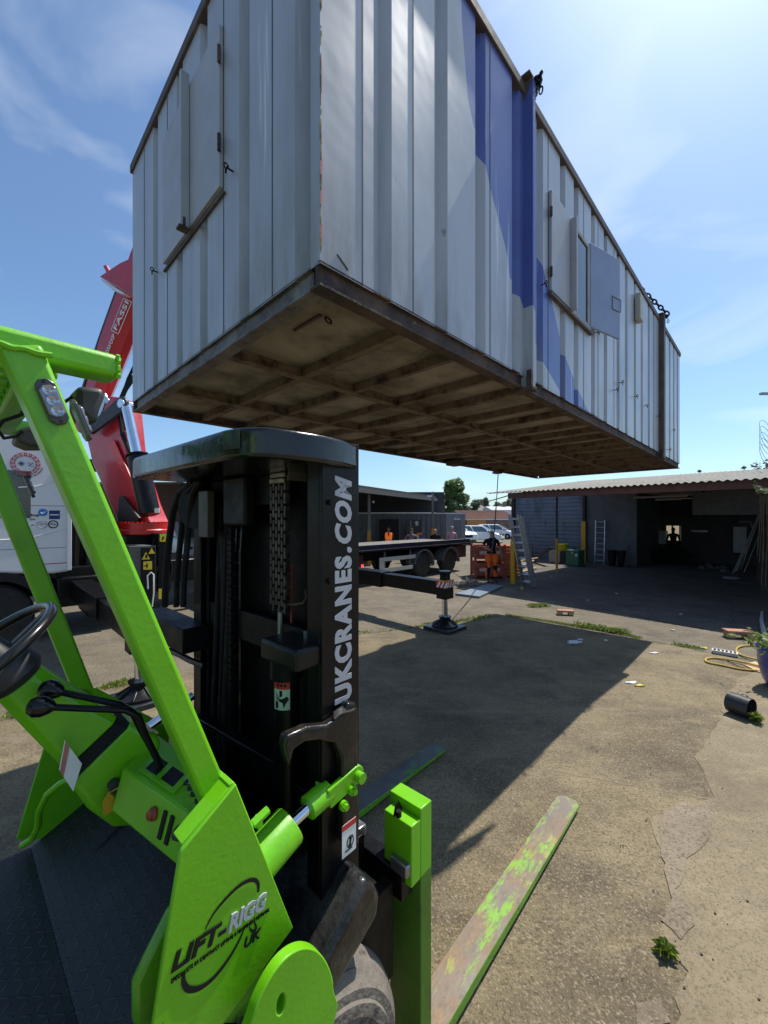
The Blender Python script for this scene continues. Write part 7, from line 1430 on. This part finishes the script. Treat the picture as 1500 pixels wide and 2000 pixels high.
# heap of chains
rnd = random.Random(4); mb = MB(); hc = Vector(G(912, 1143))
for i in range(150):
    a = rnd.random()*6.28; rr = rnd.random()**.6; c = hc+Vector((.62*rr*math.cos(a), .42*rr*math.sin(a), .03+.12*(1-rr)*rnd.random())); e = Vector((rnd.gauss(0, 1), rnd.gauss(0, 1), rnd.gauss(0, .5))).normalized(); f_ = e.orthogonal(); mb.torus(c, e, f_, .055, .035, .012, 10, 5)
mb.build('chain_heap', M('worn_chain', (.22, .19, .16), .5, metal=.4, var=.4, vs=20), label='heap of rusty lifting chains on the ground left of the worker', cat='chain')
mb = MB(); rnd = random.Random(8); c = Vector(G(931, 1128))
for i in range(8): a = c+Vector((rnd.gauss(0, .12), rnd.gauss(0, .08), .03+.05*rnd.random())); mb.tube([a, a+Vector((.08, .03, .04)), a+Vector((.14, -.02, .01))], .025, 6)
mb.build('orange_strap', ORC, label='crumpled orange strap lying beside the left foot of the stillages', cat='strap')
# thin cord and loose strap
mb = MB(); a = Vector(G(984, 1152)); b = Vector(G(1021, 1150)); mb.tube([a+Vector((0, 0, .01)), (a+b)/2+Vector((0, .02, .01)), b+Vector((0, 0, .06))], .006, 5); mb.build('cord', flat('yellow_cord', (.4, .35, .1), .7), label='thin pale cord running from the panel to the ladder foot', cat='cord')
mb = MB(); q = Vector(G(1019, 1152)); mb.lathe((q.x, q.y, .001), (0, 0, 1), [(0, 0), (0, .06), (.09, .05), (.10, 0)], 10); mb.build('small_pot', flat('dull_yellow', (.35, .33, .08), .6), label='small dull yellow pot at the foot of the ladder', cat='pot')
# wooden stands
def stand(label, c, w, d, h, rot, top=WOODR, leg=WOOD):
    F = Frame((c[0], c[1]), rot); r = thing('wooden_block', label, 'block', (c[0], c[1], 0), rot, 'low wooden stands on the concrete')
    mb = MB(F); mb.box((-w/2, -d/2, h-.035), (w/2, d/2, h)); mb.build('top_board', top, r, bev=.003)
    for a in (-1, 1): mb = MB(F); mb.box((a*w*.33-.05, -d/2+.01, .008), (a*w*.33+.05, d/2-.01, h-.036)); mb.build('bearer', leg, r, bev=.003)
    return r
stand('small orange-topped wooden stand near the weeds, left of the pair', G(1104, 1201), .34, .16, .11, R(-12)); stand('wider red-topped wooden stand near the hose, right of the pair', G(1442, 1246), .42, .20, .14, R(-14))
# weeds along the joint
rnd = random.Random(12); mb = MB()
def weed_line(px, n, spread, s, h_):
    for i in range(n):
        k_ = rnd.random()*(len(px)-1); j = int(k_); a = Vector(G(*px[j])); b = Vector(G(*px[j+1])); p = a.lerp(b, k_-j)+Vector((rnd.gauss(0, spread), rnd.gauss(0, spread*.7), 0))
        if noise.noise(p*2.2) < -.42: continue
        hh = h_*rnd.random()*(1.0+1.6*max(0, noise.noise(p*3)))
        for q_ in range(3):
            u = Vector((rnd.gauss(0, 1), rnd.gauss(0, 1), abs(rnd.gauss(.8, .8)))).normalized()*s*rnd.uniform(.6, 1.5); w = u.orthogonal().normalized()*s*.35; c = p+Vector((0, 0, hh))
            mb.add([tuple(c), tuple(c+u*.6+w), tuple(c+u*1.4), tuple(c+u*.6-w)], [(0, 1, 2, 3)])
weed_line([(990, 1202), (1080, 1216), (1140, 1226), (1190, 1234), (1262, 1250)], 2200, .035, .018, .018)
weed_line([(1130, 1224), (1160, 1229), (1200, 1236), (1225, 1240)], 500, .05, .030, .08)
weed_line([(1320, 1260), (1368, 1268)], 260, .05, .02, .02); weed_line([(830, 1222), (890, 1216), (960, 1204)], 420, .06, .025, .03); weed_line([(1038, 1186), (1066, 1184)], 350, .06, .03, .05); weed_line([(1066, 1184), (1120, 1184)], 160, .08, .02, .01)
weed_line([(690, 1238), (760, 1232), (830, 1224)], 160, .05, .02, .02); weed_line([(20, 1400), (60, 1398), (110, 1385)], 300, .05, .02, .03); weed_line([(205, 1345), (250, 1335)], 200, .05, .02, .03); weed_line([(1470, 1240), (1500, 1250)], 200, .08, .025, .04)
mb.build('weeds', WEED, loc=(0, 0, 0), smooth=0, recalc=False, kind='stuff', label='low green weeds growing along the concrete joints', cat='weeds')
def plant(label, c, n, s, seed, flatf=.5):
    rnd = random.Random(seed); mb = MB(); c = Vector(c)
    for i in range(n):
        a = 2*math.pi*i/n+rnd.uniform(-.2, .2); el = rnd.uniform(.1, 1.1)*flatf*2; d = Vector((math.cos(a)*math.cos(el), math.sin(a)*math.cos(el), math.sin(el))); l_ = s*rnd.uniform(.6, 1.15); w = Vector((-math.sin(a), math.cos(a), 0))*l_*.17; p0 = c+Vector((0, 0, .01+.3*s*rnd.random()))
        m1_p = p0+d*l_*.5+Vector((0, 0, .02)); m2_p = p0+d*l_-Vector((0, 0, s*.15)); mb.add([tuple(p0), tuple(m1_p+w), tuple(m2_p), tuple(m1_p-w)], [(0, 1, 2), (0, 2, 3)])
    return mb.build('weed_plant', WEED, label=label, cat='plant', smooth=0, recalc=False)
plant('single leafy weed growing from the slab edge at lower right', G(1300, 1868), 44, .062, 3); plant('bushy weed growing in front of the black pipe', G(1476, 1412), 90, .10, 5, .8)
# litter
def litter(label, px, py, s, mat, seed, lift=.012, name='litter', st=(1, 1)):
    rnd = random.Random(seed); c = Vector(G(px, py)); mb = MB(); n = 9; top_ = [(c.x+s*st[0]*math.cos(2*math.pi*i/n)*rnd.uniform(.6, 1.2), c.y+s*st[1]*math.sin(2*math.pi*i/n)*rnd.uniform(.5, 1.1), lift+s*.30*rnd.random()) for i in range(n)]
    bot = [(x*.999+c.x*.001, y*.999+c.y*.001, lift-.006) for x, y, z in top_]; mb.rings([bot, top_]); return mb.build(name, mat, label=label, cat='litter', smooth=0)
PLAS = M('clear_plastic', (.62, .64, .66), .25, var=.1); PAP = M('white_paper', (.65, .64, .62), .7)
q = Vector(G(1122, 1259)); F = Frame((q.x, q.y), R(5)); r = thing('plastic_bottle', 'crushed clear plastic bottle lying in the cabin shadow', 'bottle', tuple(q), R(5))
mb = MB(F); mb.lathe((-.11, 0, .04), (1, 0, 0), [(0, .0), (0, .034), (.05, .037), (.08, .028), (.11, .036), (.15, .034), (.19, .018), (.215, .014)], 14); mb.build('bottle_body', PLAS, r); mb = MB(F); mb.cyl((.106, 0, .04), (.125, 0, .04), .016, n=12); mb.build('cap', WLABEL, r)
litter('small white scrap above the crushed bottle', 1134, 1250, .05, PAP, 1, st=(1.2, .6)); litter('white scrap near the corner of the cabin shadow', 1277, 1277, .06, PAP, 2, st=(1.3, .5)); litter('white scrap on the sunlit concrete between the stands', 1316, 1232, .05, PAP, 3, st=(1.2, .6)); litter('yellow crumpled bag on the shadow edge', 1250, 1341, .055, flat('yellow_bag', (.6, .5, .05), .5), 4, st=(1.3, .5)); litter('grey wrapper beside the yellow bag in shade', 1232, 1335, .055, PAP, 5, st=(1.5, .6)); litter('small yellow bag by the grille', 1375, 1267, .05, flat('yellow_bag_b', (.6, .55, .05), .5), 6)
for i, (px, py, lb) in enumerate(((1077, 1126, 'left of the far yellow post foot'), (1148, 1173, 'at the edge of the shed shade'), (1204, 1160, 'in the middle of the shed floor'), (1329, 1200, 'thin, near the right of the shed shade'), (1183, 1252, 'in the cabin shadow by the weeds'))): litter('tiny pale scrap '+lb, px, py, .035, PAP, 20+i)
rnd = random.Random(31); gm = MB()
for i in range(40):
    px, py = rnd.uniform(1150, 1490), rnd.uniform(1400, 1960)
    c = Vector(G(px, py)); s = rnd.uniform(.002, .006); gm.prism([(c.x-s, c.y-s*.5, .010), (c.x+s, c.y-s*.7, .010), (c.x+s*.8, c.y+s*.6, .010), (c.x-s*.4, c.y+s*.9, .010)], (s*.1, 0, s*.8))
gm.build('grit', M('grit_dark', (.08, .06, .042), .9), loc=(0, 0, 0), kind='stuff', label='loose grit scattered on the sunlit concrete', cat='grit')
# drain grille
a = Vector(G(1392, 1277)); b = Vector(G(1440, 1285)); d = (b-a).normalized(); n_v = Vector((-d.y, d.x, 0)); gr = thing('drain_grille', 'narrow slotted metal channel beside the yellow hose', 'grille', tuple(a))
L_ = (b-a).length
mb = MB(); mb.bar(tuple(a+Vector((0, 0, .035))), tuple(b+Vector((0, 0, .035))), .02, .05); mb.bar(tuple(a+n_v*.14+Vector((0, 0, .035))), tuple(b+n_v*.14+Vector((0, 0, .035))), .02, .05)
for i in range(7): p = a+d*(L_*i/6); mb.bar(tuple(p+Vector((0, 0, .045))), tuple(p+n_v*.14+Vector((0, 0, .045))), .022, .02)
mb.build('slotted_frame', M('galvanised', (.48, .47, .44), .5), gr); mb = MB(); mb.prism([tuple(a+Vector((0, 0, .012))), tuple(b+Vector((0, 0, .012))), tuple(b+n_v*.14+Vector((0, 0, .012))), tuple(a+n_v*.14+Vector((0, 0, .012)))], (0, 0, .004)); mb.build('channel_base', KLABEL, gr)
# yellow hose
HOSE = M('yellow_hose', (.50, .33, .05), .5, var=.1)
def spl(P, n=8):
    out = []
    for i in range(len(P)-1):
        p0, p1, p2, p3 = P[max(i-1, 0)], P[i], P[i+1], P[min(i+2, len(P)-1)]
        for k_ in range(n): t_ = k_/n; out.append(.5*((2*p1)+(-p0+p2)*t_+(2*p0-5*p1+4*p2-p3)*t_*t_+(-p0+3*p1-3*p2+p3)*t_**3))
    out.append(P[-1]); return out
P = [Vector(G(*p))+Vector((0, 0, z)) for p, z in (((1520, 1255), .02), ((1490, 1262), .02), ((1450, 1264), .02), ((1438, 1272), .02), ((1450, 1283), .02), ((1480, 1292), .03), ((1510, 1296), .03), ((1530, 1306), .02), ((1490, 1312), .02), ((1450, 1310), .02), ((1410, 1302), .02), ((1382, 1296), .02), ((1380, 1289), .02), ((1400, 1288), .02), ((1440, 1296), .035), ((1480, 1306), .04), ((1520, 1318), .02))]
mb = MB(); mb.tube(spl(P), .014, 8); mb.build('garden_hose', HOSE, label='yellow hose looped on the ground beside the blue pot', cat='hose')
P = [Vector(G(*p))+Vector((0, 0, .03)) for p in ((1510, 1238), (1480, 1244), (1462, 1254), (1470, 1262), (1500, 1266))]; mb = MB(); mb.tube(spl(P), .008, 6); mb.build('cable', RUBBER, label='thin dark cable curving above the yellow hose', cat='cable')
P = [Vector(G(*p))+Vector((0, 0, .02)) for p in ((1420, 1292), (1440, 1303), (1470, 1313), (1500, 1318))]; mb = MB(); mb.tube(spl(P), .006, 6); mb.build('cable', RUBBER, label='thin dark cable lying under the yellow hose loops', cat='cable')
P = [Vector(AY(1488, 1195, 9.1)), Vector(G(1492, 1238))+Vector((0, 0, .04)), Vector(G(1494, 1256))+Vector((0, 0, .03))]; mb = MB(); mb.tube([P[0], P[0].lerp(P[1], .5)+Vector((-.03, 0, 0)), P[1], P[2]], [.02, .03, .04, .04], 8); mb.build('white_pipe', M('white_pipe', (.5, .5, .5), .5), label='white pipe end at the right edge behind the blue pot', cat='pipe')
mb = MB(); mb.prism([(p[0], p[1], .012) for p in (G(1452, 1300), G(1475, 1294), G(1490, 1300), G(1515, 1303), G(1512, 1318), G(1480, 1314))], (0, 0, .008)); mb.build('cardboard', M('cardboard', (.52, .36, .21), .8), label='torn brown cardboard lying under the hose', cat='cardboard')
# blue pot with plant
pc_ = Vector(G(1530, 1345)); pot = thing('plant_pot', 'tall glazed blue pot with a leafy plant at the right edge', 'plant pot', tuple(pc_))
mb = MB(); mb.lathe((pc_.x, pc_.y, .008), (0, 0, 1), [(0, 0), (0, .15), (.1, .20), (.30, .245), (.42, .25), (.47, .265), (.50, .265), (.50, .23), (.40, .22), (.38, 0)], 36); mb.build('glazed_pot', M('blue_glaze', (.012, .05, .28), .2, coat=.6), pot)
mb = MB(); rnd = random.Random(2); leaves(mb, (pc_.x-.02, pc_.y, .55), .32, 320, .045, rnd, (1, 1, .5), .4); mb.build('foliage', WEED, pot, smooth=0, recalc=False)
# black plastic pipe lying
pa = Vector(G(1430, 1395)); pb_ = Vector(G(1520, 1420)); d = (Vector((pb_.x-pa.x, pb_.y-pa.y, 0))).normalized()
rp_ = .105; ax2 = Vector((.40, -.92, 0)).normalized(); c = Vector((pa.x+.02, pa.y+.06, rp_+.012))
mb = MB(); mb.lathe(c, ax2, [(0, rp_-.006), (0, rp_), (.20, rp_), (.20, rp_-.006), (.02, rp_-.006), (.02, 0)], 32); mb.build('drain_pipe', M('black_pipe', (.03, .032, .035), .35, var=.15), label='short black plastic pipe lying on the pale concrete', cat='pipe', smooth=40)


# ================================================================== SMALL WORN DETAILS ON THE MAST
for z in (.55, .80, 1.95, 2.20): mb = B_(); mb.cyl((m0+.03, TM-.010, z), (m0+.03, TM-.0005, z), .009, n=6); mb.build('bolt', BLACK_G, fk)
for k, (y_, r_) in enumerate(((1.62, .011), (1.66, .009), (1.72, .011))): mb = B_(); mb.tube([(m0+.01, y_, .7), (m0+.0, y_+.01, 1.3), (m0+.015, y_-.01, 1.9), (m0+.03, y_, 2.2)], r_, 8); mb.build('hydraulic_hose', RUBBER, fk)
